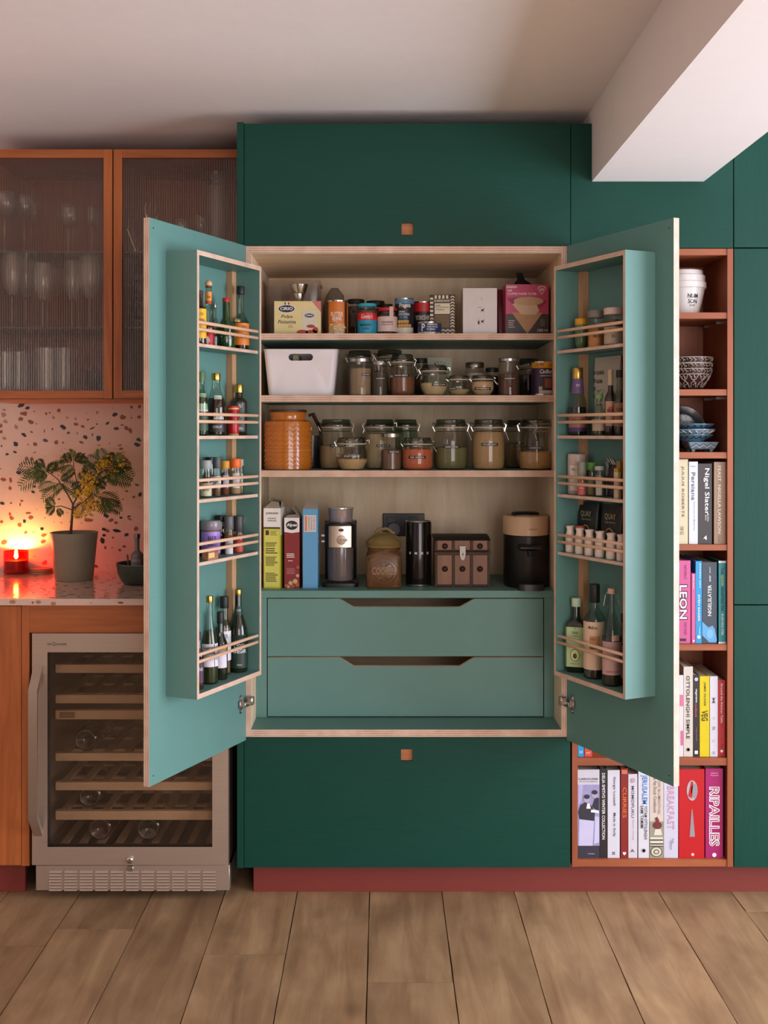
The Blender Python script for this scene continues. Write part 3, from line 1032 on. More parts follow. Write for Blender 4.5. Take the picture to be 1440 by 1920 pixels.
def bottle(label, name, x, y, zb, R, H, neck, z1, z2, gm, cap, labels=(), liquid=None, rz=0, cat='bottle', n=24, caps=1, square=False, group=None):
    """cap=(rgb, height, radius, metal); labels=(z0,z1,aw,ang,rgb,texts); liquid=(rgb, frac)"""
    t = thing(name, label, cat, (x, y, zb), rz, group)
    hb = H - cap[1] * .85
    prof = [(0, 0), (R * .9, 0), (R, .004), (R, H * z1)]
    for i in range(1, 6):
        k = i / 5
        e = k * k * (3 - 2 * k)
        prof.append((R + (neck - R) * e, H * (z1 + (z2 - z1) * k)))
    prof += [(neck, hb)]
    def sect(r, z):
        rr = r * .98
        return [(p[0], p[1], z) for p in rrect(rr * 2, rr * 2, min(rr * .98, max(rr * .25, rr * (.25 if r > R * .7 else .97))), 4)]
    g = G()
    if square:
        g.loft([sect(r, z) for r, z in prof[1:]], gm, True, True)
    else:
        g.lathe(prof + [(0, hb)], gm, n)
    g.obj('glass_body', t)
    if liquid:
        lc, fr = liquid
        q = [(0, .003)]
        for r_, z_ in prof[1:]:
            if z_ < H * fr:
                q.append((max(.002, r_ - .0018), max(.003, z_)))
        rr = q[-1][0]
        for (ra, za), (rb, zb_) in zip(prof, prof[1:]):
            if za <= H * fr <= zb_ and zb_ > za:
                rr = ra + (rb - ra) * (H * fr - za) / (zb_ - za) - .0018
        q += [(rr, H * fr), (0, H * fr)]
        g = G()
        ml = mat(lc, .15, var=.1, name='liquid')
        if square:
            g.loft([sect(r, z) for r, z in q[1:-1]], ml, True, True)
        else:
            g.lathe(q, ml, 18)
        g.obj('liquid', t)
    cc, chh, cr, cm = cap
    g = G()
    g.lathe([(cr * .97, H - chh), (cr, H - chh + .001), (cr, H - .002), (cr * .93, H), (0, H)], mat(cc, .3 if cm else .5, cm, name='bottle_cap'), 20)
    g.obj('cap', t)
    for z0, z1_, aw, ang, lc, texts in labels:
        ml = mat(lc, .5, name='paper_label')
        zc0, zc1 = z0 * H, z1_ * H
        def rad(z):
            for (ra, za), (rb, zb_) in zip(prof, prof[1:]):
                if za <= z <= zb_ and zb_ > za:
                    return ra + (rb - ra) * (z - za) / (zb_ - za)
            return neck
        if square:
            hw = R * .98
            g = G(); g.box((-hw * .93, -hw - .0012, zc0), (hw * .93, -hw - .0004, zc1), ml)
            g.box((-hw - .0012, -hw * .93, zc0), (-hw - .0004, hw * .93, zc1), ml)
            g.box((hw + .0004, -hw * .93, zc0), (hw + .0012, hw * .93, zc1), ml)
            l = g.obj('label', t)
            for s_, zc, wd, hh, tc in texts:
                text(l, s_, (0, zc * H), wd * R, hh * H, mat(tc, .5), y=-hw - .0012)
        else:
            r0 = rad(zc0); r1 = rad(zc1)
            l = wrap(t, r0, zc0, zc1, aw, ml, ang, 12, r1=r1)
            for s_, zc, wd, hh, tc in texts:
                rr = r0 + (r1 - r0) * (zc - z0) / (z1_ - z0)
                text(l, s_, (ang * rr, zc * H), wd * rr, hh * H, mat(tc, .5), r=rr + .0005)
    return t

def carton(label, name, px0, px1, ytop, Y, zb, depth, col, cat='box', rz=0, top=None, side=None, bev=.0006, loc=None):
    """printed box; front face on Y, returns thing, body, width, height (local origin at front bottom centre)"""
    x, w_, h = place(px0, px1, ytop, Y, zb)
    t = thing(name, label, cat, (x, Y, zb), rz)
    g = G()
    mc = mat(col, .45, name='carton_print')
    fm = {}
    if side:
        fm['+x'] = fm['-x'] = mat(side, .45, name='carton_side')
    if top:
        fm['+z'] = mat(top, .45, name='carton_top')
    g.box((-w_ / 2, 0, 0), (w_ / 2, depth, h), mc, fm, bev)
    b = g.obj('box', t)
    return t, b, w_, h

def lines(parent, x0, x1, z0, z1, n, m, y=0, seed=1, ragged=.3):
    """a block of print too small to read"""
    r_ = random.Random(seed)
    g = G()
    dz = (z1 - z0) / n
    for i in range(n):
        z = z0 + dz * (i + .5)
        e = x1 - (x1 - x0) * ragged * r_.random()
        g.box((x0, y - .0007, z - dz * .22), (e, y - .0002, z + dz * .22), m)
    return g.obj('small_print', parent)

# ================================================================== pantry, top shelf
zb = Z1
# clear plastic tub behind
x, w_, h = place(500, 601, 531, .40, zb)
t = thing('storage_tub', 'clear plastic storage tub behind the tomato multipack', 'tub', (x, .40, zb))
g = G()
pl = glass((214, 196, 176), .06, .5, .08, 'clear_plastic', haze=.12)
g.loft([[(p[0], p[1], z) for p in rrect(w_ * k, .13 * k, .012)] for k, z in ((.92, 0), (1, h - .012), (1.04, h - .012), (1.04, h))], pl, True, False)
g.obj('tub', t)
g = G(); g.box((-w_ * .4, -.045, .003), (w_ * .4, .045, h * .6), mat((110, 84, 60), .8, var=.3, scale=(30, 30, 30), bump=.5, name='packets')); g.obj('contents', t)
# tomato multipack
t, b, w_, h = carton('cream four-pack carton of chopped tomatoes with a blue oval badge', 'tomato_multipack', 514, 602, 564.5, .20, zb, .075, (226, 208, 150), side=(214, 160, 120))
x0 = -w_ / 2
panel(b, ell(x0 + w_ * .265, h * .77, w_ * .185, h * .125), WHITE, 0, .0005)
l = panel(b, ell(x0 + w_ * .265, h * .77, w_ * .172, h * .108), mat((24, 26, 60), .4), 0, .0008)
text(l, 'CIRIO', (x0 + w_ * .265, h * .775), w_ * .27, h * .095, WHITE, y=-.0008, bold=.03)
for i, c in enumerate(((40, 110, 60), (236, 230, 226), (180, 40, 40))):
    panel(b, rect(x0 + w_ * (.22 + .035 * i), x0 + w_ * (.255 + .035 * i), h * .88, h * .96), mat(c, .5))
text(b, 'Polpa', (x0 + w_ * .27, h * .53), w_ * .24, h * .12, BLACK, shear=.25)
text(b, 'Finissima', (x0 + w_ * .27, h * .385), w_ * .38, h * .11, BLACK, shear=.25)
lines(b, x0 + w_ * .3, x0 + w_ * .42, h * .2, h * .3, 3, mat((170, 140, 90), .5))
l = panel(b, rect(x0 + w_ * .60, x0 + w_ * .91, h * .06, h * .75), mat((206, 200, 180), .35, .3))
panel(l, ell(x0 + w_ * .75, h * .57, w_ * .10, h * .06), mat((24, 26, 60), .4), -.0004)
text(l, 'CIRIO', (x0 + w_ * .75, h * .572), w_ * .15, h * .05, WHITE, y=-.0009, bold=.03)
for cx, cz, rx, rz_ in ((.60, .07, .12, .07), (.80, .07, .13, .08), (.78, .25, .09, .05), (.88, .14, .06, .09)):
    panel(b, ell(x0 + w_ * cx, max(h * .075, h * cz), w_ * rx, h * min(rz_, cz)), mat((176, 50, 38), .4), -.0005, .0008)
panel(b, [(x0 + w_ * .80, h), (x0 + w_ * .99, h * .68), (x0 + w_, h * .68), (x0 + w_, h)], mat((204, 120, 110), .45))
# two nested metal cups on the pack
for i, (pa, pb, yt, zz, lab) in enumerate(((549, 571, 545, Z1 + h + .0002, 'small silver metal cup standing directly on the tomato pack'), (544, 578, 532, Z1 + h + .027, 'larger silver metal cup nested in the cup below it on the tomato pack'))):
    x, cw, chh = place(pa, pb, yt, .235, zz)
    t = thing('metal_cup', lab, 'cup', (x, .235, zz), 0, 'metal cups on the tomato pack')
    g = G(); r = cw / 2
    hh = (.0345, .0305)[i]
    g.lathe([(0, 0), (r * .62, 0), (r * .68, .002), (r * .98, hh - .003), (r, hh), (r * .94, hh), (r * .62, .003), (0, .003)], m_tin, 24); g.obj('cup', t)
    g = G(); g.tube([(r * math.cos(a), r * math.sin(a), hh) for a in [2 * PI * k / 20 for k in range(20)]], .001, m_chrome, 5, closed=True); g.obj('rim', t)
# butter beans
t, R, h = can('orange tin of butter beans with a bowl of beans on its label', 612, 653, 564, .205, zb, (212, 118, 36),
    bands=((.05, .95, .5, (70, 38, 24), -1.15), (.05, .95, .35, (70, 38, 24), .95), (.05, .30, 1.6, (196, 160, 110), 0)),
    texts=(('BUTTER', 0, .58, 1.15, .12, (240, 230, 214), 0), ('BEANS', 0, .45, .85, .12, (240, 230, 214), 0), ('500g', -.15, .36, .4, .04, (240, 230, 214), 0)))
g = G()
rb = random.Random(3)
for i in range(11):
    a = rb.uniform(-.6, .75); zz = rb.uniform(.10, .30) * h
    g.ball((R * .975 * math.sin(a), -R * .975 * math.cos(a), zz), .0052, mat((224, 196, 150), .5), 8, 5, .75)
g.obj('bean_print', t)
# packets and dark jars at the back
x, w_, h = place(604, 644, 540, .36, zb)
t = thing('grocery_packet', 'crumpled grey-brown packet standing behind the butter beans tin', 'packet', (x, .36, zb))
g = G()
g.loft([[(p[0] * kx + dx, p[1] * ky, z) for p in rrect(w_, .05, .02)] for kx, ky, z, dx in ((.8, 1, 0, 0), (1, 1.1, h * .3, 0), (1, .9, h * .62, .004), (.82, .5, h * .85, .008), (.3, .1, h, .006))], mat((122, 108, 92), .35, var=.3, scale=(30, 30, 30), bump=.8, bscale=10, name='crumpled_film'))
g.obj('bag', t)
screw_jar('dark sauce jar with a black lid behind the blue chutney jar', 651, 684, 562, .32, zb, .9, (50, 32, 24), (20, 20, 20), 0, lid_h=.012, paper=(.3, .7, 1.2, (92, 84, 70)))
screw_jar('dark brown pickle jar with a black lid behind the jam jar', 686, 722, 565, .35, zb, .9, (44, 30, 24), (18, 18, 18), 0, lid_h=.016)
screw_jar('squat near-black jar between the jam jar and the chickpea tin', 713, 737, 571, .33, zb, .8, (34, 26, 22), (24, 22, 22), 0, lid_h=.012)
# chutney
t = screw_jar('mango chutney jar with a turquoise and red label and turquoise lid', 670, 706.5, 570, .21, zb, .85, (90, 64, 40), (60, 172, 196), 0, lid_h=.009, paper=(.0, .74, 2.8, (34, 150, 182)))
R = (706.5 - 670) / S(.21) / 2; h = wz(570, .21) - zb - .009
l = wrap(t, R + .0006, h * .5, h * .76, 2.8, mat((214, 40, 54), .4), 0, 12)
text(l, "Geeta's", (0, h * .63), R * 1.25, h * .16, WHITE, r=R + .001, shear=.3)
text(l, 'MANGO', (-R * .15, h * .33), R * 1.1, h * .1, mat((20, 40, 60), .5), r=R + .001, bold=.02)
text(l, 'CHUTNEY', (-R * .15, h * .20), R * .8, h * .06, mat((20, 40, 60), .5), r=R + .001)
# jam
t = screw_jar('jam jar with a red lid and a pale pink paper label', 707, 745.5, 578, .215, zb, .8, (70, 30, 30), (190, 40, 44), 0, lid_h=.009, paper=(.12, .74, 2.6, (222, 196, 190)))
R = (745.5 - 707) / S(.215) / 2; h = wz(578, .215) - zb - .009
wrap(t, R * .99, h * .7, h * 1.15, .42, mat((222, 196, 190), .5), .42, 4)
text(t, 'STRAWBERRY', (0, h * .50), R * 1.2, h * .07, BLACK, r=R + .0006); text(t, 'PRESERVE', (0, h * .40), R * 1.2, h * .06, GREY, r=R + .0006)
# chickpea tin
t, R, h = can('tall navy and light blue tin with chickpeas pictured on it', 740, 776, 560, .225, zb, (26, 30, 40),
    bands=((.84, .97, 3.0, (96, 140, 176), 0), (.03, .2, 2.4, (210, 204, 190), 0)),
    texts=(('Fragata', .05, .78, 1.25, .15, (240, 238, 230), .2), ('GRAN', -.3, .62, .6, .05, (220, 220, 220), 0), ('CHICKPEAS', -.05, .55, 1.2, .06, (220, 220, 220), 0), ('LEGUMES', -.1, .47, .9, .07, (96, 160, 200), 0)))
g = G()
for i in range(9):
    a = -.55 + (i % 5) * .28; zz = (.24 + .11 * (i // 5)) * h
    g.ball((R * .96 * math.sin(a), -R * .96 * math.cos(a), zz), .0066, mat((206, 162, 96), .5), 10, 6)
g.obj('chickpea_print', t)
# tea tin
t, R, h = can('tall tea tin with a bright red upper half behind the tuna can', 774, 812, 566.5, .27, zb, (46, 30, 30), 'tin', 'tea_tin', bands=((.70, .97, 3.1, (190, 34, 38), 0),), texts=(('YORKSHIRE', 0, .52, 1.7, .14, (200, 190, 180), 0), ('TEA', 0, .34, .8, .13, (200, 190, 180), 0)))
# tuna
t, R, h = can('short blue tuna can in front of the tea tin', 782, 828, 604.5, .195, zb, (34, 52, 100), texts=(('P', -.55, .52, .32, .62, (222, 226, 236), 0), ('PRINCES', .22, .74, .85, .14, (226, 226, 236), 0), ('TUNA CHUNKS', .22, .55, .95, .12, (226, 226, 236), 0), ('IN BRINE', .12, .36, .7, .11, (226, 226, 236), 0)))
# crackers: chevron box
t, b, w_, h = carton('brown and cream cracker box with zigzag borders and a clear window', 'cracker_box', 805.5, 853, 552.5, .235, zb, .05, (60, 44, 38), side=(112, 96, 80), rz=math.radians(-4))
x0 = -w_ / 2
g = G()
def chev(g, xa, xb, za, zb2, n, vertical=True):
    th = (zb2 - za) / n * .42 if vertical else (xb - xa) / n * .42
    for i in range(n):
        if vertical:
            z = za + (zb2 - za) * (i + .2) / n
            m_ = (xa + xb) / 2; dz = (xb - xa) * .5
            for A, Bp in (((xa, z), (m_, z + dz * .7)), ((m_, z + dz * .7), (xb, z))):
                g.prism([A, Bp, (Bp[0], Bp[1] + th), (A[0], A[1] + th)], 'y', -.0006, -.0001, CREAM)
chev(g, x0 + w_ * .82, x0 + w_ * .98, h * .18, h * .97, 11)
for xi in range(3):
    xa = x0 + w_ * (.44 + xi * .185)
    chev(g, xa, xa + w_ * .185, h * .0, h * .15, 2)
for i in range(5):
    zc = h * (.48 + .1 * i)
    g.prism(rect(x0 + w_ * .02, x0 + w_ * .14, zc, zc + h * .05), 'y', -.0006, -.0001, CREAM)
for i in range(4):
    xc = x0 + w_ * (.2 + .15 * i)
    g.prism(rect(xc, xc + w_ * .085, h * .90, h * .985), 'y', -.0006, -.0001, CREAM)
chev(g, x0 + w_ * .02, x0 + w_ * .16, h * .3, h * .44, 2)
g.obj('zigzag_print', b)
text(b, 'SHERIDANS', (x0 + w_ * .48, h * .85), w_ * .62, h * .06, CREAM, bold=.02)
l = panel(b, rect(x0 + w_ * .2, x0 + w_ * .80, h * .53, h * .79), CREAM)
for s_, zz, ww in (('Irish', .74, .18), ('rye & linseed', .69, .5), ('crackers', .64, .34)):
    text(l, s_, (x0 + w_ * (.24 + ww / 2), h * zz), w_ * ww, h * .04, BLACK, y=-.0004)
panel(b, rect(x0 + w_ * .2, x0 + w_ * .78, h * .2, h * .51), mat((120, 98, 70), .6, var=.4, scale=(4, 4, 140), name='cracker_window'))
# white box
t, b, w_, h = carton('plain white gloss box with three small dark pictograms', 'white_box', 868, 932, 540, .205, zb, .09, (226, 216, 214), top=(190, 170, 90))
for (cx, cz) in ((.07, .52), (.07, .28)):
    g = G()
    X, Zc = w_ * cx, h * cz
    g.prism(rect(X - .004, X + .004, Zc - .002, Zc + .004), 'y', -.0006, -.0001, BLACK)
    for q in (-1, 1):
        g.prism([(X + q * .003, Zc - .002), (X + q * .005, Zc - .006), (X + q * .0035, Zc - .006), (X + q * .002, Zc - .002)], 'y', -.0006, -.0001, BLACK)
    g.prism([(X + .002, Zc + .004), (X + .006, Zc + .008), (X + .007, Zc + .007), (X + .004, Zc + .003)], 'y', -.0006, -.0001, BLACK)
    g.obj('pictogram', b)
g = G(); g.prism(rect(-.007, -.0015, h * .225, h * .30), 'y', -.0006, -.0001, BLACK); g.prism([(-.007, h * .34), (-.004, h * .315), (-.0035, h * .32), (-.0065, h * .345)], 'y', -.0006, -.0001, BLACK); g.obj('pictogram', b)
g = G(); g.prism([(.002, h * .80), (.008, h * .74), (.0088, h * .745), (.0028, h * .805)], 'y', -.0006, -.0001, GREY); g.obj('pictogram', b)
lines(b, -.008, .006, h * .575, h * .60, 1, GREY)
# coffee filters
t, b, w_, h = carton('pink and dark brown box of paper coffee filters', 'filter_box', 948, 1029, 533, .205, zb, .075, (196, 66, 108), rz=math.radians(2))
x0 = -w_ / 2
panel(b, rect(x0, w_ / 2, 0, h * .41), mat((62, 52, 50), .45))
panel(b, [(x0 + w_ * .14, h * .44), (x0 + w_ * .86, h * .44), (x0 + w_ * .5, h * .02)], mat((186, 142, 104), .6), -.0004, .0006)
panel(b, [(x0 + w_ * .02, h * .72), (x0 + w_ * .27, h * .74)] + ell(x0 + w_ * .5, h * .74, w_ * .36, h * .0, 2, PI, PI * 1.01)[:0] + [(x0 + w_ * .95, h * .68), (x0 + w_ * .90, h * .60), (x0 + w_ * .60, h * .38), (x0 + w_ * .36, h * .40), (x0 + w_ * .22, h * .56)], mat((150, 40, 76), .5), -.0003, .0003)
panel(b, [(x0 + w_ * .15, h * .60), (x0 + w_ * .4, h * .72), (x0 + w_ * .70, h * .64), (x0 + w_ * .78, h * .48), (x0 + w_ * .70, h * .40), (x0 + w_ * .36, h * .40)], mat((212, 180, 148), .6), -.001, .0006)
panel(b, ell(x0 + w_ * .53, h * .665, w_ * .35, h * .085), mat((200, 162, 126), .6), -.0014, .0006)
text(b, 'HARIO', (x0 + w_ * .14, h * .945), w_ * .24, h * .045, WHITE, bold=.03)
text(b, 'V60', (x0 + w_ * .09, h * .875), w_ * .12, h * .045, WHITE)
text(b, 'COFFEE PAPER FILTER', (x0 + w_ * .38, h * .81), w_ * .68, h * .045, WHITE)
g = G()
for k, mm in ((1, WHITE), (.82, mat((196, 66, 108), .45))):
    cx, cz = x0 + w_ * .84, h * .88
    g.prism([(cx + a * w_ * .1 * k, cz + bb * h * .085 * k) for a, bb in ((-1, .5), (-.6, 1), (.6, 1), (1, .5), (0, -1))], 'y', -.0005 - (1 - k) * .002, -.0001, mm)
g.obj('badge', b)
text(b, '60', (x0 + w_ * .84, h * .90), w_ * .09, h * .06, WHITE, y=-.0009, bold=.02)
text(b, '100', (x0 + w_ * .80, h * .09), w_ * .12, h * .06, WHITE, y=-.0004)
text(b, 'FILTERS', (x0 + w_ * .93, h * .09), w_ * .10, h * .03, WHITE, y=-.0004)
lines(b, x0 + w_ * .06, x0 + w_ * .22, h * .13, h * .30, 4, mat((190, 150, 150), .5), -.0004)
panel(b, rect(x0 + w_ * .80, x0 + w_ * .91, h * .17, h * .32), mat((96, 88, 80), .5), -.0004)
x, w_, h = place(932, 952, 542, .30, zb)
t = thing('grocery_packet', 'dark crimson packet tucked behind the coffee filter box', 'packet', (x, .32, zb))
g = G(); g.loft([[(p[0] * kx, p[1] * ky, z) for p in rrect(w_ * 1.3, .06, .012)] for kx, ky, z in ((.9, 1, 0), (1, 1, h * .5), (1, .7, h * .9), (.9, .2, h))], mat((120, 36, 50), .35, name='crimson_film')); g.obj('bag', t)
x, w_, h = place(960, 1000, 512, .36, zb)
t = thing('grocery_packet', 'tall black packet with a curled top behind the coffee filter box', 'packet', (x, .36, zb))
g = G(); g.loft([[(p[0] * kx + dx, p[1] * ky, z) for p in rrect(w_, .05, .012)] for kx, ky, z, dx in ((.95, 1, 0, 0), (1, 1, h * .5, 0), (.9, .6, h * .82, 0), (.35, .25, h * .9, -.006), (.28, .12, h, -.012))], mat((34, 28, 28), .35, name='black_film')); g.obj('bag', t)

# ================================================================== pantry, second shelf
zb = Z2
# white handled bin
x, w_, h = place(495, 634, 656, .215, zb)
t = thing('storage_bin', 'white tapered plastic storage bin with a slotted handle hole', 'bin', (x, .30, zb))
m_bin = mat((236, 226, 228), .35, var=.02, name='white_plastic')
g = G()
dpt = .20
def ring(k, z, inset=0):
    return [(p[0], p[1], z) for p in rrect(w_ * k - 2 * inset, dpt * k - 2 * inset, .018 - inset * .5, 5)]
# front wall with an oval hole, built as strips round the hole
yf0, yf1 = -dpt * .5 * .90, -dpt * .5
hw, hh, hc = w_ * .165, h * .075, h * .835
def fy(z):
    return -(dpt / 2) * (.90 + .10 * z / h)
def fx(z):
    return (w_ / 2) * (.88 + .12 * z / h)
outer = ring(.88, 0), ring(1.0, h)
# side and back walls as a loft open at the front, plus front wall with hole
N = 24
hole = [(hw * (1 if abs(math.cos(2 * PI * i / N)) < 2 else 1) * math.copysign(min(1, abs(math.cos(2 * PI * i / N)) * 1.0), math.cos(2 * PI * i / N)), hc + hh * math.sin(2 * PI * i / N)) for i in range(N)]
hole = []
for i in range(N):
    a = 2 * PI * i / N
    cx_ = (hw - hh) * (1 if math.cos(a) > 0 else -1)
    hole.append((cx_ + hh * math.cos(a), hc + hh * math.sin(a)))
def outer_pt(i):
    a = 2 * PI * i / N
    c_, s_ = math.cos(a), math.sin(a)
    k = min(1 / max(1e-6, abs(c_)), 1 / max(1e-6, abs(s_)))
    u, v = c_ * k, s_ * k
    z = h if v > .999 else (0 if v < -.999 else (h * .5 + v * h * .5))
    return ((fx(z) - .017) * u, z)
for th in (0, .003):
    A = [g.bm.verts.new((p[0], fy(p[1]) + th, p[1])) for p in hole]
    B = [g.bm.verts.new((outer_pt(i)[0], fy(outer_pt(i)[1]) + th, outer_pt(i)[1])) for i in range(N)]
    for i in range(N):
        j = (i + 1) % N
        g.face([A[i], A[j], B[j], B[i]], m_bin)
# corners, sides and back
path = []
for z in (0, h):
    k = .88 + .12 * z / h
    X, Yb = fx(z), dpt / 2 * (.90 + .10 * z / h)
    pts = [(X - .017, -Yb)]
    for i in range(6):
        a = -PI / 2 + PI / 2 * i / 5
        pts.append((X - .017 + .017 * math.cos(a), -Yb + .017 + .017 * math.sin(a)))
    for i in range(6):
        a = PI / 2 * i / 5
        pts.append((X - .017 + .017 * math.cos(a), Yb - .017 + .017 * math.sin(a)))
    full = pts + [(-p[0], p[1]) for p in reversed(pts)]
    path.append([(p[0], p[1], z) for p in full])
g.loft(path, m_bin, False, False, True, closed=False)
g.loft([[(p[0] * .985, p[1] * .975, p[2]) for p in r_] for r_ in path], m_bin, False, False, True, closed=False)
g.box((-fx(0) + .017, -dpt * .43, 0), (fx(0) - .017, dpt * .43, .003), m_bin)
bmesh.ops.remove_doubles(g.bm, verts=g.bm.verts, dist=.0004)
b = g.obj('bin', t, sharp=50)
g = G(); g.tube([(p[0], p[1], h) for p in [(q[0], q[1]) for q in path[1]]], .002, m_bin, 6, closed=True); g.obj('rim', t)
g = G()
for i in range(6):
    g.box((-w_ * .36 + i * .028, -.05 + (i % 2) * .015, .004), (-w_ * .36 + i * .028 + .022, .07, h * (.72 + .1 * (i % 3))), mat(((150, 130, 100), (126, 110, 84), (176, 160, 130))[i % 3], .6, name='packets'), bev=.002)
g.obj('contents', t)

clip_jar('large clip-top jar with a dark lid behind the narrow jar of seeds', 650, 699, 658, .34, zb, .8, (140, 116, 86), tz=.5)
screw_jar('narrow metal-lidded jar of beige seeds beside the white bin', 655.5, 697, 672, .225, zb, .8, (146, 122, 98), word='CHIA SEEDS', ang=.55, tz=.62, lid_h=.012, tw=.85)
clip_jar('large clip-top jar with a dark lid behind the jar of pecans', 704, 757, 656.5, .36, zb, .75, (132, 110, 82))
screw_jar('narrow metal-lidded jar of dark grains in front of a clip-top jar', 696.5, 727, 677, .22, zb, .75, (70, 60, 52), word='BLACK RICE', tz=.55, lid_h=.012, tw=1.3, ang=.1)
clip_jar('clip-top jar of pecans and broken nuts with a high tape label', 730.5, 778, 665, .225, zb, .55, (120, 74, 50), 'MIXED NUTS', tz=.60, tw=1.25, ang=-.1, clip=1)
g = None
screw_jar('small dark-lidded jar behind the jar of pecans', 777, 801, 672, .33, zb, .6, (70, 56, 40), (34, 32, 30), 0, lid_h=.014)
# tea carton
t, b, w_, h = carton('pale sage tea carton lettered in an arch behind the flour jar', 'tea_carton', 801.5, 847, 670, .36, zb, .05, (160, 160, 136), side=(140, 140, 120))
for i, ch in enumerate("WILLINGTON'S"):
    a = math.radians(205 - i * (230 / 11))
    text(b, ch, (math.cos(a) * w_ * .36, h * .60 + math.sin(a) * h * .28), .0052 if ch != "'" else .0014, .008 if ch != "'" else .003, BLACK, rot=a - PI / 2)
clip_jar('round clip-top jar half full of cream flour', 787, 841.5, 685, .215, zb, .50, (196, 172, 132), 'PLAIN FLOUR', bowl=True, tz=.44, tw=1.1, ang=.35, clip=-1)
clip_jar('small squat clip-top jar with a little oatmeal in it', 838.5, 882, 704.5, .205, zb, .38, (176, 154, 110), 'OATS', bowl=True, tz=.42, tw=.75, ang=-.65, clip=1)
clip_jar('small squat clip-top jar full of beige sugar', 882, 927, 704, .205, zb, .86, (192, 158, 118), 'BROWN SUGAR', bowl=True, tz=.42, tw=1.45, ang=-.05, clip=1)
screw_jar('silver-lidded jar of white powder behind the jar of sugar', 872, 908, 680, .33, zb, .8, (190, 178, 160), (170, 160, 148), 1, lid_h=.016)
screw_jar('black-lidded dark jar behind the tall jar of dates', 910, 936, 690, .33, zb, .8, (50, 36, 28), (26, 24, 24), 0, lid_h=.012)
screw_jar('tall silver-lidded jar of brown dried fruit beside the purple cocoa tub', 933.5, 975, 672, .22, zb, .62, (88, 56, 40), word='DRIED FRUIT', tz=.49, lid_h=.010, tw=1.2)
clip_jar('clip-top jar, its contents darkened for shade, standing behind the purple cocoa tub', 970, 1012, 673, .36, zb, .7, (36, 26, 24))  # contents colour near-black to stand in for shade at the shelf back
t, R, h = can('purple cocoa tub with a yellow price band around its lid', 996, 1040, 678, .215, zb, (56, 32, 62), 'tub', 'cocoa_tub',
    bands=((.80, .97, 3.1, (222, 158, 36), 0), (.06, .15, 1.3, (206, 190, 190), .15)),
    texts=(('£2.99', -.45, .885, .75, .09, (150, 70, 20), 0), ('£2.99', .62, .885, .5, .09, (150, 70, 20), 0), ('Cadbury', .25, .68, 1.3, .16, (226, 216, 226), .3), ('DRINKING CHOCOLATE', .25, .57, 1.2, .035, (226, 216, 226), 0)))
wrap(t, R * .985, h * .22, h * .5, .7, mat((138, 84, 62), .5), .35, 8, name='print')
wrap(t, R * .985, h * .16, h * .26, .3, mat((200, 190, 120), .5), -.35, 4, name='print')

# ================================================================== pantry, third shelf
zb = Z3
x, w_, h = place(496, 584.5, 768.5, .255, zb)
R = w_ / 2
t = thing('ceramic_canister', 'large amber glazed canister with embossed bands and a dark flat lid', 'canister', (x, .255, zb))
m_amb = mat((186, 106, 30), .18, var=.22, scale=(5, 5, 30), coat=.6, name='amber_glaze')
hb = h * .80
g = G()
g.lathe([(0, 0), (R * .96, 0), (R, .003), (R, hb * .96), (R * .985, hb), (R * .76, hb + .006), (R * .74, hb + .012), (R * .78, h - .010), (R * .8, h - .008), (0, h - .008)], m_amb, 40)
g.obj('body', t)
g = G()
rb = random.Random(4)
for zf in (.08, .17, .26, .40, .50, .60, .70, .80, .90):
    if zf in (.40,):
        g.lathe([(R, hb * .36), (R + .0018, hb * .37), (R + .0018, hb * .43), (R, hb * .44)], m_amb, 40)
        continue
    for i in range(22):
        a = 2 * PI * i / 22
        wv = .0072
        pts = [((R + .0004) * math.sin(a + d), -(R + .0004) * math.cos(a + d), hb * zf + dz) for d, dz in ((-.11, .004), (-.06, -.001), (0, -.003), (.06, -.001), (.11, .004))]
        g.tube(pts, .0011, m_amb, 5)
g.obj('embossing', t)
g = G(); g.lathe([(R * .74, h - .0078), (R * .79, h - .0075), (R * .79, h - .001), (R * .77, h), (0, h)], wood((50, 28, 16), (78, 46, 28), 'x', .5, 50, 'dark_lid_wood'), 32); g.obj('lid', t)
x, w_, h = place(568, 602, 776, .42, zb)
t = thing('measuring_jug', 'dark glass jug with a slanted handle behind the amber canister', 'jug', (x, .42, zb))
g = G(); r = w_ * .5
g.lathe([(0, 0), (r, 0), (r * 1.02, .004), (r * 1.1, h * .6), (r * 1.0, h * .6), (r * .95, .006), (0, .006)], mat((60, 58, 54), .25, name='smoky_glass'), 24); g.obj('jug', t)
g = G(); g.tube([(-.01, -.02, h * .96), (.004, -.02, h), (.03, -.02, h * .72), (.035, -.02, h * .4)], [.006, .007, .006, .005], mat((70, 46, 30), .5, name='handle_wood'), 8); g.obj('handle', t)

clip_jar('large clip-top jar of beige oats behind the open-topped seed jar', 598.5, 662, 786.5, .315, zb, .55, (156, 132, 98), 'PORRIDGE', tz=.56, tw=.95, ang=.15, clip=1)
clip_jar('squat round clip-top jar of flaked grain with an open wire clip', 629.5, 690.5, 820, .205, zb, .42, (182, 150, 108), 'BRAN FLAKES', bowl=True, tz=.54, tw=1.25, ang=.0, clip=-1)
clip_jar('large clip-top jar of pale flour behind the narrow silver-lidded jar', 682, 742, 786.5, .30, zb, .84, (166, 150, 116), 'FLOUR', tz=.56, tw=.9, ang=.25, clip=-1)
clip_jar('greenish empty clip-top jar half hidden behind the flour jar', 736, 785, 786.5, .40, zb, .0, (140, 140, 110), glassm=m_jarg)
screw_jar('narrow silver-lidded jar of brown rice between two clip-top jars', 715, 753, 812, .205, zb, .60, (112, 84, 68), word='WILD RICE', tz=.55, lid_h=.013, tw=1.25, ang=.3)
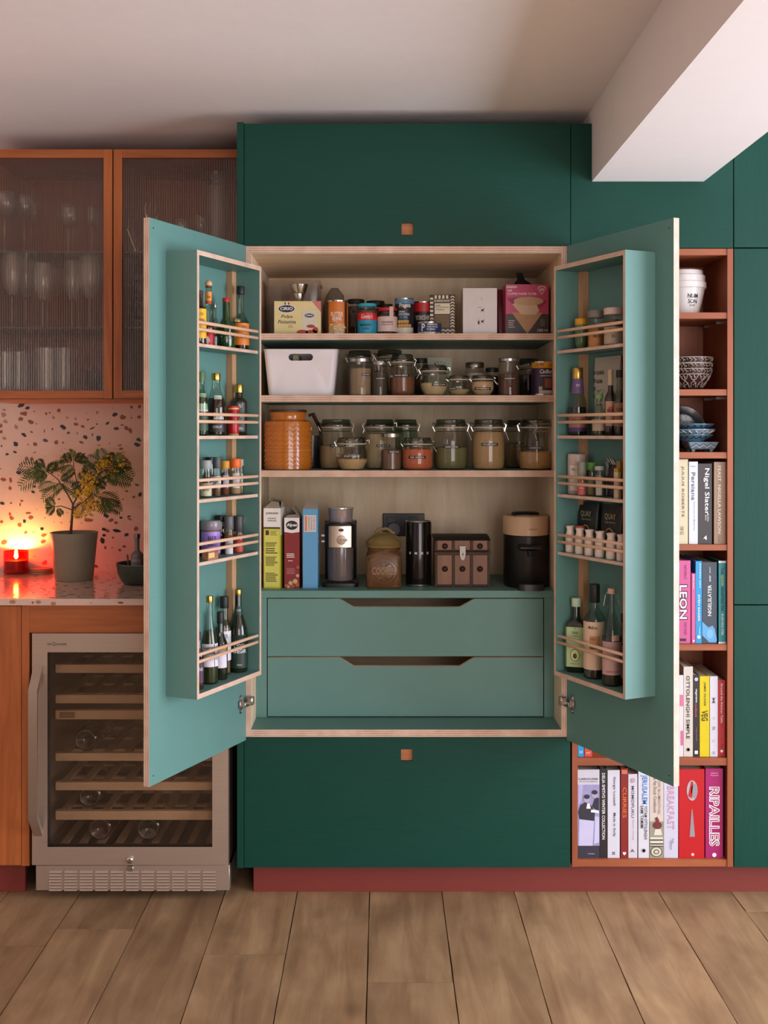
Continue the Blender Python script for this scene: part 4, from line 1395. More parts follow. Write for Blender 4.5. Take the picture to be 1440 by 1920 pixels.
clip_jar('squat clip-top jar of orange-red lentils', 753, 812.5, 820.5, .21, zb, .80, (184, 92, 60), 'RED LENTILS', bowl=False, tz=.50, tw=1.1, ang=-.05, clip=1)
clip_jar('large clip-top jar half full of green lentils', 812.5, 877.5, 786.5, .25, zb, .52, (104, 100, 62), 'GREEN LENTILS', tz=.54, tw=.95, ang=.0, clip=1)
clip_jar('large clip-top jar filled to the top with pale brown oats', 884, 947, 786.5, .235, zb, .90, (164, 132, 92), 'ROLLED OATS', tz=.60, tw=1.0, ang=.0, clip=1)
clip_jar('large clip-top jar one third full of golden couscous', 972, 1037.5, 786.5, .235, zb, .42, (176, 134, 84), 'COUSCOUS', tz=.52, tw=.8, ang=-.15, clip=-1)
clip_jar('clip-top jar of barley standing behind the couscous jar', 945, 1000, 788, .44, zb, .6, (150, 120, 86), 'BARLEY', tz=.56, tw=.8)

# ================================================================== pantry, counter
zb = ZC
def cereal(label, px0, px1, ytop, Y, depth, col, rz, flap, name='cereal_box'):
    t, b, w_, h = carton(label, name, px0, px1, ytop, Y, ZC, depth, col, rz=rz, top=(120, 104, 84))
    g = G()
    mf = mat((176, 160, 142), .7, name='grey_board')
    for pts in flap(w_, h, depth):
        V = [g.bm.verts.new(p) for p in pts]
        g.face(V, mf)
        V2 = [g.bm.verts.new((p[0], p[1] + .0006, p[2] - .0004)) for p in pts]
        g.face(V2, mf)
    g.obj('top_flap', t)
    return t, b, w_, h
def flap1(w_, h, d):
    return [[(-w_ / 2, 0, h), (w_ / 2, 0, h), (w_ * .3, d * .30, h + .018), (-w_ * .1, d * .30, h + .022)],
            [(-w_ / 2, d, h), (w_ / 2, d, h), (w_ * .4, d * .55, h + .026), (-w_ * .2, d * .5, h + .030)],
            [(-w_ / 2, 0, h), (-w_ / 2, d, h), (-w_ * .05, d * .45, h + .034)],
            [(w_ / 2, 0, h), (w_ / 2, d, h), (w_ * .4, d * .55, h + .022)]]
t, b, w_, h = cereal('yellow-green porridge carton with a white top leaning beside the chocolate cereal', 494, 526, 953, .20, .10, (198, 194, 66), math.radians(-5), flap1)
x0 = -w_ / 2
panel(b, rect(x0, w_ / 2, h * .76, h), WHITE, 0, .0005)
panel(b, rect(x0 + .001, w_ / 2 - .001, h * .745, h * .765), mat((60, 50, 30), .5), -.0005, .0005)
g = G(); g.box((w_ / 2 + .0001, .001, h * .66), (w_ / 2 + .0006, .099, h), WHITE); g.obj('print', b)
g = G(); g.box((w_ / 2 + .0001, .001, .001), (w_ / 2 + .0006, .099, h * .66), mat((170, 164, 30), .45)); g.obj('print', b)
text(b, 'JORDANS', (0, h * .935), w_ * .72, h * .03, BLACK, y=-.0005, bold=.02)
text(b, 'ORGANIC', (0, h * .875), w_ * .5, h * .018, BLACK, y=-.0005)
text(b, 'PORRIDGE', (0, h * .845), w_ * .52, h * .018, BLACK, y=-.0005)
l = panel(b, rect(x0 + w_ * .06, w_ / 2 - w_ * .08, h * .02, h * .73), mat((214, 210, 100), .5), 0, .0004)
panel(l, rect(x0 + w_ * .12, x0 + w_ * .32, h * .665, h * .725), mat((70, 40, 40), .5), -.0004)
lines(l, x0 + w_ * .40, w_ / 2 - w_ * .15, h * .66, h * .72, 4, mat((130, 126, 50), .5), -.0004)
for i, (za, zc, n) in enumerate(((.52, .58, 4), (.43, .51, 3), (.28, .40, 8), (.08, .20, 8))):
    lines(l, x0 + w_ * .12, w_ / 2 - w_ * .15, h * za, h * zc, n, mat((60, 56, 20), .5), -.0004, seed=i)
def flap2(w_, h, d):
    return [[(-w_ / 2, 0, h), (w_ / 2, 0, h), (w_ * .42, d * .2, h + .012), (-w_ * .3, d * .2, h + .008)],
            [(w_ / 2, 0, h), (w_ / 2, d, h), (w_ * .1, d * .6, h + .036), (-w_ * .1, d * .3, h + .032)],
            [(-w_ / 2, d, h), (w_ / 2, d, h), (w_ * .1, d * .6, h + .036), (-w_ * .5, d * .7, h + .026)]]
t, b, w_, h = cereal('dark red muesli carton with a white top and hazelnuts pictured at its foot', 533, 561.5, 971, .205, .085, (134, 36, 38), math.radians(-2), flap2)
x0 = -w_ / 2
panel(b, [(x0, h), (w_ / 2, h), (w_ / 2, h * .80), (0, h * .785), (x0, h * .80)], WHITE, 0, .0005)
l = panel(b, ell(0, h * .895, w_ * .40, h * .066), mat((34, 34, 36), .4), -.0005)
text(l, 'Alpen', (0, h * .895), w_ * .72, h * .058, WHITE, y=-.001, shear=.2, bold=.03)
lines(b, x0 + w_ * .15, w_ / 2 - w_ * .2, h * .43, h * .50, 3, WHITE, 0, 5)
lines(b, x0 + w_ * .25, w_ / 2 - w_ * .35, h * .38, h * .40, 1, WHITE, 0, 6)
lines(b, x0 + w_ * .15, w_ / 2 - w_ * .25, h * .20, h * .29, 6, mat((176, 120, 116), .5), 0, 7)
for i, (a, c, r_) in enumerate(((-.36, .04, .12), (-.08, .075, .14), (.05, .025, .13), (.22, .10, .16), (.36, .05, .13), (.38, .18, .11), (.40, .30, .10), (-.22, .02, .1))):
    panel(b, ell(w_ * a, max(h * c, w_ * r_), w_ * min(r_, .5 - abs(a)), w_ * r_, 10), mat(((166, 96, 54), (206, 166, 124))[i % 2], .5), -.0002 * (i + 1), .0003)
def flap3(w_, h, d):
    return [[(-w_ / 2, 0, h), (w_ / 2, 0, h), (w_ * .46, d * .5, h + .022), (-w_ * .2, d * .4, h + .024)],
            [(w_ / 2, 0, h), (w_ / 2, d, h), (w_ * .46, d * .5, h + .022)],
            [(-w_ / 2, 0, h), (-w_ / 2, d, h), (-w_ * .2, d * .4, h + .024)],
            [(-w_ / 2, d, h), (w_ / 2, d, h), (w_ * .46, d * .5, h + .022), (-w_ * .2, d * .4, h + .024)]]
t, b, w_, h = cereal('bright blue cereal carton with a small orange and white panel', 567.5, 596, 954, .205, .085, (92, 160, 204), 0, flap3)
x0 = -w_ / 2
l = panel(b, rect(x0 + w_ * .10, x0 + w_ * .88, h * .71, h * .92), mat((222, 208, 200), .5))
panel(l, rect(x0 + w_ * .16, x0 + w_ * .28, h * .72, h * .91), mat((214, 120, 70), .5), -.0004)
for k, (s_, xx) in enumerate((('FOR YOUR', .75), ('NUTRI-GRAIN', .58), ('BREAKFASTS', .41))):
    text(l, s_, (x0 + w_ * xx, h * .815), h * .17, w_ * .10, GREY, y=-.0004, rot=-PI / 2)

# coffee grinder
x, w_, h = place(612, 670, 951, .30, zb)
t = thing('coffee_grinder', 'black and brushed steel coffee grinder with a smoky bean hopper', 'grinder', (x - .004, .30, zb))
m_blk = mat((22, 21, 22), .35, name='black_plastic')
R = w_ / 2
g = G()
g.loft([[(p[0], p[1] + dy, z) for p in rrect(ww, dd, .02)] for ww, dd, z, dy in ((w_ * 1.15, .15, 0, .0), (w_ * 1.15, .15, .012, 0), (w_ * 1.02, .13, .02, .0))], m_blk); g.obj('base', t)
g = G()
g.loft([[(p[0], p[1] + .028, z) for p in rrect(w_ * 1.02, .075, .02)] for z in (.018, h * .55, h * .82)], m_blk)
g.loft([[(p[0], p[1], z) for p in rrect(w_ * k, .13 * k, .03)] for k, z in ((1.0, h * .50), (1.0, h * .76), (.96, h * .80), (.86, h * .815))], m_blk)
g.obj('housing', t)
g = G()
n = 10
ra = [[(R * .86 * math.sin(-1.0 + 2.0 * i / n) , -.057 - .010 * math.cos(-1.0 + 2.0 * i / n), z) for i in range(n + 1)] for z in (h * .505, h * .775)]
g.loft(ra, mat((206, 192, 176), .3, 1, name='steel_fascia'), False, False, True, closed=False)
fs_ = g.obj('fascia', t)
g = G()
g.lathe([(0, -.004), (.0155, -.004), (.0155, .003), (.012, .004), (0, .004)], m_steel, 24)
bmesh.ops.rotate(g.bm, verts=g.bm.verts, matrix=Matrix.Rotation(PI / 2, 3, 'X'))
g.box((-.003, -.012, -.003), (.020, -.004, .003), m_chrome, bev=.001)
bmesh.ops.translate(g.bm, verts=g.bm.verts, vec=(.005, -.068, h * .60))
g.obj('dial', t)
g = G()
g.prism(ell(.004, h * .725, .009, .005, 14), 'y', -.0682, -.0672, mat((50, 46, 44), .4)); g.obj('badge', t)
g = G(); g.lathe([(0, h * .02), (R * .80, h * .022), (R * .84, h * .05), (R * .84, h * .50), (0, h * .50)], mat((104, 94, 92), .12, var=.15, scale=(4, 4, 4), coat=.6, name='smoky_cup'), 28, (0, -.022, 0)); g.obj('grounds_cup', t)
g = G(); g.lathe([(R * .74, h * .815), (R * .76, h * .825), (R * .80, h * .97), (R * .86, h * .985), (R * .86, h), (0, h)], mat((196, 182, 178), .2, .5, coat=.4, name='smoky_hopper'), 28); g.obj('hopper', t)
g = G()
for q in (0, .012):
    g.box((-w_ * .62, -.02, h * .55 + q * 1.6), (-w_ * .50, -.012, h * .55 + q * 1.6 + .008), m_chrome, bev=.001)
g.obj('side_buttons', t)

# wall socket on the pantry back
x0, x1 = wx(718, .55), wx(796, .55)
z0, z1 = wz(1005, .55), wz(963, .55)
t = thing('wall_socket', 'black double wall socket with a pale round plug in it', 'socket', ((x0 + x1) / 2, BACK - .001, z0))
sw, sh = (x1 - x0), z1 - z0
g = G(); g.box((-sw / 2, -.010, 0), (sw / 2, 0, sh), mat((36, 35, 38), .4, name='black_socket_plate'), bev=.002); g.obj('plate', t)
for q in (-.3, .22):
    g = G(); g.box((sw * q - .016, -.013, sh * .55), (sw * q + .016, -.0098, sh * .85), mat((28, 27, 30), .4), bev=.001); g.obj('switch', t)
g = G(); g.lathe([(0, -.014), (.021, -.014), (.022, -.010), (.022, .014), (0, .014)], mat((120, 122, 132), .5, name='grey_plug'), 20)
bmesh.ops.rotate(g.bm, verts=g.bm.verts, matrix=Matrix.Rotation(PI / 2, 3, 'X')); bmesh.ops.translate(g.bm, verts=g.bm.verts, vec=(-sw * .24, -.026, sh * .32)); g.obj('plug', t)
g = G(); g.box((sw * .05, -.03, sh * .15), (sw * .30, -.011, sh * .62), m_blk, bev=.003); g.obj('plug', t)
g = G(); g.tube([(sw * .17, -.028, sh * .2), (sw * .19, -.032, -.02), (sw * .17, -.03, -.08)], .0035, m_blk, 6); g.obj('cable', t)

# biscuit barrel
x, w_, h = place(685, 754, 989, .25, zb)
R = w_ / 2 
t = thing('cookie_jar', 'brown stoneware cookie jar with embossed panel and rounded brass-coloured lid', 'cookie jar', (x, .25, zb))
m_stone = mat((104, 70, 38), .35, var=.35, scale=(7, 7, 7), coat=.25, name='mottled_stoneware')
m_brass = mat((128, 108, 62), .3, var=.3, scale=(6, 6, 14), coat=.3, name='olive_glaze')
hb = h * .60
def sq(k, z, r=.3):
    return [(p[0], p[1], z) for p in rrect(2 * R * k, 2 * R * k, R * r, 4)]
g = G(); g.loft([sq(.90, 0), sq(.95, .004), sq(.96, hb * .5), sq(.95, hb * .9), sq(.88, hb, .6), sq(.86, hb * 1.04, .85), sq(.9, hb * 1.10, .95)], m_stone); g.obj('body', t)
g = G(); g.lathe([(R * .86, hb * 1.10), (R * .98, hb * 1.13), (R * 1.0, hb * 1.17), (R * .93, hb * 1.2), (R * .97, hb * 1.24), (R * 1.0, hb * 1.27), (R * .9, hb * 1.34), (R * .6, hb * 1.47), (R * .35, hb * 1.52), (0, hb * 1.53)], m_brass, 32); g.obj('lid', t)
g = G(); g.tube([(-R * .42, 0, hb * 1.49), (-R * .3, 0, hb * 1.6), (-.1 * R, 0, h - .006), (R * .1, 0, h - .004), (R * .3, 0, hb * 1.6), (R * .48, 0, hb * 1.50), (R * .62, 0, hb * 1.52)], [.007, .006, .006, .006, .006, .007, .004], m_brass, 8); g.obj('lid_handle', t)
g = G()
yf = -R * .965
for rr in (.74, .56):
    g.tube([(R * rr * math.cos(2 * PI * i / 28), yf, hb * .48 + R * rr * .92 * math.sin(2 * PI * i / 28)) for i in range(28)], .0016, m_stone, 5, closed=True)
for i in range(8):
    a = 2 * PI * i / 8 + .39
    if abs(math.sin(a)) > .5:
        for dd in (-.18, .18):
            g.tube([(R * .18 * math.cos(a), yf, hb * .48 + R * .30 * math.sin(a)), (R * .52 * math.cos(a + dd), yf, hb * .48 + R * .50 * math.sin(a + dd))], .0022, m_stone, 5)
for sx in (-1, 1):
    for szz in (-1, 1):
        g.tube([(sx * R * .76, yf, hb * .48 + szz * R * .40), (sx * R * .80, yf, hb * .48 + szz * R * .74), (sx * R * .5, yf, hb * .48 + szz * R * .78)], .0016, m_stone, 5)
g.obj('embossed_panel', t)
o = text(t, 'COOKIES', (0, hb * .50), R * 1.25, hb * .22, mat((150, 106, 58), .4), y=yf - .0025, bold=.03)
# milk frother
x, w_, h = place(760.5, 809, 975.5, .27, zb)
R = w_ / 2
t = thing('milk_frother', 'tall black glossy cylindrical milk frother with a chrome rim', 'frother', (x, .27, zb))
g = G(); g.lathe([(0, 0), (R * .98, 0), (R, .003), (R, h * .96), (R * .97, h * .985), (0, h * .985)], mat((14, 13, 14), .12, name='gloss_black'), 32); g.obj('body', t)
g = G(); g.tube([(R * .96 * math.cos(2 * PI * i / 28), R * .96 * math.sin(2 * PI * i / 28), h * .985) for i in range(28)], .0018, m_chrome, 6, closed=True)
g.obj('chrome_rim', t)
g = G(); g.lathe([(R * 1.0, 0), (R * 1.03, .002), (R * 1.03, .008), (R * 1.0, .009)], m_chrome, 32); g.obj('chrome_foot', t)
for ch, a in (('S', -.72), ('M', -.24), ('E', .24), ('G', .72)):
    text(t, ch, (a * R, h * .515), .0075, .0075, WHITE, r=R, bold=.03)

# treasure-style box
x, w_, h = place(814, 920, 1006, .235, zb)
t = thing('wooden_chest', 'small brown wooden trunk with metal straps, studs and a hasp', 'chest', (x, .235, zb))
m_trunk = wood((112, 72, 46), (150, 102, 70), 'z', .5, 40, 'trunk_wood')
m_dkm = mat((58, 38, 28), .4, .3, var=.4, scale=(40, 40, 40), bump=.4, bscale=10, name='tarnished_strap')
m_brs = mat((150, 124, 78), .35, .8, name='old_brass')
dp = .12
zl = h * .70
g = G(); g.box((-w_ / 2 + .002, 0, .003), (w_ / 2 - .002, dp, zl), m_trunk, bev=.001); g.obj('body', t)
g = G(); g.box((-w_ / 2 + .002, 0, zl + .002), (w_ / 2 - .002, dp, h * .92), m_trunk)
g.loft([[(-w_ / 2, -.002, h * .92), (w_ / 2, -.002, h * .92), (w_ / 2, dp, h * .92), (-w_ / 2, dp, h * .92)], [(-w_ / 2 - .004, dp * .2, h * .985), (w_ / 2 - .003, dp * .2, h * .985), (w_ / 2 - .003, dp * .9, h), (-w_ / 2 - .004, dp * .9, h)]], mat((44, 32, 28), .6, bump=.5, name='dark_leather'), True, True, False)
g.obj('lid', t)
g = G()
for xc in (-.465, -.16, .16, .465):
    wv = w_ * (.045 if abs(xc) > .3 else .05)
    g.box((xc * w_ - wv / 2, -.003, .003), (xc * w_ + wv / 2, .002, zl - .002), m_dkm, bev=.001)
    g.box((xc * w_ - wv / 2, -.003, zl + .003), (xc * w_ + wv / 2, .002, h * .92), m_dkm, bev=.001)
for za, zc in ((0, .008), (zl - .011, zl - .001), (zl + .002, zl + .006)):
    g.box((-w_ / 2, -.0035, za), (w_ / 2, .002, zc), m_dkm, bev=.001)
g.obj('straps', t)
for xc, zc in ((-.31, .81), (.31, .81), (-.31, .36), (0, .36), (.31, .36)):
    g = G(); g.lathe([(.009, 0), (.010, .001), (.007, .003), (.0055, .002), (.0035, .005), (0, .0055)], m_dkm, 14)
    bmesh.ops.rotate(g.bm, verts=g.bm.verts, matrix=Matrix.Rotation(PI / 2, 3, 'X')); bmesh.ops.translate(g.bm, verts=g.bm.verts, vec=(xc * w_, -.0005, zc * h)); g.obj('stud', t)
g = G()
for xc in (-.465, -.16, .16, .465):
    for zc in (.02, .35, .66):
        g.ball((xc * w_, -.004, zc * h), .0018, m_brs, 8, 4)
g.obj('nails', t)
g = G(); g.prism([(-.009, h * .80), (.009, h * .80), (.010, h * .68), (.008, h * .58), (.003, h * .53), (-.005, h * .55), (-.009, h * .63)], 'y', -.009, -.004, mat((120, 112, 104), .35, .9, name='dull_iron'))
g.box((-.013, -.008, h * .79), (.014, -.003, h * .82), mat((120, 112, 104), .35, .9, name='dull_iron'), bev=.001)
g.prism(ell(.001, h * .655, .002, .005, 8), 'y', -.0096, -.0088, BLACK); g.obj('hasp', t)

# coffee machine
x, w_, h = place(945, 1030, 961.5, .265, zb)
R = w_ / 2
t = thing('coffee_machine', 'cream and black pod coffee machine at the end of the pantry counter', 'coffee machine', (x, .285, zb))
m_cr = mat((214, 178, 142), .35, name='cream_plastic')
m_bk2 = mat((20, 18, 18), .4, name='matt_black')
def oval(k, z, d=.20, dy=0):
    return [(R * k * math.cos(2 * PI * i / 28), d / 2 * k * math.sin(2 * PI * i / 28) + dy, z) for i in range(28)]
g = G(); g.loft([oval(.96, 0), oval(1.0, .006), oval(1.0, h * .70)], m_bk2); b = g.obj('body', t)
g = G(); g.loft([oval(1.01, h * .71), oval(1.01, h * .73), oval(1.01, h * .93), oval(.97, h * .965)], m_cr); hd = g.obj('head', t)
text(hd, 'NESPRESSO', (.010, h * .80), .028, .0038, mat((140, 100, 70), .5), y=-.1009)
g = G(); g.loft([oval(.62, h * .96, .16, .02), oval(.62, h * .985, .16, .02), oval(.55, h, .14, .02)], m_bk2); g.obj('lever', t)
g = G(); g.loft([oval(.5, h * .962, .08, -.045), oval(.5, h * .972, .08, -.045)], m_cr); g.obj('lid_button', t)
g = G(); g.box((-R * .55, -.125, h * .52), (R * .55, -.08, h * .60), m_bk2, bev=.008); g.lathe([(.008, h * .44), (.011, h * .52)], m_bk2, 12, (0, -.112, 0)); g.obj('spout', t)
g = G(); g.loft([[(p[0], p[1] - .115, z) for p in rrect(R * 1.1, .06, .02)] for z in (0, .016, .02)], mat((34, 31, 31), .35, name='drip_tray')); dtr = g.obj('drip_tray', t)

# ================================================================== things standing in the door racks
_DR = {'left': ((HLX, 0), (-math.cos(AL), -math.sin(AL)), (math.sin(AL), -math.cos(AL))),
       'right': ((HRX, 0), (math.cos(AR), math.sin(AR)), (math.sin(AR), -math.cos(AR)))}
def rk(side, px, a):
    (hx_, hy_), (ux, uy), (nx, ny) = _DR[side]
    k = (px - CX) / F
    # hx + ux*u + nx*a = k*(D + uy*u + ny*a)
    u = (k * (D + ny * a) - hx_ - nx * a) / (ux - k * uy)
    return hx_ + ux * u + nx * a, uy * u + ny * a, u

def rb(side, idx, px0, px1, ytop, a=.046):
    x, y, u = rk(side, (px0 + px1) / 2, a)
    s_ = S(y)
    R = min((px1 - px0) / s_ / 2, .0415)
    u = min(max(u, RU0 + .0105 + R), RU1 - .0105 - R)
    (hx_, hy_), U, N = _DR[side]
    x, y = hx_ + U[0] * u + N[0] * a, U[1] * u + N[1] * a
    z = SHZ[idx]
    return x, y, z, R, wz(ytop, y) - z

m_clear = glass((222, 230, 222), .05, .55, .02, 'clear_bottle_glass')
m_grn = mat((34, 62, 26), .08, var=.1, coat=.5, name='green_bottle_glass')
m_grnd = mat((24, 30, 14), .08, var=.1, coat=.5, name='dark_olive_bottle_glass')
m_brn = mat((46, 28, 16), .1, var=.1, coat=.4, name='brown_bottle_glass')
def RBot(label, name, side, idx, px0, px1, ytop, a, neck, z1, z2, gm, cap, labels=(), liquid=None, rz=0, **k):
    x, y, z, R, H = rb(side, idx, px0, px1, ytop, a)
    return bottle(label, name, x, y, z, R, H, neck * R, z1, z2, gm, (cap[0], cap[1] * H, cap[2] * R, cap[3]), labels, liquid, rz, **k), R, H

GOLD = (206, 164, 84)
LA = .25           # labels in the left rack turn a little towards the room
# --- left, top
t, R, H = RBot('hot sauce bottle with a tall bright yellow label in the left door rack', 'sauce_bottle', 'left', 4, 363, 387, 545, .060, .45, .66, .74, m_brn, ((60, 40, 26), .06, .5, 0),
     ((.12, .66, 2.6, LA, (230, 176, 20), (('ALTO', .56, 1.0, .05, (120, 70, 20)), ('VALENTINA', .45, 1.4, .05, (120, 60, 20)))),))
t, R, H = RBot('hot sauce bottle with a wooden ball stopper and orange neck band', 'sauce_bottle', 'left', 4, 381, 401, 536, .050, .58, .58, .70, m_clear, ((86, 52, 30), .03, .6, 0),
     ((.72, .90, 3.0, LA, (224, 140, 50), (('Original', .81, 1.0, .05, (60, 40, 20)),)), (.70, .75, 3.0, LA, (200, 40, 36), ()), (.02, .26, 2.8, LA, (186, 26, 32), ())), ((150, 74, 52), .40))
g = G(); g.ball((0, 0, H + .006), .0105, mat((214, 170, 124), .5, name='ball_stopper_wood'), 14, 8); g.obj('ball_stopper', t)
panel(t, [(0, .004), (.0075, .016), (0, .030), (-.0075, .016)], mat((226, 190, 180), .5), -R * 1.03, .0004)
RBot('small clear bottle with a grey metal cap beside the green pepper sauce', 'sauce_bottle', 'left', 4, 396, 409, 569, .035, .55, .55, .72, m_clear, ((150, 146, 140), .09, .6, 1), (), ((60, 46, 34), .45))
t, R, H = RBot('green glass pepper sauce bottle with a red cap and white diamond label', 'sauce_bottle', 'left', 4, 407, 441, 559, .046, .40, .40, .62, m_grn, ((184, 24, 34), .09, .40, 0))
g = G(); dl = [(0, H * .02), (R * 1.0, H * .24), (0, H * .42), (-R * 1.0, H * .24)]
vs = []
for (px_, pz_) in dl:
    vs.append(g.bm.verts.new(((R + .0006) * math.sin(px_ / R + .55), -(R + .0006) * math.cos(px_ / R + .55), pz_)))
cv = g.bm.verts.new(((R + .0012) * math.sin(.55), -(R + .0012) * math.cos(.55), H * .24))
for i in range(4):
    g.face([vs[i], vs[(i + 1) % 4], cv], WHITE)
l = g.obj('diamond_label', t)
text(l, 'PEPPER', (.55 * R, H * .27), R * .9, H * .035, mat((60, 90, 60), .5), r=R + .001)
text(l, 'SAUCE', (.55 * R, H * .20), R * .7, H * .035, mat((60, 90, 60), .5), r=R + .001)
x, y, z, R, H = rb('left', 4, 430, 456, 598, .030)
t = screw_jar('small jar with a shiny gold lid in the top of the left rack', 0, 0, 0, 0, z, .8, (70, 44, 34), (214, 180, 130), 1, loc=(x, y, 2 * R, H), lid_h=.010, paper=(.1, .75, 2.2, (214, 208, 204)), ang=.2, name='spice_jar')
t, R, H = RBot('tall clear bottle with an orange label and rounded black cap', 'sauce_bottle', 'left', 4, 440, 471, 537, .050, .40, .42, .60, m_clear, ((14, 22, 22), .12, .48, 0),
     ((.08, .42, 2.2, .55, (226, 122, 26), (('MITSU', .22, .9, .06, (110, 40, 10)), ('YUZU', .36, .6, .04, (110, 50, 10)))),), ((40, 22, 14), .10))
# --- left, second
RBot('bottle with a lime green seal and white label edging the second left shelf', 'sauce_bottle', 'left', 3, 364, 390, 697, .058, .45, .58, .74, m_jarg, ((80, 110, 66), .16, .55, 0), ((.38, .66, 2.6, LA, (206, 206, 186), (('OLD', .57, .9, .08, (60, 60, 50)),)), (.08, .36, 2.6, LA, (60, 84, 60), ())), ((60, 60, 40), .6))
t, R, H = RBot('wide-shouldered syrup bottle with gold cap and white curved label', 'syrup_bottle', 'left', 3, 386, 424, 700, .044, .42, .45, .82, m_clear, (GOLD, .11, .44, 1), ((.26, .64, 1.1, .45, (222, 212, 210), (('Rose', .50, .75, .13, (60, 50, 60)), ('e', .36, .25, .08, (60, 50, 60)))), (.06, .22, 1.6, .3, (40, 30, 28), (('SYRUP', .14, .9, .04, (200, 190, 180)),))), ((58, 28, 18), .60))
t, R, H = RBot('slim bright red pepper tin on the second left shelf', 'pepper_tin', 'left', 3, 427, 448, 761, .046, .96, .94, .95, mat((190, 20, 26), .35, name='red_tin'), ((190, 20, 26), .06, 1.0, 0), ((.0, .06, 3.1, 0, (216, 180, 120), ()), (.88, .93, 3.1, 0, (216, 180, 120), ())), cat='tin')
t, R, H = RBot('dark square-shouldered bottle with a gold cap beside the red tin', 'sauce_bottle', 'left', 3, 442, 473, 721, .044, .45, .66, .76, m_brn, (GOLD, .16, .52, 1), ((.08, .64, 1.1, .35, (60, 66, 64), (('No 7', .58, .5, .08, (210, 206, 200)), ('truffle', .38, .8, .07, (200, 206, 200)), ('INFUSED', .30, .8, .05, (200, 206, 200)), ('200ml', .14, .5, .05, (200, 206, 200)))),))
# --- left, third: spice jars
def SJ(label, side, idx, px0, px1, ytop, a, fill, col, lid, lm=0, lh=.2, paper=None, texts=(), ang=None, group=None, shoulder=.92, lidr=1.0):
    x, y, z, R, H = rb(side, idx, px0, px1, ytop, a)
    return screw_jar(label, 0, 0, 0, 0, z, fill, col, lid, lm, loc=(x, y, 2 * R, H), lid_h=lh * H, paper=paper, ang=LA if ang is None else ang, name='spice_jar', shoulder=shoulder, lidr=lidr, texts=texts, group=group)
SJ('wide clear spice jar with a glass stopper lid on the third left shelf', 'left', 2, 375, 397, 863, .050, .5, (86, 52, 44), (150, 154, 150), 0, .22, (.05, .5, 2.4, (196, 186, 150)), (('BASIL', .28, 1.1, .1, (90, 80, 50)),))
SJ('spice jar lettered BAY on a white label', 'left', 2, 399, 414.5, 857, .056, .6, (110, 80, 56), (70, 74, 76), 0, .28, (.30, .72, 2.4, (226, 222, 222)), (('BAY', .55, 1.2, .18, (40, 36, 36)),))
SJ('spice jar with a mustard yellow lid and dark red contents', 'left', 2, 413.5, 430.5, 864, .046, .8, (104, 50, 36), (206, 140, 34), 0, .22, (.3, .75, 1.4, (206, 196, 206)), (('SUMAC', .6, .9, .08, (80, 70, 80)),), .4)
SJ('spice jar with a bright orange lid', 'left', 2, 430, 452.5, 860, .046, .8, (168, 134, 96), (232, 102, 22), 0, .24, (.25, .78, 1.2, (222, 214, 208)), (('CUMIN', .6, .8, .08, (80, 70, 70)),), .3)
SJ('tiny clear spice jar with a pale lid beside the orange-lidded one', 'left', 2, 452, 464, 861, .040, .6, (140, 120, 70), (150, 166, 158), 0, .18, (.3, .7, 1.6, (206, 204, 190)))
SJ('black-lidded spice jar half hidden behind the BAY jar', 'left', 2, 386, 402, 857, .018, .7, (60, 44, 36), (20, 20, 20), 0, .15)
# --- left, fourth
x, y, z, R, H = rb('left', 1, 376, 414, 976, .034)
t = thing('spice_tub', 'lilac-labelled spice tub with a grey domed plastic lid', 'tub', (x, y, z))
R = min(R, .028)
g = G(); g.lathe([(0, 0), (R * .9, 0), (R * .96, .003), (R * .96, H * .72), (R * .9, H * .74), (0, H * .74)], mat((120, 84, 60), .5, name='tub_body'), 24); g.obj('body', t)
l = wrap(t, R * .97, H * .10, H * .70, 3.0, mat((162, 124, 206), .45), .3, 14)
text(l, 'RAS EL', (.35 * R, H * .52), R * .9, H * .13, mat((50, 30, 70), .5), r=R * .97 + .0006, bold=.02)
text(l, 'HANOUT', (.35 * R, H * .36), R * 1.05, H * .13, mat((50, 30, 70), .5), r=R * .97 + .0006, bold=.02)
g = G(); g.lathe([(R * .98, H * .74), (R * 1.04, H * .76), (R * 1.06, H * .93), (R * .98, H), (0, H)], mat((132, 118, 124), .25, name='smoky_lid'), 24); g.obj('lid', t)
x, y, u = rk('left', 394, .078)
t = thing('match_box', 'little reddish wooden matchbox in front of the lilac spice tub', 'box', (x, y, SHZ[1]), AL)
g = G(); g.box((-.026, -.010, 0), (.026, .010, .030), wood((120, 56, 34), (206, 160, 110), 'x', .6, 90, 'matchbox_print'), bev=.0006); g.obj('box', t)
g = G(); g.box((-.024, -.0106, .006), (.006, -.0101, .020), mat((222, 186, 130), .5)); g.obj('print', t)
SJ('dark spice jar with a flat black lid behind the lilac tub', 'left', 1, 404, 424, 966, .020, .8, (40, 30, 28), (20, 22, 22), 0, .16)
SJ('spice jar with a grey lid and plain white label on the fourth left shelf', 'left', 1, 420.5, 438, 968, .055, .8, (130, 80, 56), (96, 92, 90), 0, .34, (.02, .62, 1.8, (206, 196, 196)), (('MIXED', .40, .9, .08, (120, 110, 110)),))
SJ('spice jar with black cap and a red-orange lower label', 'left', 1, 437, 457, 967, .050, .8, (150, 90, 60), (60, 58, 58), 0, .42, (.02, .60, 2.0, (190, 66, 46)), (('PAPRIKA', .36, 1.1, .1, (230, 200, 180)),))
SJ('spice bottle with a cream lid holding pinkish salt', 'left', 1, 454, 468, 971, .040, .62, (196, 140, 112), (214, 192, 140), 0, .16)
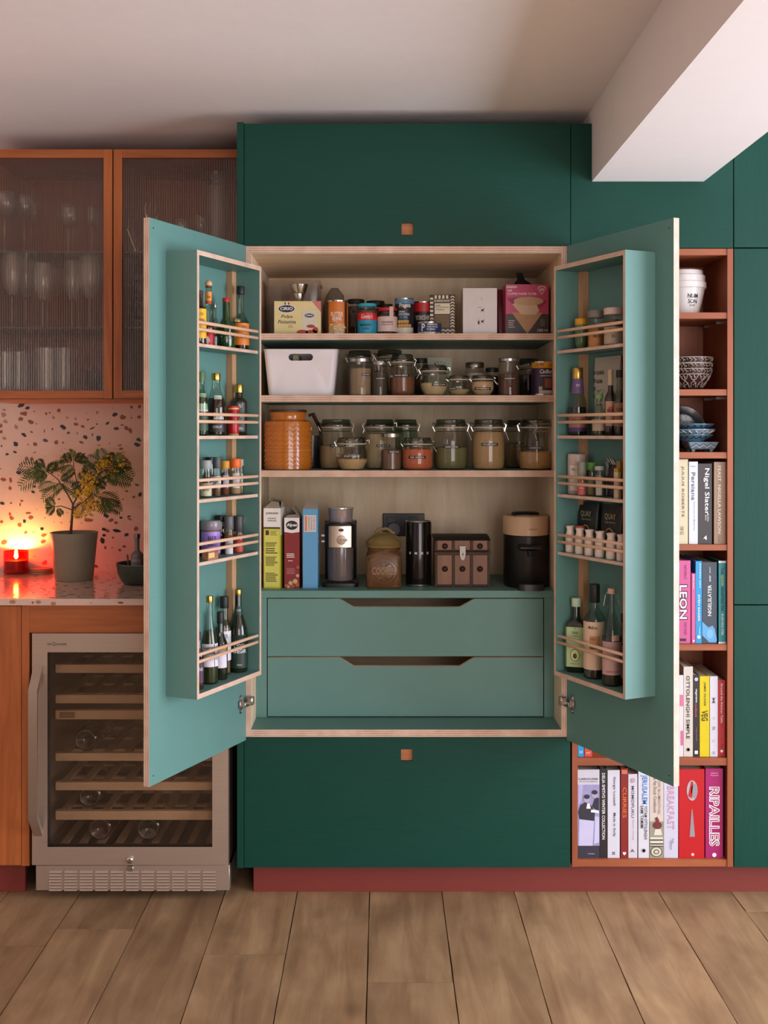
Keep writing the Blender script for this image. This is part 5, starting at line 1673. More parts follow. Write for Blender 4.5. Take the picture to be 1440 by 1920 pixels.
# --- left, bottom
RBot('dark bottle with a purple printed label at the end of the bottom left rack', 'vinegar_bottle', 'left', 0, 364, 382, 1185, .066, .40, .60, .75, m_brn, ((40, 26, 36), .14, .45, 0), ((.12, .56, 2.6, .5, (70, 36, 62), (('VINO', .36, 1.1, .06, (220, 206, 216)),)),))
t, R, H = RBot('tall clear wine vinegar bottle with a gold cap and white label', 'vinegar_bottle', 'left', 0, 376, 409.5, 1117, .050, .36, .38, .80, m_clear, (GOLD, .075, .40, 1), ((.20, .46, 2.4, LA, (226, 216, 226), (('WHITE WINE', .41, 1.1, .025, (90, 60, 80)), ('VINEGAR', .36, 1.0, .03, (90, 60, 80)))), (.20, .46, .10, .75, (100, 50, 80), ())), ((62, 58, 24), .60))
RBot('short dark olive oil bottle with a thick black cap and white label', 'oil_bottle', 'left', 0, 399, 427, 1147, .050, .42, .48, .72, m_grnd, ((18, 18, 18), .17, .46, 0), ((.18, .50, 1.9, .2, (222, 210, 224), (('OLIO', .40, .8, .05, (110, 100, 110)),)), (.44, .50, 1.9, .2, (206, 160, 60), ()), (.62, .70, 1.2, .1, (24, 24, 20), (('E', .66, .3, .06, (226, 216, 190)),))))
RBot('clear bottle with tall black cap and white label at the back of the left rack', 'oil_bottle', 'left', 0, 408, 433, 1118, .024, .60, .62, .72, m_clear, ((16, 16, 18), .15, .66, 0), ((.18, .56, 2.2, .45, (224, 220, 226), (('OIL', .50, .6, .05, (120, 140, 170)),)),), ((150, 116, 92), .60))
t, R, H = RBot('dark green cyder vinegar bottle with a gold cap', 'vinegar_bottle', 'left', 0, 433.5, 470, 1105, .044, .34, .46, .80, m_grnd, (GOLD, .065, .36, 1), ((.06, .46, 2.6, .25, (20, 44, 32), (('ORGANIC', .385, .9, .02, (150, 160, 150)), ('CYDER', .33, 1.1, .05, (236, 232, 224)), ('VINEGAR', .265, 1.45, .05, (236, 232, 224)), ('500ml', .10, .5, .02, (190, 196, 190)))), (.70, .80, 2.6, .25, (28, 60, 46), (('CYDER', .75, 1.1, .025, (200, 206, 200)),))))

# --- right, top
RA_ = -.3
x, y, z, R, H = rb('right', 4, 1078, 1101, 598, .044)
t = thing('squeeze_bottle', 'green squeeze bottle with a bright yellow lid in the right rack', 'bottle', (x, y, z))
g = G(); g.lathe([(0, 0), (R * .5, 0), (R * .85, H * .12), (R * .95, H * .30), (R, H * .55), (R * .98, H * .80), (R * .7, H * .86), (0, H * .86)], mat((92, 112, 70), .3, name='green_squeezy'), 20); g.obj('body', t)
g = G(); g.lathe([(R * .96, H * .80), (R * 1.0, H * .81), (R * 1.0, H * .98), (R * .95, H), (0, H)], mat((226, 158, 26), .4, name='yellow_lid'), 20); g.obj('lid', t)
SJ('honey-coloured jar with a taupe lid between two others in the right rack', 'right', 4, 1102, 1134, 583, .046, .62, (176, 112, 54), (128, 118, 106), 0, .18, (.04, .46, 2.2, (196, 130, 70)), (('MISO', .38, .8, .1, (90, 40, 20)),), -.1)
SJ('wide jar with a pale pink-white lid in the top right rack', 'right', 4, 1132, 1172, 578, .046, .8, (84, 60, 44), (214, 186, 176), 0, .17, (.06, .60, 2.4, (190, 168, 142)), (('TAHINI', .50, 1.0, .1, (90, 60, 40)), ('BIO', .30, .4, .1, (110, 90, 70))), -.25)
# --- right, second
RBot('tall soy sauce bottle with a purple neck wrap and gold cap', 'soy_bottle', 'right', 3, 1066, 1100, 690, .046, .58, .42, .72, m_clear, (GOLD, .165, .60, 1), ((.62, .84, 3.1, -.1, (104, 78, 118), (('SOY', .74, .7, .04, (220, 200, 220)),)), (.12, .32, 2.8, -.1, (166, 110, 96), (('TERIYAKI', .22, 1.4, .05, (120, 50, 60)),)), (.06, .12, 2.8, -.1, (80, 50, 96), ())), ((34, 20, 26), .42))
x, y, u = rk('right', 1140, .012)
t = thing('nori_pouch', 'pale grey sushi nori pouch standing behind the bottles', 'pouch', (x, y, SHZ[3]), AR)
g = G(); hh = wz(666, y) - SHZ[3] - .004
g.loft([[(p[0] * kx + .0, p[1] * ky, zz) for p in rrect(.125, .016, .006)] for kx, ky, zz in ((.84, 1, 0), (.9, 1.1, hh * .4), (.98, .8, hh * .8), (1.0, .3, hh))], mat((176, 166, 150), .45, var=.06, bump=.3, bscale=12, name='matt_pouch')); b = g.obj('pouch', t)
text(b, 'SUSHI', (-.026, hh * .80), .034, .011, BLACK, y=-.0085, bold=.02)
text(b, 'NORI', (-.030, hh * .69), .027, .011, BLACK, y=-.0085, bold=.02)
for i, ch in enumerate(('日', '本', '海', '苔')):
    g = G()
    cz = hh * (.80 - i * .10)
    for q in range(3):
        g.box((-.058, -.0095, cz - .004 + q * .004), (-.049, -.009, cz - .0028 + q * .004), BLACK)
    g.box((-.058, -.0095, cz - .005), (-.0568, -.009, cz + .005), BLACK); g.box((-.0502, -.0095, cz - .005), (-.049, -.009, cz + .005), BLACK)
    g.obj('lettering', b)
lines(b, -.042, -.010, hh * .36, hh * .60, 4, GREY, -.0088, 3, .1)
t, R, H = RBot('clear oil bottle with a green plastic pouring spout', 'oil_bottle', 'right', 3, 1110, 1136, 740, .056, .40, .50, .80, m_clear, ((120, 150, 92), .10, .58, 0), ((.12, .40, 2.2, RA_, (186, 160, 130), ()),), ((96, 76, 50), .42))
g = G(); g.tube([(0, 0, H - .004), (.006, -.004, H + .006), (.016, -.006, H + .014)], [.005, .0045, .003], mat((120, 150, 92), .4, name='green_spout'), 8); g.obj('spout', t)
RBot('dark bottle with a long cream cap beside the nori pouch', 'sauce_bottle', 'right', 3, 1134, 1156, 693, .044, .45, .56, .70, m_brn, ((204, 176, 142), .24, .46, 0), ((.15, .52, 1.8, RA_, (190, 150, 120), (('MIRIN', .38, 1.0, .05, (120, 40, 40)),)), (.36, .44, 1.0, -.1, (196, 80, 70), ())))
RBot('dark sauce bottle with a rounded black cap at the rim of the right rack', 'sauce_bottle', 'right', 3, 1151, 1175, 694, .046, .55, .58, .72, m_clear, ((26, 22, 24), .11, .66, 0), ((.14, .50, 2.2, RA_, (150, 110, 80), (('SESAME', .40, 1.0, .05, (90, 40, 30)),)),), ((34, 24, 20), .56))
# --- right, third
RBot('tall pinkish cream tube tin with a white printed strip', 'tube_tin', 'right', 2, 1060, 1095, 851, .044, .98, .96, .97, mat((196, 172, 158), .35, name='pale_tin'), ((196, 172, 158), .05, 1.0, 0), ((.10, .72, .9, -.55, (224, 210, 196), (('SEL', .62, .5, .06, (120, 90, 80)),)), (.02, .16, 1.6, -.1, (220, 206, 194), ())), cat='tin')
SJ('small red-labelled jar with a grey flip lid in front of the cream tin', 'right', 2, 1083, 1099, 866, .080, .7, (176, 90, 70), (128, 130, 112), 0, .40, (.04, .62, 2.6, (186, 84, 74)), (('CHILLI', .40, 1.2, .1, (230, 190, 180)),), -.2)
SJ('spice jar with a bright green lid on the third right shelf', 'right', 2, 1097, 1121, 867, .046, .62, (150, 130, 100), (86, 140, 58), 0, .22, (.30, .70, 1.4, (120, 122, 96)), (), -.2)
SJ('slim glass spice jar with a clear lid and tall white label', 'right', 2, 1115, 1133, 874, .058, .8, (120, 104, 76), (176, 168, 154), 0, .12, (.05, .74, 1.3, (196, 186, 170)), (('DILL', .62, .7, .06, (80, 70, 60)),), -.3)
RBot('slender glass tube of dried vanilla next to the slim spice jar', 'glass_tube', 'right', 2, 1133, 1146, 866, .040, .98, .96, .97, m_clear, ((110, 104, 98), .10, .98, 0), (), ((70, 56, 50), .7), cat='tube')
x, y, u = rk('right', 1152, .034)
t = thing('herb_packet', 'dark packet of dried herbs with curled silver foil at the top', 'packet', (x, y, SHZ[2]), AR)
hh = wz(858, y) - SHZ[2]
g = G(); g.loft([[(p[0] * kx, p[1] * ky, zz) for p in rrect(.040, .024, .006)] for kx, ky, zz in ((.9, 1, 0), (1, 1.1, hh * .4), (1, .8, hh * .7), (.9, .15, hh * .85))], mat((46, 30, 38), .4, bump=.6, bscale=10, name='dark_packet')); g.obj('bag', t)
g = G()
for q in (-.012, 0, .010):
    g.tube([(q, 0, hh * .8), (q - .008, -.004, hh * .92), (q - .014, -.006, hh)], [.003, .004, .002], mat((128, 132, 120), .3, .6, name='foil'), 5)
g.obj('foil_curls', t)
x, y, u = rk('right', 1157.5, .074)
t = thing('slim_carton', 'very slim cream carton with a yellow tip in the right rack', 'box', (x, y, SHZ[2]), AR)
hh = wz(878, y) - SHZ[2]
g = G(); g.box((-.0095, -.005, 0), (.0095, .005, hh * .88), mat((214, 184, 150), .5), bev=.0004); g.obj('box', t)
g = G(); g.box((-.0095, -.005, hh * .8802), (.0095, .005, hh), mat((186, 146, 30), .5), bev=.0004); g.obj('tip', t)
x, y, u = rk('right', 1168, .050)
t = thing('slim_carton', 'narrow brown carton against the end of the right rack', 'box', (x, y, SHZ[2]), AR)
hh = wz(864, y) - SHZ[2]
g = G(); g.box((-.009, -.016, 0), (.009, .016, hh), mat((150, 118, 60), .5), bev=.0004); g.obj('box', t)
g = G(); g.box((-.0085, -.0166, hh * .15), (.0085, -.0161, hh * .6), mat((116, 84, 50), .5)); g.obj('print', t)
# --- right, fourth
for i, (pa, pb, yt, lab, aa) in enumerate(((1083, 1128, 941, 'upright black pouch with gold arch design, the one partly behind the red-lidded pot', .016), (1128, 1174, 946, 'slumped black pouch with gold arch design leaning at the free end of the rack', .022))):
    x, y, u = rk('right', (pa + pb) / 2, aa)
    t = thing('snack_pouch', lab, 'pouch', (x, y, SHZ[1]), AR, 'black pouches behind the white pots')
    hh = min(wz(yt, y) - SHZ[1], SHZ[2] - SHZ[1] - .012)
    wd = .098
    g = G(); g.loft([[(p[0] * kx, p[1] * ky, zz) for p in rrect(wd, .024, .008)] for kx, ky, zz in ((.9, 1, 0), (1, 1.2, hh * .35), (1, .9, hh * .75), (.98, .25, hh * .96), (.98, .2, hh))], mat((24, 22, 24), .35, bump=.4, bscale=8, name='black_pouch_film')); b = g.obj('pouch', t)
    text(b, 'QUAY', (0, hh * .76), wd * .52, hh * .13, mat((206, 190, 140), .4, .3), y=-.0125, bold=-.005)
    text(b, 'ingredients', (0, hh * .655), wd * .50, hh * .05, mat((150, 140, 110), .4), y=-.0125)
    g = G()
    g.tube([(wd * .24 * math.cos(a), -.0148, hh * .30 + hh * .24 * math.sin(a)) for a in [PI * k / 12 for k in range(13)]], .0024, mat((176, 150, 90), .4, .3), 5); g.obj('arch_print', b)
for i, (pc, yt) in enumerate(((1069.5, 986), (1087.5, 989), (1105.5, 993), (1125, 996), (1146, 999.5), (1166, 1002))):
    x, y, u = rk('right', pc, .066)
    R = .0150
    H = wz(yt, y) - SHZ[1]
    lab = ('lidless white yoghurt pot beside the red-lidded one, at the hinge end of the row', 'small white ceramic yoghurt pot with a brick-red lid', 'third white yoghurt pot counted from the hinge end of the row', 'fourth white yoghurt pot counted from the hinge end of the row', 'white yoghurt pot next to the last at the free end of the row', 'last white yoghurt pot at the free end of the row')[i]
    t = thing('yoghurt_pot', lab, 'pot', (x, y, SHZ[1]), 0, 'white yoghurt pots in the right rack')
    g = G()
    g.lathe([(0, 0), (R * .9, 0), (R, .003), (R, H * .62), (R * .92, H * .70), (R * .72, H * .80), (R * .74, H * .88), (R * .95, H), (R * .82, H), (R * .6, H * .84), (0, H * .80)], mat((238, 216, 198), .3, var=.03, coat=.3, name='white_glaze'), 20); g.obj('pot', t)
    if i == 1:
        g = G(); g.lathe([(0, H * .985), (R * .94, H * .985), (R * .98, H * 1.01), (R * .94, H * 1.06), (0, H * 1.06)], mat((164, 74, 52), .5, name='brick_lid'), 18); g.obj('lid', t)
# --- right, bottom
t, R, H = RBot('dark square avocado oil bottle with a pale green label and cap', 'oil_bottle', 'right', 0, 1062, 1096, 1121, .046, .42, .63, .76, m_grnd, ((186, 206, 172), .115, .52, 0), ((.08, .62, 1.6, 0, (176, 196, 140), (('YEAR', .545, .7, .035, (40, 70, 40)), ('PURE', .50, .6, .015, (60, 90, 60)), ('AVOCADO OIL', .125, 1.0, .02, (90, 120, 70)))),), rz=math.radians(-18), square=True)
hw = -R * .98 - .0012
panel(t, ell(0, H * .24, R * .52, H * .085), mat((60, 90, 44), .5), hw, .0005)
panel(t, ell(0, H * .24, R * .46, H * .076), mat((206, 214, 140), .5), hw - .0005, .0005)
panel(t, ell(0, H * .23, R * .22, H * .036), mat((84, 62, 40), .5), hw - .001, .0005)
panel(t, [(0, H * .585), (-R * .14, H * .615), (-R * .02, H * .60)], mat((40, 70, 40), .5), hw, .0005)
panel(t, [(0, H * .585), (R * .14, H * .62), (R * .02, H * .60)], mat((40, 70, 40), .5), hw, .0005)
RBot('broad clear vinegar bottle with a long black cap and cream label', 'vinegar_bottle', 'right', 0, 1094, 1136, 1095, .046, .40, .62, .76, m_clear, ((20, 18, 18), .195, .46, 0), ((.10, .61, 2.5, -.35, (222, 188, 156), (('Mellow', .55, .8, .035, (40, 30, 30)), ('AGED', .43, .5, .025, (130, 80, 50)))), (.32, .36, .9, -.2, (120, 70, 40), ()), (.36, .46, .9, -.2, (206, 150, 96), ())), ((52, 32, 20), .30))
t, R, H = RBot('swing-top bottle with a ceramic stopper and pink patterned label', 'swing_top_bottle', 'right', 0, 1128, 1166, 1103, .060, .32, .50, .82, m_clear, ((206, 166, 150), .055, .40, 0), ((.12, .46, 2.4, -.1, (196, 152, 142), (('ELDERFLOWER', .155, 1.3, .02, (140, 80, 80)),)), (.47, .53, .8, .2, (200, 160, 140), ())), ((60, 48, 34), .50))
g = G()
for sx in (-1, 1):
    g.tube([(sx * R * .36, 0, H * .965), (sx * R * .62, 0, H * .93), (sx * R * .78, 0, H * .82), (sx * R * .40, 0, H * .84)], .0012, m_wire, 5)
g.obj('wire_bail', t)
wrap(t, R, H * .28, H * .45, 2.2, mat((176, 140, 132), .6, var=.5, scale=(90, 90, 90)), -.1, 12, name='print', lift=.001)
RBot('dark bottle with a white label squeezed at the end of the bottom right rack', 'vinegar_bottle', 'right', 0, 1160, 1176, 1150, .030, .45, .60, .75, m_brn, ((20, 18, 18), .12, .5, 0), ((.10, .56, 2.4, -.5, (206, 196, 184), (('BALSAMIC', .45, 1.2, .03, (80, 60, 50)),)),))

# ================================================================== bookcase contents
def book(label, px0, px1, ytop, key, col, texts=(), Y=.014, depth=.19, extra=None, lean=0, paper=(214, 204, 186), rough=.4, ybot=None):
    s_ = S(Y)
    zb = BKS[key]
    x, w_, h = place(px0, px1, ytop, Y, zb)
    t = thing('cookbook', label, 'book', (x, Y, zb))
    mc = mat(tuple(int(v * .93) for v in col), rough, var=.04, name='book_cover')
    g = G()
    th = min(.0028, w_ * .18)
    g.box((-w_ / 2, 0, 0), (w_ / 2, th, h), mc, bev=.0006)
    g.box((-w_ / 2, th, 0), (-w_ / 2 + th, depth, h), mc); g.box((w_ / 2 - th, th, 0), (w_ / 2, depth, h), mc)
    c = g.obj('cover', t)
    g = G(); g.box((-w_ / 2 + th, th, .003), (w_ / 2 - th, depth - .004, h - .003), mat(paper, .8, var=.12, scale=(160, 3, 3), name='page_block')); g.obj('pages', t)
    for q_, (s, fz, fx, L, hh, tc, d) in enumerate(t_[:7] for t_ in texts):
        text(c, s, (-w_ / 2 + w_ * fx, h * (1 - fz)), L * (h if d else w_), hh * (w_ if d else h), mat(tc, .5), y=0, rot={1: -PI / 2, -1: PI / 2, 0: 0}[d], lift=.0012 + .0004 * q_, bold=texts[q_][7] if len(texts[q_]) > 7 else .01)
    if extra:
        extra(c, w_, h)
    return t
def dot(c, x, z, r, col, n=12):
    panel(c, ell(x, z, r, r, n), mat(col, .5), -.0006, .0005, 'publisher_mark')
W_, K_ = (236, 232, 230), (34, 30, 30)

# shelf d
book('cream cookbook with spaced grey serif capitals on its spine', 1268, 1290, 861, 'd', (224, 208, 172), (('JULIUS ROBERTS', .38, .55, .60, .24, (96, 88, 74), 1), ('FARM TABLE', .84, .5, .10, .3, (150, 140, 120), 1)))
book('white cookbook with a large pale grey serif title', 1291.7, 1308.5, 865.5, 'd', (226, 226, 232), (('Persiana', .30, .5, .34, .42, (90, 96, 116), 1), ('Recipes from the Middle East', .66, .6, .36, .16, (140, 146, 160), 1), ('SABRINA', .06, .5, .5, .012, (140, 146, 160), 0)))
book('thick charcoal cookbook with a big white serif title and small 4 near its foot', 1308.8, 1335, 869, 'd', (56, 50, 52), (('Nigel Slater', .35, .6, .58, .42, W_, 1), ('the kitchen', .67, .72, .10, .14, (200, 196, 190), 1), ('diaries', .67, .56, .07, .14, (200, 196, 190), 1), ('4', .92, .5, .26, .055, W_, 0)))
book('taupe cookbook with thin white sans capitals running down', 1338.6, 1361, 866, 'd', (172, 136, 110), (('FEAST  NIGELLA LAWSON', .46, .45, .82, .26, (232, 220, 206), 1), ('chatto', .94, .45, .08, .14, (140, 108, 84), 1)), depth=.15)
# shelf e
def leon(c, w_, h):
    panel(c, rect(-w_ * .2, w_ * .2, h * .03, h * .06), mat(K_, .5), -.0006, .0005)
book('bright pink cookbook with chunky white capitals outlined in plum', 1267, 1294.8, 1051, 'e', (214, 92, 148), (('LEON', .50, .5, .43, .62, (92, 26, 66), 1, .07), ('LEON', .50, .5, .405, .50, W_, 1, .015), ('NATURALLY', .14, .66, .17, .14, (110, 30, 80), 1), ('FAST FOOD', .82, .66, .15, .14, (110, 30, 80), 1)), extra=leon)
book('thin pink booklet, lower than its neighbours', 1296.6, 1303.8, 1075, 'e', (222, 96, 156), (('little leon', .12, .5, .2, .3, W_, 1),), extra=lambda c, w_, h: dot(c, 0, h * .04, w_ * .25, W_), depth=.14)
book('slim cyan cookbook with white lettering', 1304.2, 1316, 1052, 'e', (34, 160, 214), (('DONNA HAY', .18, .7, .30, .24, W_, 1), ('EVEN EASIER', .57, .5, .32, .32, W_, 1), ('everyday', .84, .6, .10, .2, W_, 1)), extra=lambda c, w_, h: (panel(c, rect(-w_ * .1, w_ * .3, h * .30, h * .325), mat((200, 60, 150), .5), -.0006, .0005), dot(c, 0, h * .08, w_ * .28, W_)))
def ribbon(c, w_, h):
    panel(c, [(-w_ / 2, h * .10), (-w_ / 2, h * .27), (-w_ * .1, h * .20), (w_ * .2, h * .22), (w_ * .34, h * .18), (w_ / 2, h * .04), (w_ * .42, h * .015), (-w_ * .05, h * .015), (-w_ * .2, h * .05)], mat((96, 160, 208), .5), -.0005, .0004, 'ribbon_print')
    panel(c, ell(w_ * .02, h * .12, w_ * .22, h * .06, 10), mat((120, 178, 218), .5), -.0009, .0004, 'ribbon_print')
    for q in (.9, .72, .55):
        panel(c, [(-w_ * .3, h * (q + .06)), (w_ * .35, h * (q - .10)), (w_ * .36, h * (q - .095)), (-w_ * .29, h * (q + .065))], mat((92, 108, 122), .5), -.0005, .0004, 'fold_print')
book('thick slate grey cookbook with a pale blue ribbon printed at its foot', 1316.4, 1344.3, 1054, 'e', (62, 74, 86), (('NIGELSLATER', .47, .5, .38, .24, W_, -1), ('tender', .20, .5, .08, .16, (210, 216, 220), -1), ('volume I', .10, .5, .08, .12, (190, 200, 206), -1)), extra=ribbon)
book('teal cookbook with white ends and dark and yellow capitals', 1347.3, 1361, 1051.6, 'e', (24, 150, 160), (('THE', .12, .5, .08, .36, (20, 60, 70), 1), ('QUICK', .235, .5, .13, .36, (210, 210, 90), 1), ('ROASTING TIN', .46, .5, .28, .36, (20, 60, 70), 1), ('RUKMINI IYER', .77, .5, .26, .3, (220, 236, 236), 1)), extra=lambda c, w_, h: (panel(c, rect(-w_ / 2, w_ / 2, h * .975, h), mat(W_, .5), -.0004, .0003), panel(c, rect(-w_ / 2, w_ / 2, 0, h * .02), mat(W_, .5), -.0004, .0003)), depth=.15)
# shelf f
book('white and pink cookbook pressed against the tall cream one', 1266, 1281.2, 1266, 'f', (232, 222, 226), (), extra=lambda c, w_, h: (panel(c, rect(w_ * .1, w_ / 2, h * .62, h * .76), mat((214, 110, 150), .5), -.0005, .0004), panel(c, rect(w_ * .2, w_ / 2, h * .14, h * .32), mat((214, 100, 150), .5), -.0005, .0004)))
book('tall cream cookbook with wide black capitals', 1281.6, 1299.2, 1250, 'f', (222, 210, 196), (('OTTOLENGHI SIMPLE', .45, .48, .70, .36, K_, 1),), extra=lambda c, w_, h: (dot(c, 0, h * .08, w_ * .2, (120, 114, 110)), dot(c, 0, h * .08, w_ * .14, (222, 210, 196))))
book('near-black noodle cookbook with white and pink words on the spine', 1299.6, 1311.2, 1266, 'f', (44, 38, 42), (('wagamama', .25, .45, .17, .32, W_, 1), ('cookbook', .43, .45, .17, .3, (206, 90, 110), 1), ('hugo arnold', .72, .5, .16, .16, (190, 130, 150), 1)), extra=lambda c, w_, h: (dot(c, 0, h * .95, w_ * .3, (190, 190, 200)), panel(c, rect(-w_ * .25, w_ * .25, h * .035, h * .075), mat(W_, .5), -.0006, .0005)))
book('bright yellow cookbook with a bold short title', 1311.8, 1330.2, 1268, 'f', (228, 204, 6), (('JAMIE OLIVER', .22, .52, .30, .24, (60, 44, 10), 1), ('VEG', .49, .52, .13, .62, (54, 30, 12), 1)))
book('plain white cookbook with faint scattered grey letters', 1331, 1346, 1268, 'f', (226, 222, 232), (('M', .30, .5, .07, .36, (140, 136, 146), 1), ('O', .52, .5, .03, .26, (190, 186, 196), 1), ('R', .65, .5, .05, .32, (150, 146, 156), 1), ('O', .80, .5, .03, .26, (190, 186, 196), 1), ('e', .95, .5, .04, .2, (150, 146, 156), 1)))
book('red cookbook with a small white serif title', 1346.4, 1359.8, 1275, 'f', (190, 24, 36), (('Around the Kitchen Table', .30, .5, .52, .30, (236, 206, 206), 1), ('Good things to cook', .73, .6, .20, .18, (226, 120, 110), 1)), extra=lambda c, w_, h: dot(c, 0, h * .075, w_ * .2, W_), depth=.14)
book('blue cookbook whose foot shows at the near end of its shelf', 1083.4, 1095, 1270, 'f', (40, 162, 214), (('H', .94, .5, .4, .035, W_, 0),))
book('coral red cookbook beside the blue one, mostly behind the door', 1096, 1110, 1275, 'f', (226, 84, 60), (('IVY', .95, .5, .5, .02, W_, 0),))
# shelf g
def larousse(c, w_, h):
    panel(c, rect(-w_ / 2, w_ / 2, h * .14, h * .83), mat((150, 146, 186), .5, var=.25, scale=(20, 20, 30)), -.0004, .0003, 'photo_print')
    panel(c, rect(-w_ / 2, w_ / 2, 0, h * .14), mat((46, 44, 58), .5), -.0004, .0003, 'photo_print')
    D_ = mat((44, 42, 54), .5); L_ = mat((196, 192, 222), .5); S_ = mat((170, 160, 180), .5)
    panel(c, [(-w_ * .42, h * .44), (w_ * .25, h * .42), (w_ * .30, h * .52), (w_ * .1, h * .60), (-w_ * .1, h * .64), (-w_ * .38, h * .60), (-w_ * .48, h * .52)], D_, -.0008, .0004, 'photo_print')
    panel(c, [(-w_ * .45, h * .14), (w_ * .18, h * .14), (w_ * .25, h * .42), (-w_ * .42, h * .44)], L_, -.0008, .0004, 'photo_print')
    panel(c, [(w_ * .25, h * .16), (w_ * .48, h * .18), (w_ * .48, h * .46), (w_ * .30, h * .48)], L_, -.0008, .0004, 'photo_print')
    panel(c, [(w_ * .15, h * .58), (w_ * .48, h * .52), (w_ * .48, h * .68), (w_ * .3, h * .69)], D_, -.0010, .0004, 'photo_print')
    panel(c, [(-w_ * .10, h * .56), (w_ * .1, h * .56), (w_ * .04, h * .62), (-w_ * .06, h * .62)], mat(W_, .5), -.0012, .0004, 'photo_print')
    for cx, cz in ((-.08, .67), (.28, .72)):
        panel(c, ell(w_ * cx, h * cz, w_ * .14, h * .045, 12), S_, -.0012, .0004, 'photo_print')
        panel(c, ell(w_ * cx, h * (cz + .025), w_ * .14, h * .026, 10), D_, -.0016, .0004, 'photo_print')
    panel(c, [(w_ * .1, h * .52), (w_ * .48, h * .51), (w_ * .46, h * .54), (w_ * .12, h * .55)], mat(W_, .5), -.0014, .0004, 'photo_print')
    panel(c, [(-w_ * .46, h * .83), (-w_ * .25, h * .83), (-w_ * .33, h * .64), (-w_ * .48, h * .60)], mat((176, 170, 206), .5), -.0006, .0004, 'photo_print')
book('very thick white encyclopedic cookbook with a photo of aproned waiters on its spine', 1082.9, 1124, 1443, 'g', (216, 212, 222), (('LAROUSSE', .105, .5, .86, .022, K_, 0), ('GASTRONOMIQUE', .135, .5, .84, .014, (120, 116, 130), 0), ('hamlyn', .95, .62, .3, .014, (210, 210, 220), 0)), extra=larousse, depth=.2)
book('black cookbook with narrow white italic capitals filling the spine', 1124.6, 1138.5, 1441, 'g', (36, 32, 34), (("DELIA SMITH'S WINTER COLLECTION", .42, .5, .74, .42, W_, 1),))
book('white cookbook with black serif author and title spaced apart', 1139.2, 1162, 1444, 'g', (224, 222, 232), (('Giorgio Locatelli', .24, .55, .33, .24, K_, 1), ('Made in Sicily', .62, .55, .27, .24, K_, 1)), extra=lambda c, w_, h: [panel(c, rect(w_ * (-.1 + .12 * i), w_ * (-.02 + .12 * i), h * (.04 + .018 * j), h * (.052 + .018 * j)), mat(K_, .5), -.0006, .0005) for i in range(2) for j in range(2)])
book('dark red cookbook with orange capitals and a heart near its foot', 1163.8, 1177.5, 1441, 'g', (142, 36, 32), (('CURRIES', .38, .5, .34, .52, (222, 110, 50), 1),), extra=lambda c, w_, h: (panel(c, [(0, h * .03), (w_ * .25, h * .055), (w_ * .14, h * .07), (0, h * .062), (-w_ * .14, h * .07), (-w_ * .25, h * .055)], mat(W_, .5), -.0006, .0005), panel(c, rect(-w_ * .38, w_ * .38, h * .94, h * .985), mat((206, 110, 80), .5), -.0006, .0005)))
book('white cookbook with a thin grey spaced title and a big A near its foot', 1178, 1195, 1451.5, 'g', (222, 216, 224), (('MOMOFUKU', .33, .5, .38, .30, (84, 80, 84), 1), ('david chang', .66, .55, .24, .16, (150, 146, 150), 1), ('A.', .91, .5, .45, .035, K_, 0)), extra=lambda c, w_, h: panel(c, ell(0, h * .925, w_ * .25, h * .03, 10), mat((190, 150, 170), .5), -.0006, .0005))
book('white cookbook with a bold blue title and black author names', 1196.8, 1217.3, 1444, 'g', (226, 224, 232), (('JERUSALEM', .22, .52, .33, .60, (42, 118, 196), 1), ('YOTAM OTTOLENGHI', .595, .68, .38, .26, K_, 1), ('SAMI TAMIMI', .53, .34, .26, .26, K_, 1)), extra=lambda c, w_, h: (dot(c, 0, h * .085, w_ * .2, (150, 148, 156)), dot(c, 0, h * .085, w_ * .13, (226, 224, 232))))
def duck(c, w_, h):
    panel(c, rect(-w_ / 2, w_ / 2, 0, h * .43), mat((150, 146, 124), .5), -.0004, .0003)
    P = mat((214, 208, 190), .5); Kd = mat((54, 46, 42), .5)
    for z0, z1 in ((.22, .245), (.175, .20), (.145, .155)):
        panel(c, rect(-w_ * .46, w_ * .46, h * z0, h * z1), P, -.0008, .0004); panel(c, rect(-w_ * .46, w_ * .46, h * (z0 - .012), h * z0), Kd, -.0008, .0004)
    for rr, cc in ((.44, (96, 90, 74)), (.36, (214, 208, 190)), (.22, (96, 90, 74)), (.14, (200, 194, 176))):
        panel(c, ell(-w_ * .02, h * .075, w_ * rr, h * .062 * rr / .44, 14), mat(cc, .5), -.0010 - (.44 - rr) * .003, .0004)
    panel(c, ell(w_ * .05, h * .385, w_ * .34, h * .045, 14), mat((110, 42, 44), .5), -.0008, .0004)
    panel(c, [(w_ * .0, h * .40), (w_ * .2, h * .44), (w_ * .05, h * .485), (-w_ * .1, h * .47)], mat((120, 40, 44), .5), -.0012, .0004)
    panel(c, [(-w_ * .2, h * .27), (w_ * .4, h * .27), (w_ * .3, h * .34), (-w_ * .1, h * .34)], P, -.0008, .0004)
book('cream cookbook with a grey sculpted collage on the lower spine', 1218, 1244, 1449, 'g', (222, 206, 192), (('HESTON BLUMENTHAL', .24, .70, .50, .18, (150, 130, 120), 1), ('The Fat Duck Cookbook', .24, .40, .46, .20, (120, 90, 80), 1)), extra=duck)
book('pale lilac-white cookbook with a large thin pink title', 1244.6, 1271.4, 1446, 'g', (214, 212, 228), (('BREAKFAST', .42, .5, .50, .48, (196, 150, 176), 1), ('THE', .80, .62, .06, .14, (130, 130, 150), 1), ('LONDON', .85, .5, .10, .14, (130, 130, 150), 1)))
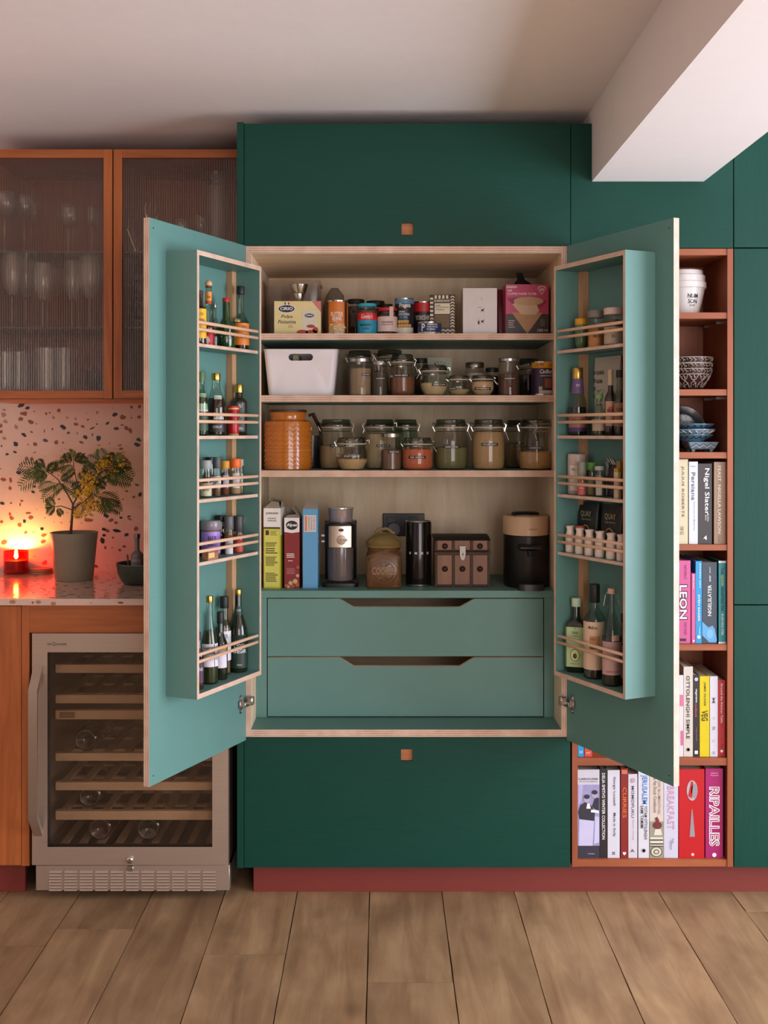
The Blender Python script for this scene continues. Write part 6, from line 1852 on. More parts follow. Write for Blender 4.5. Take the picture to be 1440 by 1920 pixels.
def spoon(c, w_, h):
    m1 = mat((176, 168, 170), .4); m2 = mat((150, 140, 144), .4)
    panel(c, ell(w_ * .02, h * .76, w_ * .21, h * .115, 18), m1, -.0005, .0004, 'spoon_print')
    panel(c, [(-w_ * .02, h * .86), (w_ * .06, h * .86), (0, h * .67), (-w_ * .14, h * .70)], mat((196, 20, 30), .4), -.0009, .0004, 'spoon_print')
    panel(c, ell(w_ * .10, h * .755, w_ * .12, h * .085, 14), m2, -.0009, .0004, 'spoon_print')
    panel(c, [(-w_ * .08, h * .24), (w_ * .13, h * .24), (w_ * .03, h * .55), (-w_ * .0, h * .55)], m2, -.0005, .0004, 'spoon_print')
    dot(c, w_ * .04, h * .04, w_ * .06, (240, 190, 190))
book('very thick scarlet cookbook with a silver spoon pictured on its spine', 1272.6, 1320.8, 1442, 'g', (200, 14, 26), (), extra=spoon, depth=.2)
book('magenta cookbook with a large white outlined title', 1322.6, 1355.8, 1441, 'g', (176, 26, 108), (('RIPAILLES', .535, .5, .665, .60, W_, 1, .055), ('RIPAILLES', .535, .5, .648, .48, (158, 22, 96), 1, -.012), ('Stephane', .05, .5, .4, .02, (226, 170, 200), 0), ('Reynaud', .075, .5, .44, .02, (226, 170, 200), 0)), extra=lambda c, w_, h: dot(c, 0, h * .035, w_ * .12, W_))

# crockery
m_pot = mat((228, 220, 216), .25, var=.02, coat=.3, name='white_ceramic')
Yc = .11
x, w_, h = place(1242, 1323, 508, Yc, BKS['a'])
R = w_ / 2
t = thing('ceramic_crock', 'white lidded ceramic crock with black serif lettering', 'crock', (x, Yc, BKS['a']))
g = G(); g.lathe([(0, 0), (R * .60, 0), (R * .66, .003), (R * .80, h * .28), (R * .92, h * .55), (R * .95, h * .60), (0, h * .60)], m_pot, 36); g.obj('body', t)
g = G(); g.lathe([(R * .96, h * .585), (R * 1.0, h * .60), (R * 1.0, h * .72), (R * .95, h * .74), (R * .95, h * .87), (R * .86, h * .89), (R * .84, h * .98), (R * .78, h), (0, h)], m_pot, 36); g.obj('lid', t)
def conetext(s, z, wd, hh):
    rr = R * (.66 + .26 * (z / h) / .55)
    text(t, s, (R * .19, z), wd, hh, BLACK, r=rr + .0012)
conetext('NUM', h * .405, .034, .014); conetext('SON', h * .29, .030, .014); conetext('1797', h * .20, .018, .006)

m_bwl = mat((70, 44, 38), .3, coat=.3, name='brown_glaze')
m_bwp = mat((216, 204, 196), .3, coat=.3, name='white_slip')
zz = BKS['b']
xb_ = wx(1297, .11); R = 38.5 / S(.11)
for i, (dz, hh) in enumerate(((0, .070), (.017, .071), (.036, .0525))):
    lab = ('bottom bowl of a nested trio, brown with a white openwork pattern down to its foot', 'middle bowl of the nested brown and white trio, only its patterned rim showing', 'top bowl of the nested brown and white trio on the bookcase')[i]
    z0 = zz + dz
    t = thing('patterned_bowl', lab, 'bowl', (xb_, .11, z0), i * .5, 'nested patterned bowls')
    hh = .0675
    r = R * (.97 + .015 * i)
    pr = [(r * .42, 0), (r * .44, .005), (r * .62, hh * .25), (r * .82, hh * .52), (r * .95, hh * .8), (r, hh)]
    g = G(); g.lathe([(0, .004)] + pr + [(r * .97, hh), (r * .92, hh * .8), (r * .78, hh * .54), (r * .58, hh * .28), (r * .4, hh * .12 + .003), (0, hh * .12)], m_bwl, 36); b = g.obj('bowl', t)
    g = G()
    def rad(z):
        for (ra, za), (rb2, zb2) in zip(pr, pr[1:]):
            if za <= z <= zb2:
                return ra + (rb2 - ra) * (z - za) / (zb2 - za)
        return r
    def pt(a, z, e=.0006):
        q = rad(z) + e
        return (q * math.cos(a), q * math.sin(a), z)
    for zl in (hh * .99, hh * .74):
        g.tube([pt(2 * PI * k / 36, zl) for k in range(36)], .0012, m_bwp, 4, closed=True)
    n = 11
    for k in range(n):
        a = 2 * PI * k / n
        g.tube([pt(a - .25, hh * .72), pt(a - .13, hh * .52), pt(a, hh * .44), pt(a + .13, hh * .52), pt(a + .25, hh * .72)], .0012, m_bwp, 4)
        g.tube([pt(a - .22, hh * .14), pt(a - .16, hh * .34), pt(a, hh * .42), pt(a + .16, hh * .34), pt(a + .22, hh * .14)], .0013, m_bwp, 4)
        g.tube([pt(a, hh * .46), pt(a + .05, hh * .58), pt(a, hh * .70)], .0011, m_bwp, 4)
        g.tube([pt(a - .1, hh * .96), pt(a + .05, hh * .87), pt(a - .05, hh * .78)], .0012, m_bwp, 4)
        g.tube([pt(a + .1, hh * .96), pt(a + .2, hh * .87), pt(a + .15, hh * .78)], .0012, m_bwp, 4)
        for (da, zf) in ((.08, .6), (-.12, .62), (.0, .26), (.25, .86), (-.2, .9), (.1, .3)):
            p_ = pt(a + da, hh * zf, .0008)
            g.ball(p_, .0016, m_bwp, 6, 4)
    g.obj('slip_pattern', b)

zz = BKS['c']
# leaning dark plate
x = wx(1281, .19); R = 41 / S(.19)
t = thing('dinner_plate', 'dark navy plate with a gold rim and pale sprigs, leaning upright', 'plate', (x, .205, zz))
m_pl = mat((30, 32, 40), .2, var=.2, coat=.4, name='navy_glaze')
g = G(); g.lathe([(0, .004), (R * .6, .004), (R * .7, .007), (R, .016), (R, .018), (R * .68, .010), (R * .6, .007), (0, .007)], m_pl, 36)
M_ = Matrix.Rotation(math.radians(78), 3, 'X')
bmesh.ops.rotate(g.bm, verts=g.bm.verts, matrix=M_); bmesh.ops.translate(g.bm, verts=g.bm.verts, vec=(0, 0, R * .985 + .004)); b = g.obj('plate', t)
g = G(); g.tube([(R * math.cos(2 * PI * k / 36), R * math.sin(2 * PI * k / 36), .0175) for k in range(36)], .0009, mat((170, 140, 96), .35, .7), 4, closed=True)
bmesh.ops.rotate(g.bm, verts=g.bm.verts, matrix=M_); bmesh.ops.translate(g.bm, verts=g.bm.verts, vec=(0, 0, R * .985 + .004)); g.obj('gilt_rim', t)
g = G(); rp_ = random.Random(8)
for k in range(26):
    a, q = rp_.uniform(0, 2 * PI), rp_.uniform(.2, .62) * R
    g.ball((q * math.cos(a), q * math.sin(a), .0075), rp_.uniform(.0015, .0035), mat((150, 160, 170), .3), 6, 4, .3)
bmesh.ops.rotate(g.bm, verts=g.bm.verts, matrix=M_); bmesh.ops.translate(g.bm, verts=g.bm.verts, vec=(0, 0, R * .985 + .004)); g.obj('sprig_print', t)
# footed square dish
m_bl = mat((150, 176, 194), .25, coat=.4, name='pale_blue_glaze'); m_bl2 = mat((96, 128, 150), .25, coat=.4, name='mid_blue_glaze'); m_bl3 = mat((36, 56, 84), .25, name='dark_blue_glaze')
xd = wx(1315, .10); wd = 58 / S(.07)
t = thing('square_dish', 'pale blue square footed dish with white chevrons under the stacked bowls', 'dish', (xd - .006, .10, zz))
hh = .031
g = G(); g.loft([[(p[0] * k, p[1] * k, z) for p in rrect(wd, wd, .006)] for k, z in ((.72, .008), (.80, .010), (1.0, hh), (.95, hh), (.74, .013))], m_bl, True, True, False); b = g.obj('dish', t)
for sx in (-1, 1):
    for sy in (-1, 1):
        g = G(); g.loft([[(p[0] + sx * wd * .29, p[1] + sy * wd * .29, z) for p in rrect(.014 * k, .014 * k, .002, 2)] for k, z in ((.55, 0), (1, .0085))], m_bl, True, True, False); g.obj('foot', t)
g = G()
for k in range(3):
    x0 = -wd * .36 + k * wd * .24
    for dz in (0, .005):
        f = lambda z: -wd / 2 * (.80 + .20 * (z - .010) / (hh - .010)) - .0008
        a, bb, c2 = (x0, .013 + dz), (x0 + wd * .12, .022 + dz), (x0 + wd * .24, .013 + dz)
        g.tube([(a[0], f(a[1]), a[1]), (bb[0], f(bb[1]), bb[1]), (c2[0], f(c2[1]), c2[1])], .0013, m_bl2 if dz else WHITE, 4)
g.obj('chevron_print', b)
xs_ = wx(1300, .10); R = 38 / S(.10)
zc_ = zz + hh
for i in range(3):
    lab = ('bottom of three blue bowls stacked on the square footed dish', 'middle of three blue bowls stacked on the square footed dish', 'top of three blue bowls stacked on the square footed dish')[i]
    hb = .0235
    z0 = zc_ + .0005 + i * .0165
    t = thing('blue_bowl', lab, 'bowl', (xs_ + (-.003, .002, 0)[i], .10, z0), 0, 'stacked blue bowls')
    r = R * (1.0, 1.02, 1.0)[i]
    g = G(); g.lathe([(0, 0), (r * .50, 0), (r * .54, .002), (r * .82, hb * .6), (r, hb - .002), (r, hb), (r * .97, hb), (r * .8, hb * .65), (r * .5, hb * .2), (0, hb * .2)], (m_bl2, m_bl, m_bl2)[i], 36); b = g.obj('bowl', t)
    g = G()
    for k in range(18):
        a = 2 * PI * k / 18
        q = lambda z: r * (.54 + .46 * (z - .002) / (hb - .004)) + .0012
        g.tube([(q(z) * math.cos(a + d), q(z) * math.sin(a + d), z) for d, z in ((-.15, hb * .40), (0, hb * .78), (.15, hb * .40))], .0014, (m_bl3, WHITE, m_bl3)[i], 4)
    g.obj('zigzag_print', b)

# ================================================================== wine cooler
YF = -.012
def fx_(p): return wx(p, YF)
def fz_(p): return wz(p, YF)
t = thing('wine_cooler', 'stainless steel wine cooler with a glass door under the worktop', 'wine cooler', ((fx_(60) + fx_(428)) / 2, .0, .012))
OX, OZ = (fx_(60) + fx_(428)) / 2, .012
def wobj(g, name, parent=None, **k):
    bmesh.ops.translate(g.bm, verts=g.bm.verts, vec=(-OX, 0, -OZ))
    return g.obj(name, parent or t, **k)
m_in = mat((112, 98, 86), .5, name='cooler_lining')
x0, x1, zt, zbm = fx_(62), fx_(427), fz_(1190), .085
g = G()
g.box((x0, .022, zbm), (x0 + .02, .54, zt), m_in); g.box((x1 - .02, .022, zbm), (x1, .54, zt), m_in)
g.box((x0, .022, zt - .02), (x1, .54, zt), m_in); g.box((x0, .022, zbm), (x1, .54, zbm + .02), m_in); g.box((x0, .52, zbm), (x1, .54, zt), m_in)
wobj(g, 'cabinet')
X = [fx_(60), fx_(89), fx_(398), fx_(428)]
Z = [fz_(1622), fz_(1588), fz_(1223), fz_(1188)]
g = G()
hole_panel(g, X[0], X[3], YF, YF + .03, Z[0], Z[3], X[1], X[2], Z[1], Z[2], m_steel, m_dark)
dr = wobj(g, 'door')
text(dr, 'mQuvee', (fx_(107) - OX, fz_(1207.5) - OZ), .058, .012, mat((150, 138, 128), .2, 1), y=YF, lift=.0012, space=1.1)
g = G(); g.box((X[1] + .0002, YF + .006, Z[1] + .0002), (X[2] - .0002, YF + .010, Z[2] - .0002), glass((244, 238, 232), .07, .4, .03, 'door_glass')); wobj(g, 'glass_pane', dr)
g = G(); g.lathe([(0, -.001), (.010, -.001), (.010, .006), (.008, .008), (.005, .0085), (0, .0085)], m_chrome, 20)
bmesh.ops.rotate(g.bm, verts=g.bm.verts, matrix=Matrix.Rotation(PI / 2, 3, 'X')); bmesh.ops.translate(g.bm, verts=g.bm.verts, vec=(fx_(244), YF - .001, fz_(1612))); wobj(g, 'lock', dr)
g = G(); g.box((fx_(239), YF - .004, fz_(1632)), (fx_(250), YF + .004, fz_(1624)), m_chrome, bev=.001); wobj(g, 'catch')
# handle: bar standing off the door with splayed ends
hx0, hx1 = wx(54, -.06), wx(71, -.06)
prof = [(YF, wz(1246, YF)), (YF, wz(1258, YF)), (-.058, wz(1302, -.06)), (-.058, wz(1528, -.06)), (YF, wz(1556, YF)), (YF, wz(1568, YF)), (-.068, wz(1536, -.07)), (-.068, wz(1296, -.07))]
g = G(); g.prism(prof, 'x', hx0, hx1, m_steel); wobj(g, 'handle', dr)
# shelves
YSH = .036
shelf_y = ((1246, 1262), (1303, 1319), (1332, 1349), (1412, 1427), (1466.5, 1482), (1520.5, 1537.5))
m_shf = wood((178, 150, 122), (204, 178, 148), 'x', .5, 40, 'beech_shelf')
m_slt = wood((178, 150, 122), (204, 178, 148), 'y', .5, 40, 'beech_slat')
sx0, sx1 = wx(104, YSH), wx(398, YSH)
slat0 = None
for i, (ya, yb) in enumerate(shelf_y):
    za, zb2 = wz(ya, YSH), wz(yb, YSH)
    g = G(); g.box((sx0, YSH, zb2), (sx1 + .003, YSH + .02, za), m_shf, bev=.001); shf = wobj(g, 'shelf')
    if i == 2:
        g = G(); g.box((wx(112, YSH), YSH - .001, wz(1346, YSH)), (wx(140, YSH), YSH, wz(1335, YSH)), mat((128, 104, 82), .4)); wobj(g, 'control_panel', shf)
        text(shf, 'mQuvee', (wx(126, YSH) - OX, wz(1340.5, YSH) - OZ), .036, .007, mat((170, 140, 110), .4), y=YSH - .001)
        continue
    n = 8
    for k in range(n):
        xx = sx0 + .012 + (sx1 - sx0 - .03) * k / (n - 1)
        if slat0 is None:
            g = G(); g.box((-.011, .0, -.009), (.011, .40, 0), m_slt)
            slat0 = g.obj('slat', shf, (xx - OX, YSH + .021, za - .014 - OZ))
        else:
            share(slat0, shf, (xx - OX, YSH + .021, za - .014 - OZ))
    for yy in (.13, .27, .40):
        g = G(); g.box((sx0, YSH + yy, za - .032), (sx1, YSH + yy + .02, za - .0235), m_slt); wobj(g, 'cross_bar', shf)
# bottom slats
zb_ = .1305
for k in range(9):
    xx = sx0 + .012 + (sx1 - sx0 - .03) * k / 8
    share(slat0, t, (xx - OX, YSH + .021, zb_ + .009 - OZ))
# bottom grille
gx0, gx1, gz0, gz1 = fx_(66.5), fx_(430), fz_(1670.5), fz_(1623.5)
g = G(); g.box((gx0, YF + .004, gz0), (gx1, YF + .03, gz1), m_steel, bev=.001); gr = wobj(g, 'grille')
lv0 = None
for i in range(11):
    for j in range(7):
        px = 91.8 + 28.85 * i + 12; py = 1634.5 + 5.65 * j
        loc = (wx(px, YF) - OX, YF + .004, wz(py, YF) - OZ)
        if lv0 is None:
            g = G()
            lw, lh = 24.0 / S(YF) / 2, .0031
            g.prism([(.0005, -lh * .9), (-.0052, -lh * .9), (-.0040, -lh * .1), (.0005, lh)], 'x', -lw, lw, m_steel)
            lv0 = g.obj('louvre', gr, loc)
        else:
            share(lv0, gr, loc)
g = G(); g.box((gx0 + .01, YF + .09, 0.0005), (gx1 - .01, YF + .44, .085), m_steel); wobj(g, 'foot_box')
# bottles lying in the cooler, bases towards the room
for i, (px, py, sh, col, lab) in enumerate(((278, 1556, None, (34, 44, 36), 'green wine bottle on the bottom rack of the cooler, nearer the middle'), (187, 1556, None, (58, 36, 34), 'brown wine bottle lying on the bottom rack of the cooler'), (168, 1501, 5, (34, 38, 34), 'wine bottle on the lowest shelf of the cooler'), (160, 1399, 3, (40, 38, 34), 'wine bottle on a middle shelf of the cooler'))):
    R = .037 if i < 2 else .036
    Yb = YSH + .07
    zbase = (zb_ + .009 if sh is None else wz(shelf_y[sh][0] if sh != 5 else shelf_y[5][0], YSH) - .014) + .0006
    b = thing('wine_bottle', lab, 'bottle', (wx(px, Yb), Yb, zbase), 0, 'bottles in the wine cooler')
    g = G()
    gm = mat(col, .06, var=.1, coat=.6, name='wine_glass_green')
    g.lathe([(0, .018), (R * .4, .012), (R * .78, .001), (R * .86, 0), (R * .97, .003), (R, .008), (R, .19), (R * .8, .215), (R * .42, .24), (R * .38, .30), (0, .30)], gm, 28)
    bmesh.ops.rotate(g.bm, verts=g.bm.verts, matrix=Matrix.Rotation(-PI / 2, 3, 'X')); bmesh.ops.translate(g.bm, verts=g.bm.verts, vec=(0, 0, R)); g.obj('glass_body', b)
    g = G(); g.tube([(R * .80 * math.cos(2 * PI * k / 24), -.0002, R + R * .80 * math.sin(2 * PI * k / 24)) for k in range(24)], .0012, mat((120, 124, 116), .1, name='glass_foot_ring'), 5, closed=True); g.obj('foot_ring', b)

# ================================================================== worktop things
# candle
x, w_, h = place(8, 53, 1033, .60, WT)
R = w_ / 2
t = thing('candle', 'lit candle in a red glass tumbler on the worktop', 'candle', (x, .598, WT + .0006))
g = G(); g.lathe([(0, 0), (R * .94, 0), (R, .004), (R, h), (R * .96, h), (R * .95, .016), (0, .014)], glass((250, 120, 92), .06, .4, .03, 'red_glass'), 28); g.obj('tumbler', t)
hx_ = h * .62
mw = mat((170, 40, 30), .5, var=.05, name='red_wax')
g = G(); g.lathe([(0, .015), (R * .93, .015), (R * .93, hx_ - .002), (R * .5, hx_ - .004), (0, hx_ - .005)], mw, 24); g.obj('wax', t)
g = G(); g.tube([(0, 0, hx_ - .006), (0, 0, hx_ + .004)], .0012, BLACK, 6); g.obj('wick', t)
mf, nt, b_ = _base('candle_flame')
mpf = _coord(nt, (1, 1, 1)); nzf = nt.nodes.new('ShaderNodeTexNoise'); nzf.inputs['Scale'].default_value = 30; nt.links.new(mpf.outputs[0], nzf.inputs[0])
nt.links.new(mixcol(nt, nzf.outputs[0], lin((255, 186, 92)), lin((255, 200, 112))), b_.inputs['Emission Color'])
b_.inputs['Emission Strength'].default_value = 1250
g = G(); g.lathe([(0, hx_ + .001), (.006, hx_ + .006), (.0078, hx_ + .012), (.005, hx_ + .022), (0, hx_ + .032)], mf, 12); g.obj('flame', t)
# wooden lid beside it
x, w_, h = place(54, 96, 1066, .59, WT)
t = thing('wooden_coaster', 'round wooden coaster lying flat beside the red candle', 'coaster', (x, .60, WT + .0006))
g = G(); g.lathe([(0, 0), (w_ / 2, 0), (w_ / 2, .017), (w_ / 2 * .97, .019), (0, .019)], wood((150, 84, 54), (186, 112, 74), 'x', .5, 50, 'lid_wood'), 28); g.obj('disc', t)
g = G(); g.lathe([(w_ / 2 * .99, .006), (w_ / 2 * 1.01, .007), (w_ / 2 * 1.01, .009), (w_ / 2 * .99, .010)], mat((130, 70, 46), .5), 28); g.obj('groove', t)
# plant
YP = .43
x, w_, h = place(95, 183, 998, YP, WT)
R = w_ / 2
t = thing('potted_mimosa', 'yellow-flowered mimosa seedling in a putty grey pot', 'plant', (x, YP, WT + .0006))
m_pp = mat((136, 126, 106), .5, var=.06, scale=(20, 20, 20), bump=.15, bscale=30, name='putty_pot')
g = G(); g.lathe([(0, 0), (R * .78, 0), (R * .80, .004), (R * .955, h * .84), (R * .97, h * .86), (R * .985, h * .95), (R, h), (R * .94, h), (R * .9, h * .86), (0, h * .85)], m_pp, 40); g.obj('pot', t)
g = G(); g.lathe([(R * .9, h * .87), (R * .4, h * .89), (0, h * .885)], mat((50, 38, 28), .9, var=.4, scale=(40, 40, 40), bump=.8, bscale=10, name='potting_soil'), 24); g.obj('soil', t)
sP = S(YP)
def pp(px, py, dy=0):
    return Vector(((px - 139) / sP, dy, wz(py, YP) - WT - .0006))
m_bark = mat((84, 62, 46), .8, var=.3, scale=(20, 20, 4), name='stem_bark')
m_leafs = [mat(c, .6, var=.2, scale=(30, 30, 30), name='mimosa_leaf') for c in ((78, 90, 30), (92, 100, 36), (58, 70, 26))]
m_flow = [mat(c, .8, var=.2, scale=(60, 60, 60), name='mimosa_blossom') for c in ((214, 164, 24), (232, 188, 40), (186, 130, 34))]
stems = [([(132, 1008, 0), (134, 985, 0), (137, 945, 0)], .0055, .004),
         ([(137, 946, 0), (124, 925, .01), (106, 900, .02), (84, 882, .02)], .003, .0012),
         ([(137, 946, 0), (150, 925, -.01), (165, 905, -.015), (190, 888, -.02), (222, 868, -.02)], .003, .0012),
         ([(149, 927, 0), (143, 900, .0), (137, 875, .01), (136, 850, .01)], .0022, .001),
         ([(135, 956, 0), (118, 948, -.02), (98, 950, -.03)], .002, .001),
         ([(138, 953, 0), (160, 940, -.02), (178, 925, -.03), (205, 940, -.035)], .0022, .001)]
for pts, ra, rb_ in stems:
    g = G(); n = len(pts)
    g.tube([pp(*p) for p in pts], [ra + (rb_ - ra) * k / (n - 1) for k in range(n)], m_bark, 7); g.obj('stem', t)
rp_ = random.Random(21)
fr = """84,884,36,874 84,884,40,912 80,880,66,862 84,880,113,872 88,884,76,902 86,882,52,890 112,912,79,936 108,905,82,915 100,948,88,964 104,950,90,934 108,952,116,965 98,950,88,948 136,858,141,843 134,862,113,860 138,860,161,863 138,872,116,888 140,880,122,893 178,895,162,870 196,882,166,856 200,878,190,842 206,876,249,894 210,872,246,872 186,890,158,876 200,884,219,906 194,880,208,852 212,872,232,852 180,898,206,884 168,905,150,885 150,928,118,905 182,926,216,946 190,932,206,958 186,928,200,962 172,905,180,930 192,888,178,912 215,868,200,850 84,882,60,900 90,886,70,872 92,890,100,868 130,870,122,850 142,868,152,850 152,905,132,915 158,915,138,928 205,874,222,888 198,890,240,905 190,884,176,868 216,866,236,882 176,900,196,912 160,940,140,968 175,930,160,955 195,935,222,960 120,908,98,922 112,900,128,892"""
for e in fr.split():
    a, b2, c2, d2 = map(float, e.split(','))
    dy0 = rp_.uniform(-.02, .02); dy1 = dy0 + rp_.uniform(-.035, .035)
    A, B = pp(a, b2, dy0), pp(c2, d2, dy1)
    g = G(); ml = rp_.choice(m_leafs)
    dv = B - A; L = dv.length
    mid = A + dv * .5 + Vector((0, 0, L * .10))
    def bez(k):
        return A * (1 - k) ** 2 + mid * 2 * k * (1 - k) + B * k * k
    g.tube([bez(k / 5) for k in range(6)], .0009, ml, 4)
    n = 9
    side = dv.cross(Vector((0, -1, .35))).normalized()
    for k in range(1, n + 1):
        q = bez(k / (n + .4))
        tdir = (bez(min(1, k / (n + .4) + .05)) - q).normalized()
        ll = L * .42 * math.sin(PI * (.18 + .72 * k / n)) + .004
        for sg2 in (-1, 1):
            tip = q + side * sg2 * ll * .85 + tdir * ll * .6 + Vector((0, rp_.uniform(-.004, .004), -.003))
            wv = tdir * min(.0036, ll * .22)
            m_ = (q + tip) / 2
            v = [g.bm.verts.new(p) for p in (q, m_ - wv + Vector((0, -.001, 0)), tip, m_ + wv + Vector((0, .001, 0)))]
            g.face(v, ml)
    g.obj('frond', t)
bl = """160,905 170,892 166,916 156,926 174,905 162,935 168,950 160,962 178,945 214,866 208,880 200,866 222,860 196,872 228,872 118,876 128,866 104,886 112,890 150,890 182,935 186,918 232,850 120,850 215,848 150,962"""
for i, e in enumerate(bl.split()):
    a, b2 = map(float, e.split(','))
    c0 = pp(a, b2, rp_.uniform(-.035, .02))
    big = i < 15
    g = G()
    for k in range(30 if big else 18):
        o_ = Vector((rp_.gauss(0, .012), rp_.gauss(0, .010), rp_.gauss(0, .011)))
        g.ball(c0 + o_, rp_.uniform(.0022, .0050) if big else rp_.uniform(.0009, .0020), m_flow[rp_.choice((0, 1, 0)) if big else 2], 6, 4)
    ob = g.obj('blossom', t)
# green bowl and the bottle in it
YB = .34
x = wx(271, YB); R = (271 - 219) / S(YB)
t = thing('green_bowl', 'dark green ceramic bowl half hidden by the pantry door', 'bowl', (x, YB, WT + .0006))
hb = .068
m_gb = mat((46, 62, 52), .35, var=.2, coat=.2, name='dark_green_glaze')
g = G(); g.lathe([(0, 0), (R * .70, 0), (R * .80, .006), (R * .95, hb * .5), (R, hb - .002), (R * .985, hb), (R * .95, hb - .002), (R * .88, hb * .4), (R * .66, .010), (0, .009)], m_gb, 40); g.obj('bowl', t)
g = G(); g.tube([(R * .985 * math.cos(2 * PI * k / 32), R * .985 * math.sin(2 * PI * k / 32), hb) for k in range(32)], .0016, mat((96, 104, 92), .4), 5, closed=True); g.obj('rim', t)
z0 = WT + .0006 + .0105
bottle('frosted soap bottle with a grey cap standing in the dark green bowl', 'soap_bottle', wx(257, YB), YB, z0, .021, wz(1001, YB) - z0, .008, .55, .66, mat((116, 100, 96), .3, name='frosted_bottle'), ((120, 116, 112), .016, .010, 1), ((.14, .46, 1.8, 0, (150, 134, 132), (('SOAP', .38, 1.0, .05, (90, 80, 80)),)),))
x = wx(240, YB)
t = thing('wooden_brush', 'thin wooden brush handle leaning in the green bowl', 'brush', (x, YB, z0))
g = G(); g.tube([(.004, 0, .022), (0, 0, .06), (-.003, .004, .085)], [.004, .0035, .003], mat((110, 74, 50), .5, name='brush_wood'), 8); g.obj('handle', t)
g = G(); g.lathe([(0, 0), (.009, 0), (.010, .010), (.006, .022), (0, .023)], mat((150, 126, 96), .9, bump=.6, name='bristle'), 12, (.004, 0, 0)); g.obj('bristles', t)

# ================================================================== glassware in the wall cabinets
m_gls = glass((226, 226, 224), .12, .75, .05, 'drinking_glass', haze=.12)  # a little diffuse white mixed in as painted sheen
m_sheen = glass((216, 214, 212), .18, .7, .15, 'painted_sheen_glass', haze=.35)  # clear glass whitened: its highlights are put into a pale diffuse colour
tU = wz(470.5, .275); mU = wz(613, .275); bU = UZ0 + .016
def stem_glass(label, px, wpx, ytop, Y, zb, group, frac=.5, gm=None):
    x, w_, h = place(px - wpx / 2, px + wpx / 2, ytop, Y, zb)
    R = w_ / 2
    t = thing('wine_glass', label, 'glass', (x, Y, zb + .0004), 0, group)
    gm = gm or m_gls
    sz = h * (1 - frac)
    g = G(); g.lathe([(0, sz), (R * .35, sz + .004), (R * .85, sz + h * frac * .3), (R, sz + h * frac * .55), (R * .95, sz + h * frac * .8), (R * .85, h)], gm, 20); g.obj('glass_bowl', t)
    g = G(); g.lathe([(.004, .003), (.0032, .012), (.0032, sz - .004), (.005, sz)], gm, 10); g.obj('stem', t)
    g = G(); g.lathe([(0, 0), (R * .8, 0), (R * .8, .0015), (.006, .004)], gm, 20); g.obj('foot', t)
    return t
def tumbler(label, px, wpx, ytop, Y, zb, group, gm=None, name='tumbler'):
    x, w_, h = place(px - wpx / 2, px + wpx / 2, ytop, Y, zb)
    R = w_ / 2
    t = thing(name, label, 'glass', (x, Y, zb + .0004), 0, group)
    g = G(); g.lathe([(0, 0), (R * .86, 0), (R * .88, .003), (R, h)], gm or m_sheen, 20); g.obj('glass_wall', t)
    g = G(); g.lathe([(0, .002), (R * .84, .002), (R * .86, .010), (0, .010)], gm or m_sheen, 20); g.obj('thick_base', t)
    return t
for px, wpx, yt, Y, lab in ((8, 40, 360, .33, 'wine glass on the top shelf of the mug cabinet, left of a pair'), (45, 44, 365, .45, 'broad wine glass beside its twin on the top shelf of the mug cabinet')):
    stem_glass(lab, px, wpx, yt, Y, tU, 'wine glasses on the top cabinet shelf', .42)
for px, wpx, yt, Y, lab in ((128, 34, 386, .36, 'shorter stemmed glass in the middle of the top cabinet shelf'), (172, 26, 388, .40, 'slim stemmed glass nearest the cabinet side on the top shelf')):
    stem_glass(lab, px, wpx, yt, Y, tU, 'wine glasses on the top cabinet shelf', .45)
for px, wpx, yt, Y, lab in ((22, 38, 474, .33, 'tall sheen-painted goblet at the outer end of the middle cabinet shelf'), (48, 36, 476, .46, 'tall sheen-painted goblet tucked behind the outer one'), (80, 34, 494, .35, 'clear goblet in the middle of the middle cabinet shelf'), (135, 32, 490, .40, 'clear goblet before the last one on the middle cabinet shelf'), (168, 42, 482, .36, 'broad sheen-painted goblet beside the door stile on the middle shelf')):
    stem_glass(lab, px, wpx, yt, Y, mU, 'goblets on the middle cabinet shelf', .58, m_sheen)
for px, wpx, yt, Y, lab in ((8, 30, 660, .36, 'short sheen-painted tumbler beside another low one on the cabinet base'), (34, 26, 660, .40, 'short sheen-painted tumbler between the low one and the tall pair'), (86, 32, 653, .35, 'tall sheen-painted tumbler, outer of the tall pair on the cabinet base'), (118, 32, 653, .38, 'tall sheen-painted tumbler, inner of the tall pair on the cabinet base')):
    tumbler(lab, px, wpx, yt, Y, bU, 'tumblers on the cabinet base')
x, w_, h = place(160, 192, 695, .42, bU)
t = thing('dark_mug', 'dark mug standing on the cabinet base beside the tall tumblers', 'mug', (x, .42, bU + .0004))
g = G(); g.lathe([(0, 0), (w_ * .46, 0), (w_ * .5, .004), (w_ * .5, h), (w_ * .46, h), (w_ * .45, .006), (0, .006)], mat((46, 40, 38), .4, name='dark_stoneware'), 20); g.obj('mug', t)
g = G(); g.tube([(w_ * .48, 0, h * .8), (w_ * .78, 0, h * .72), (w_ * .78, 0, h * .35), (w_ * .48, 0, h * .25)], .004, mat((46, 40, 38), .4, name='dark_stoneware'), 6); g.obj('handle', t)
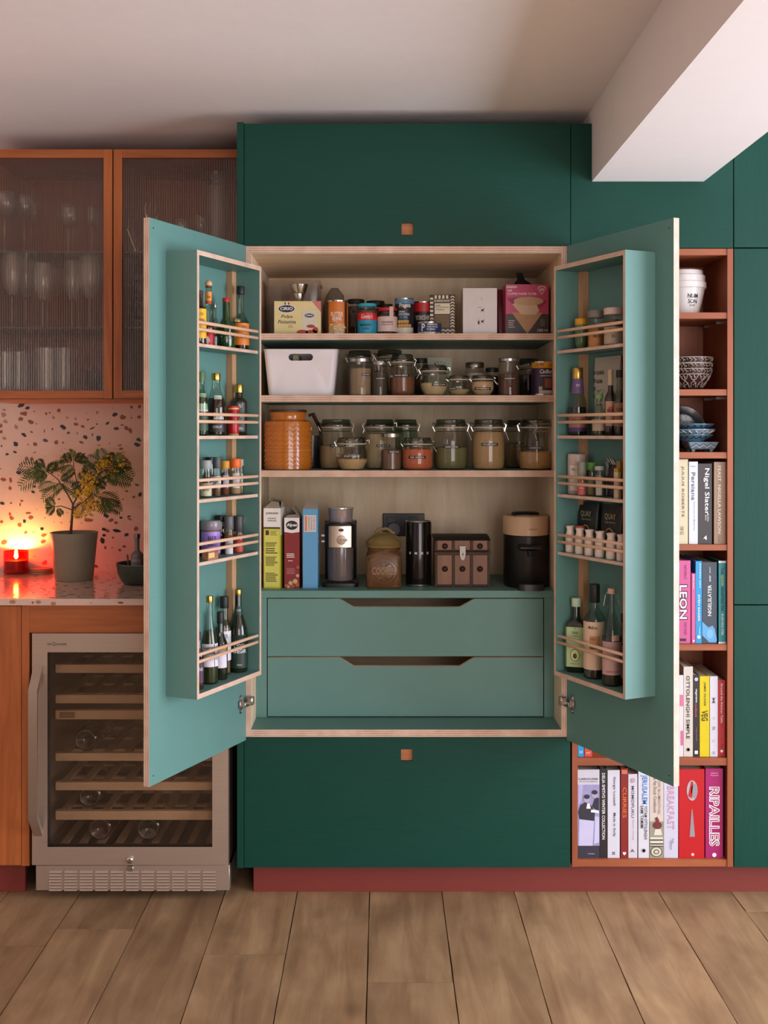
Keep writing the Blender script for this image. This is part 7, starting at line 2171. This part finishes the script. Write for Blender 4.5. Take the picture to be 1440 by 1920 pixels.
# right-hand cabinet: whisk, jar, carafe, plates
m_wk = mat((210, 204, 196), .2, 1, name='whisk_wire')
for px, tilt, lab, yt in ((244, -.35, 'wire whisk tilted outwards in the plate cabinet', 364), (280, .05, 'upright wire whisk beside the tilted one in the plate cabinet', 357)):
    Y = .37
    x, w_, h = place(px - 15, px + 15, yt, Y, tU)
    t = thing('whisk', lab, 'whisk', (x + .022 * (1 if tilt < 0 else 0), Y, tU + .0004), 0, 'whisks in the plate cabinet')
    t.rotation_euler = (0, tilt, 0)
    g = G(); g.tube([(0, 0, .004), (0, 0, h * .45)], .006, m_wk, 8); g.obj('handle', t)
    for k in range(4):
        a = PI * k / 4
        g = G()
        pts = []
        for q in range(17):
            f = q / 16
            rr = .028 * math.sin(PI * f) ** .8 * (1 if f < .5 else -1) if 0 else None
            ang = -PI / 2 + PI * f
            hh = h * .45 + h * .55 * math.cos(ang) ** .7 if abs(math.cos(ang)) > 1e-6 else h * .45
            xx = .028 * math.sin(ang) * (hh - h * .45) / (h * .55 + 1e-6) ** 1 if 0 else .028 * math.sin(2 * ang) * .9 if 0 else .026 * math.sin(ang) * math.sin(PI * min(1, (hh - h * .42) / (h * .62)))
            pts.append((xx * math.cos(a), xx * math.sin(a), hh))
        g.tube(pts, .0011, m_wk, 5); g.obj('wire_loop', t)
Y = .40
x, w_, h = place(390, 424, 322, Y, tU)
t = thing('glass_carafe', 'tall sheen-painted glass carafe with a stopper in the plate cabinet', 'carafe', (x, Y, tU + .0004))
R = w_ / 2
g = G(); g.lathe([(0, 0), (R, 0), (R * 1.02, .004), (R, h * .82), (R * .6, h * .86), (R * .6, h * .9)], m_sheen, 24); g.obj('carafe', t)
g = G(); g.lathe([(R * .58, h * .89), (R * .8, h * .9), (R * .8, h * .95), (R * .5, h * .96), (R * .55, h), (0, h)], m_sheen, 20); g.obj('stopper', t)
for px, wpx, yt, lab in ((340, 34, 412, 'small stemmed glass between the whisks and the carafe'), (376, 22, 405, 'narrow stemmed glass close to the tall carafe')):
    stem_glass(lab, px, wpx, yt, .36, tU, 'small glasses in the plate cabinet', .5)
m_plw = mat((214, 208, 200), .3, coat=.3, name='plate_glaze')
zp = mU
prev = mU + .0004
x0 = wx(296, .40)
for i, py in enumerate((600, 583, 566, 548, 531, 514)):
    zt_ = wz(py, .34)
    r = (.108, .085)[i % 2]
    t = thing('dinner_plate', ('bottom', 'second', 'third', 'fourth', 'fifth', 'topmost')[i] + (' large' if i % 2 == 0 else ' smaller') + ' white plate of the spaced stack in the wall cabinet', 'plate', (x0, .44, prev), 0, 'plates stacked in the wall cabinet')
    hgt = zt_ - prev
    g = G(); g.lathe([(0, 0), (r * .55, 0), (r * .58, .002), (r * .62, hgt * .5), (r * .97, hgt - .003), (r, hgt), (r * .96, hgt), (r * .6, hgt - .004), (0, hgt - .004)], m_plw, 36); g.obj('plate', t)
    g = G(); g.tube([(r * math.cos(2 * PI * k / 36), r * math.sin(2 * PI * k / 36), hgt - .001) for k in range(36)], .0014, m_plw, 5, closed=True); g.obj('rim', t)
    prev = zt_ + .0003
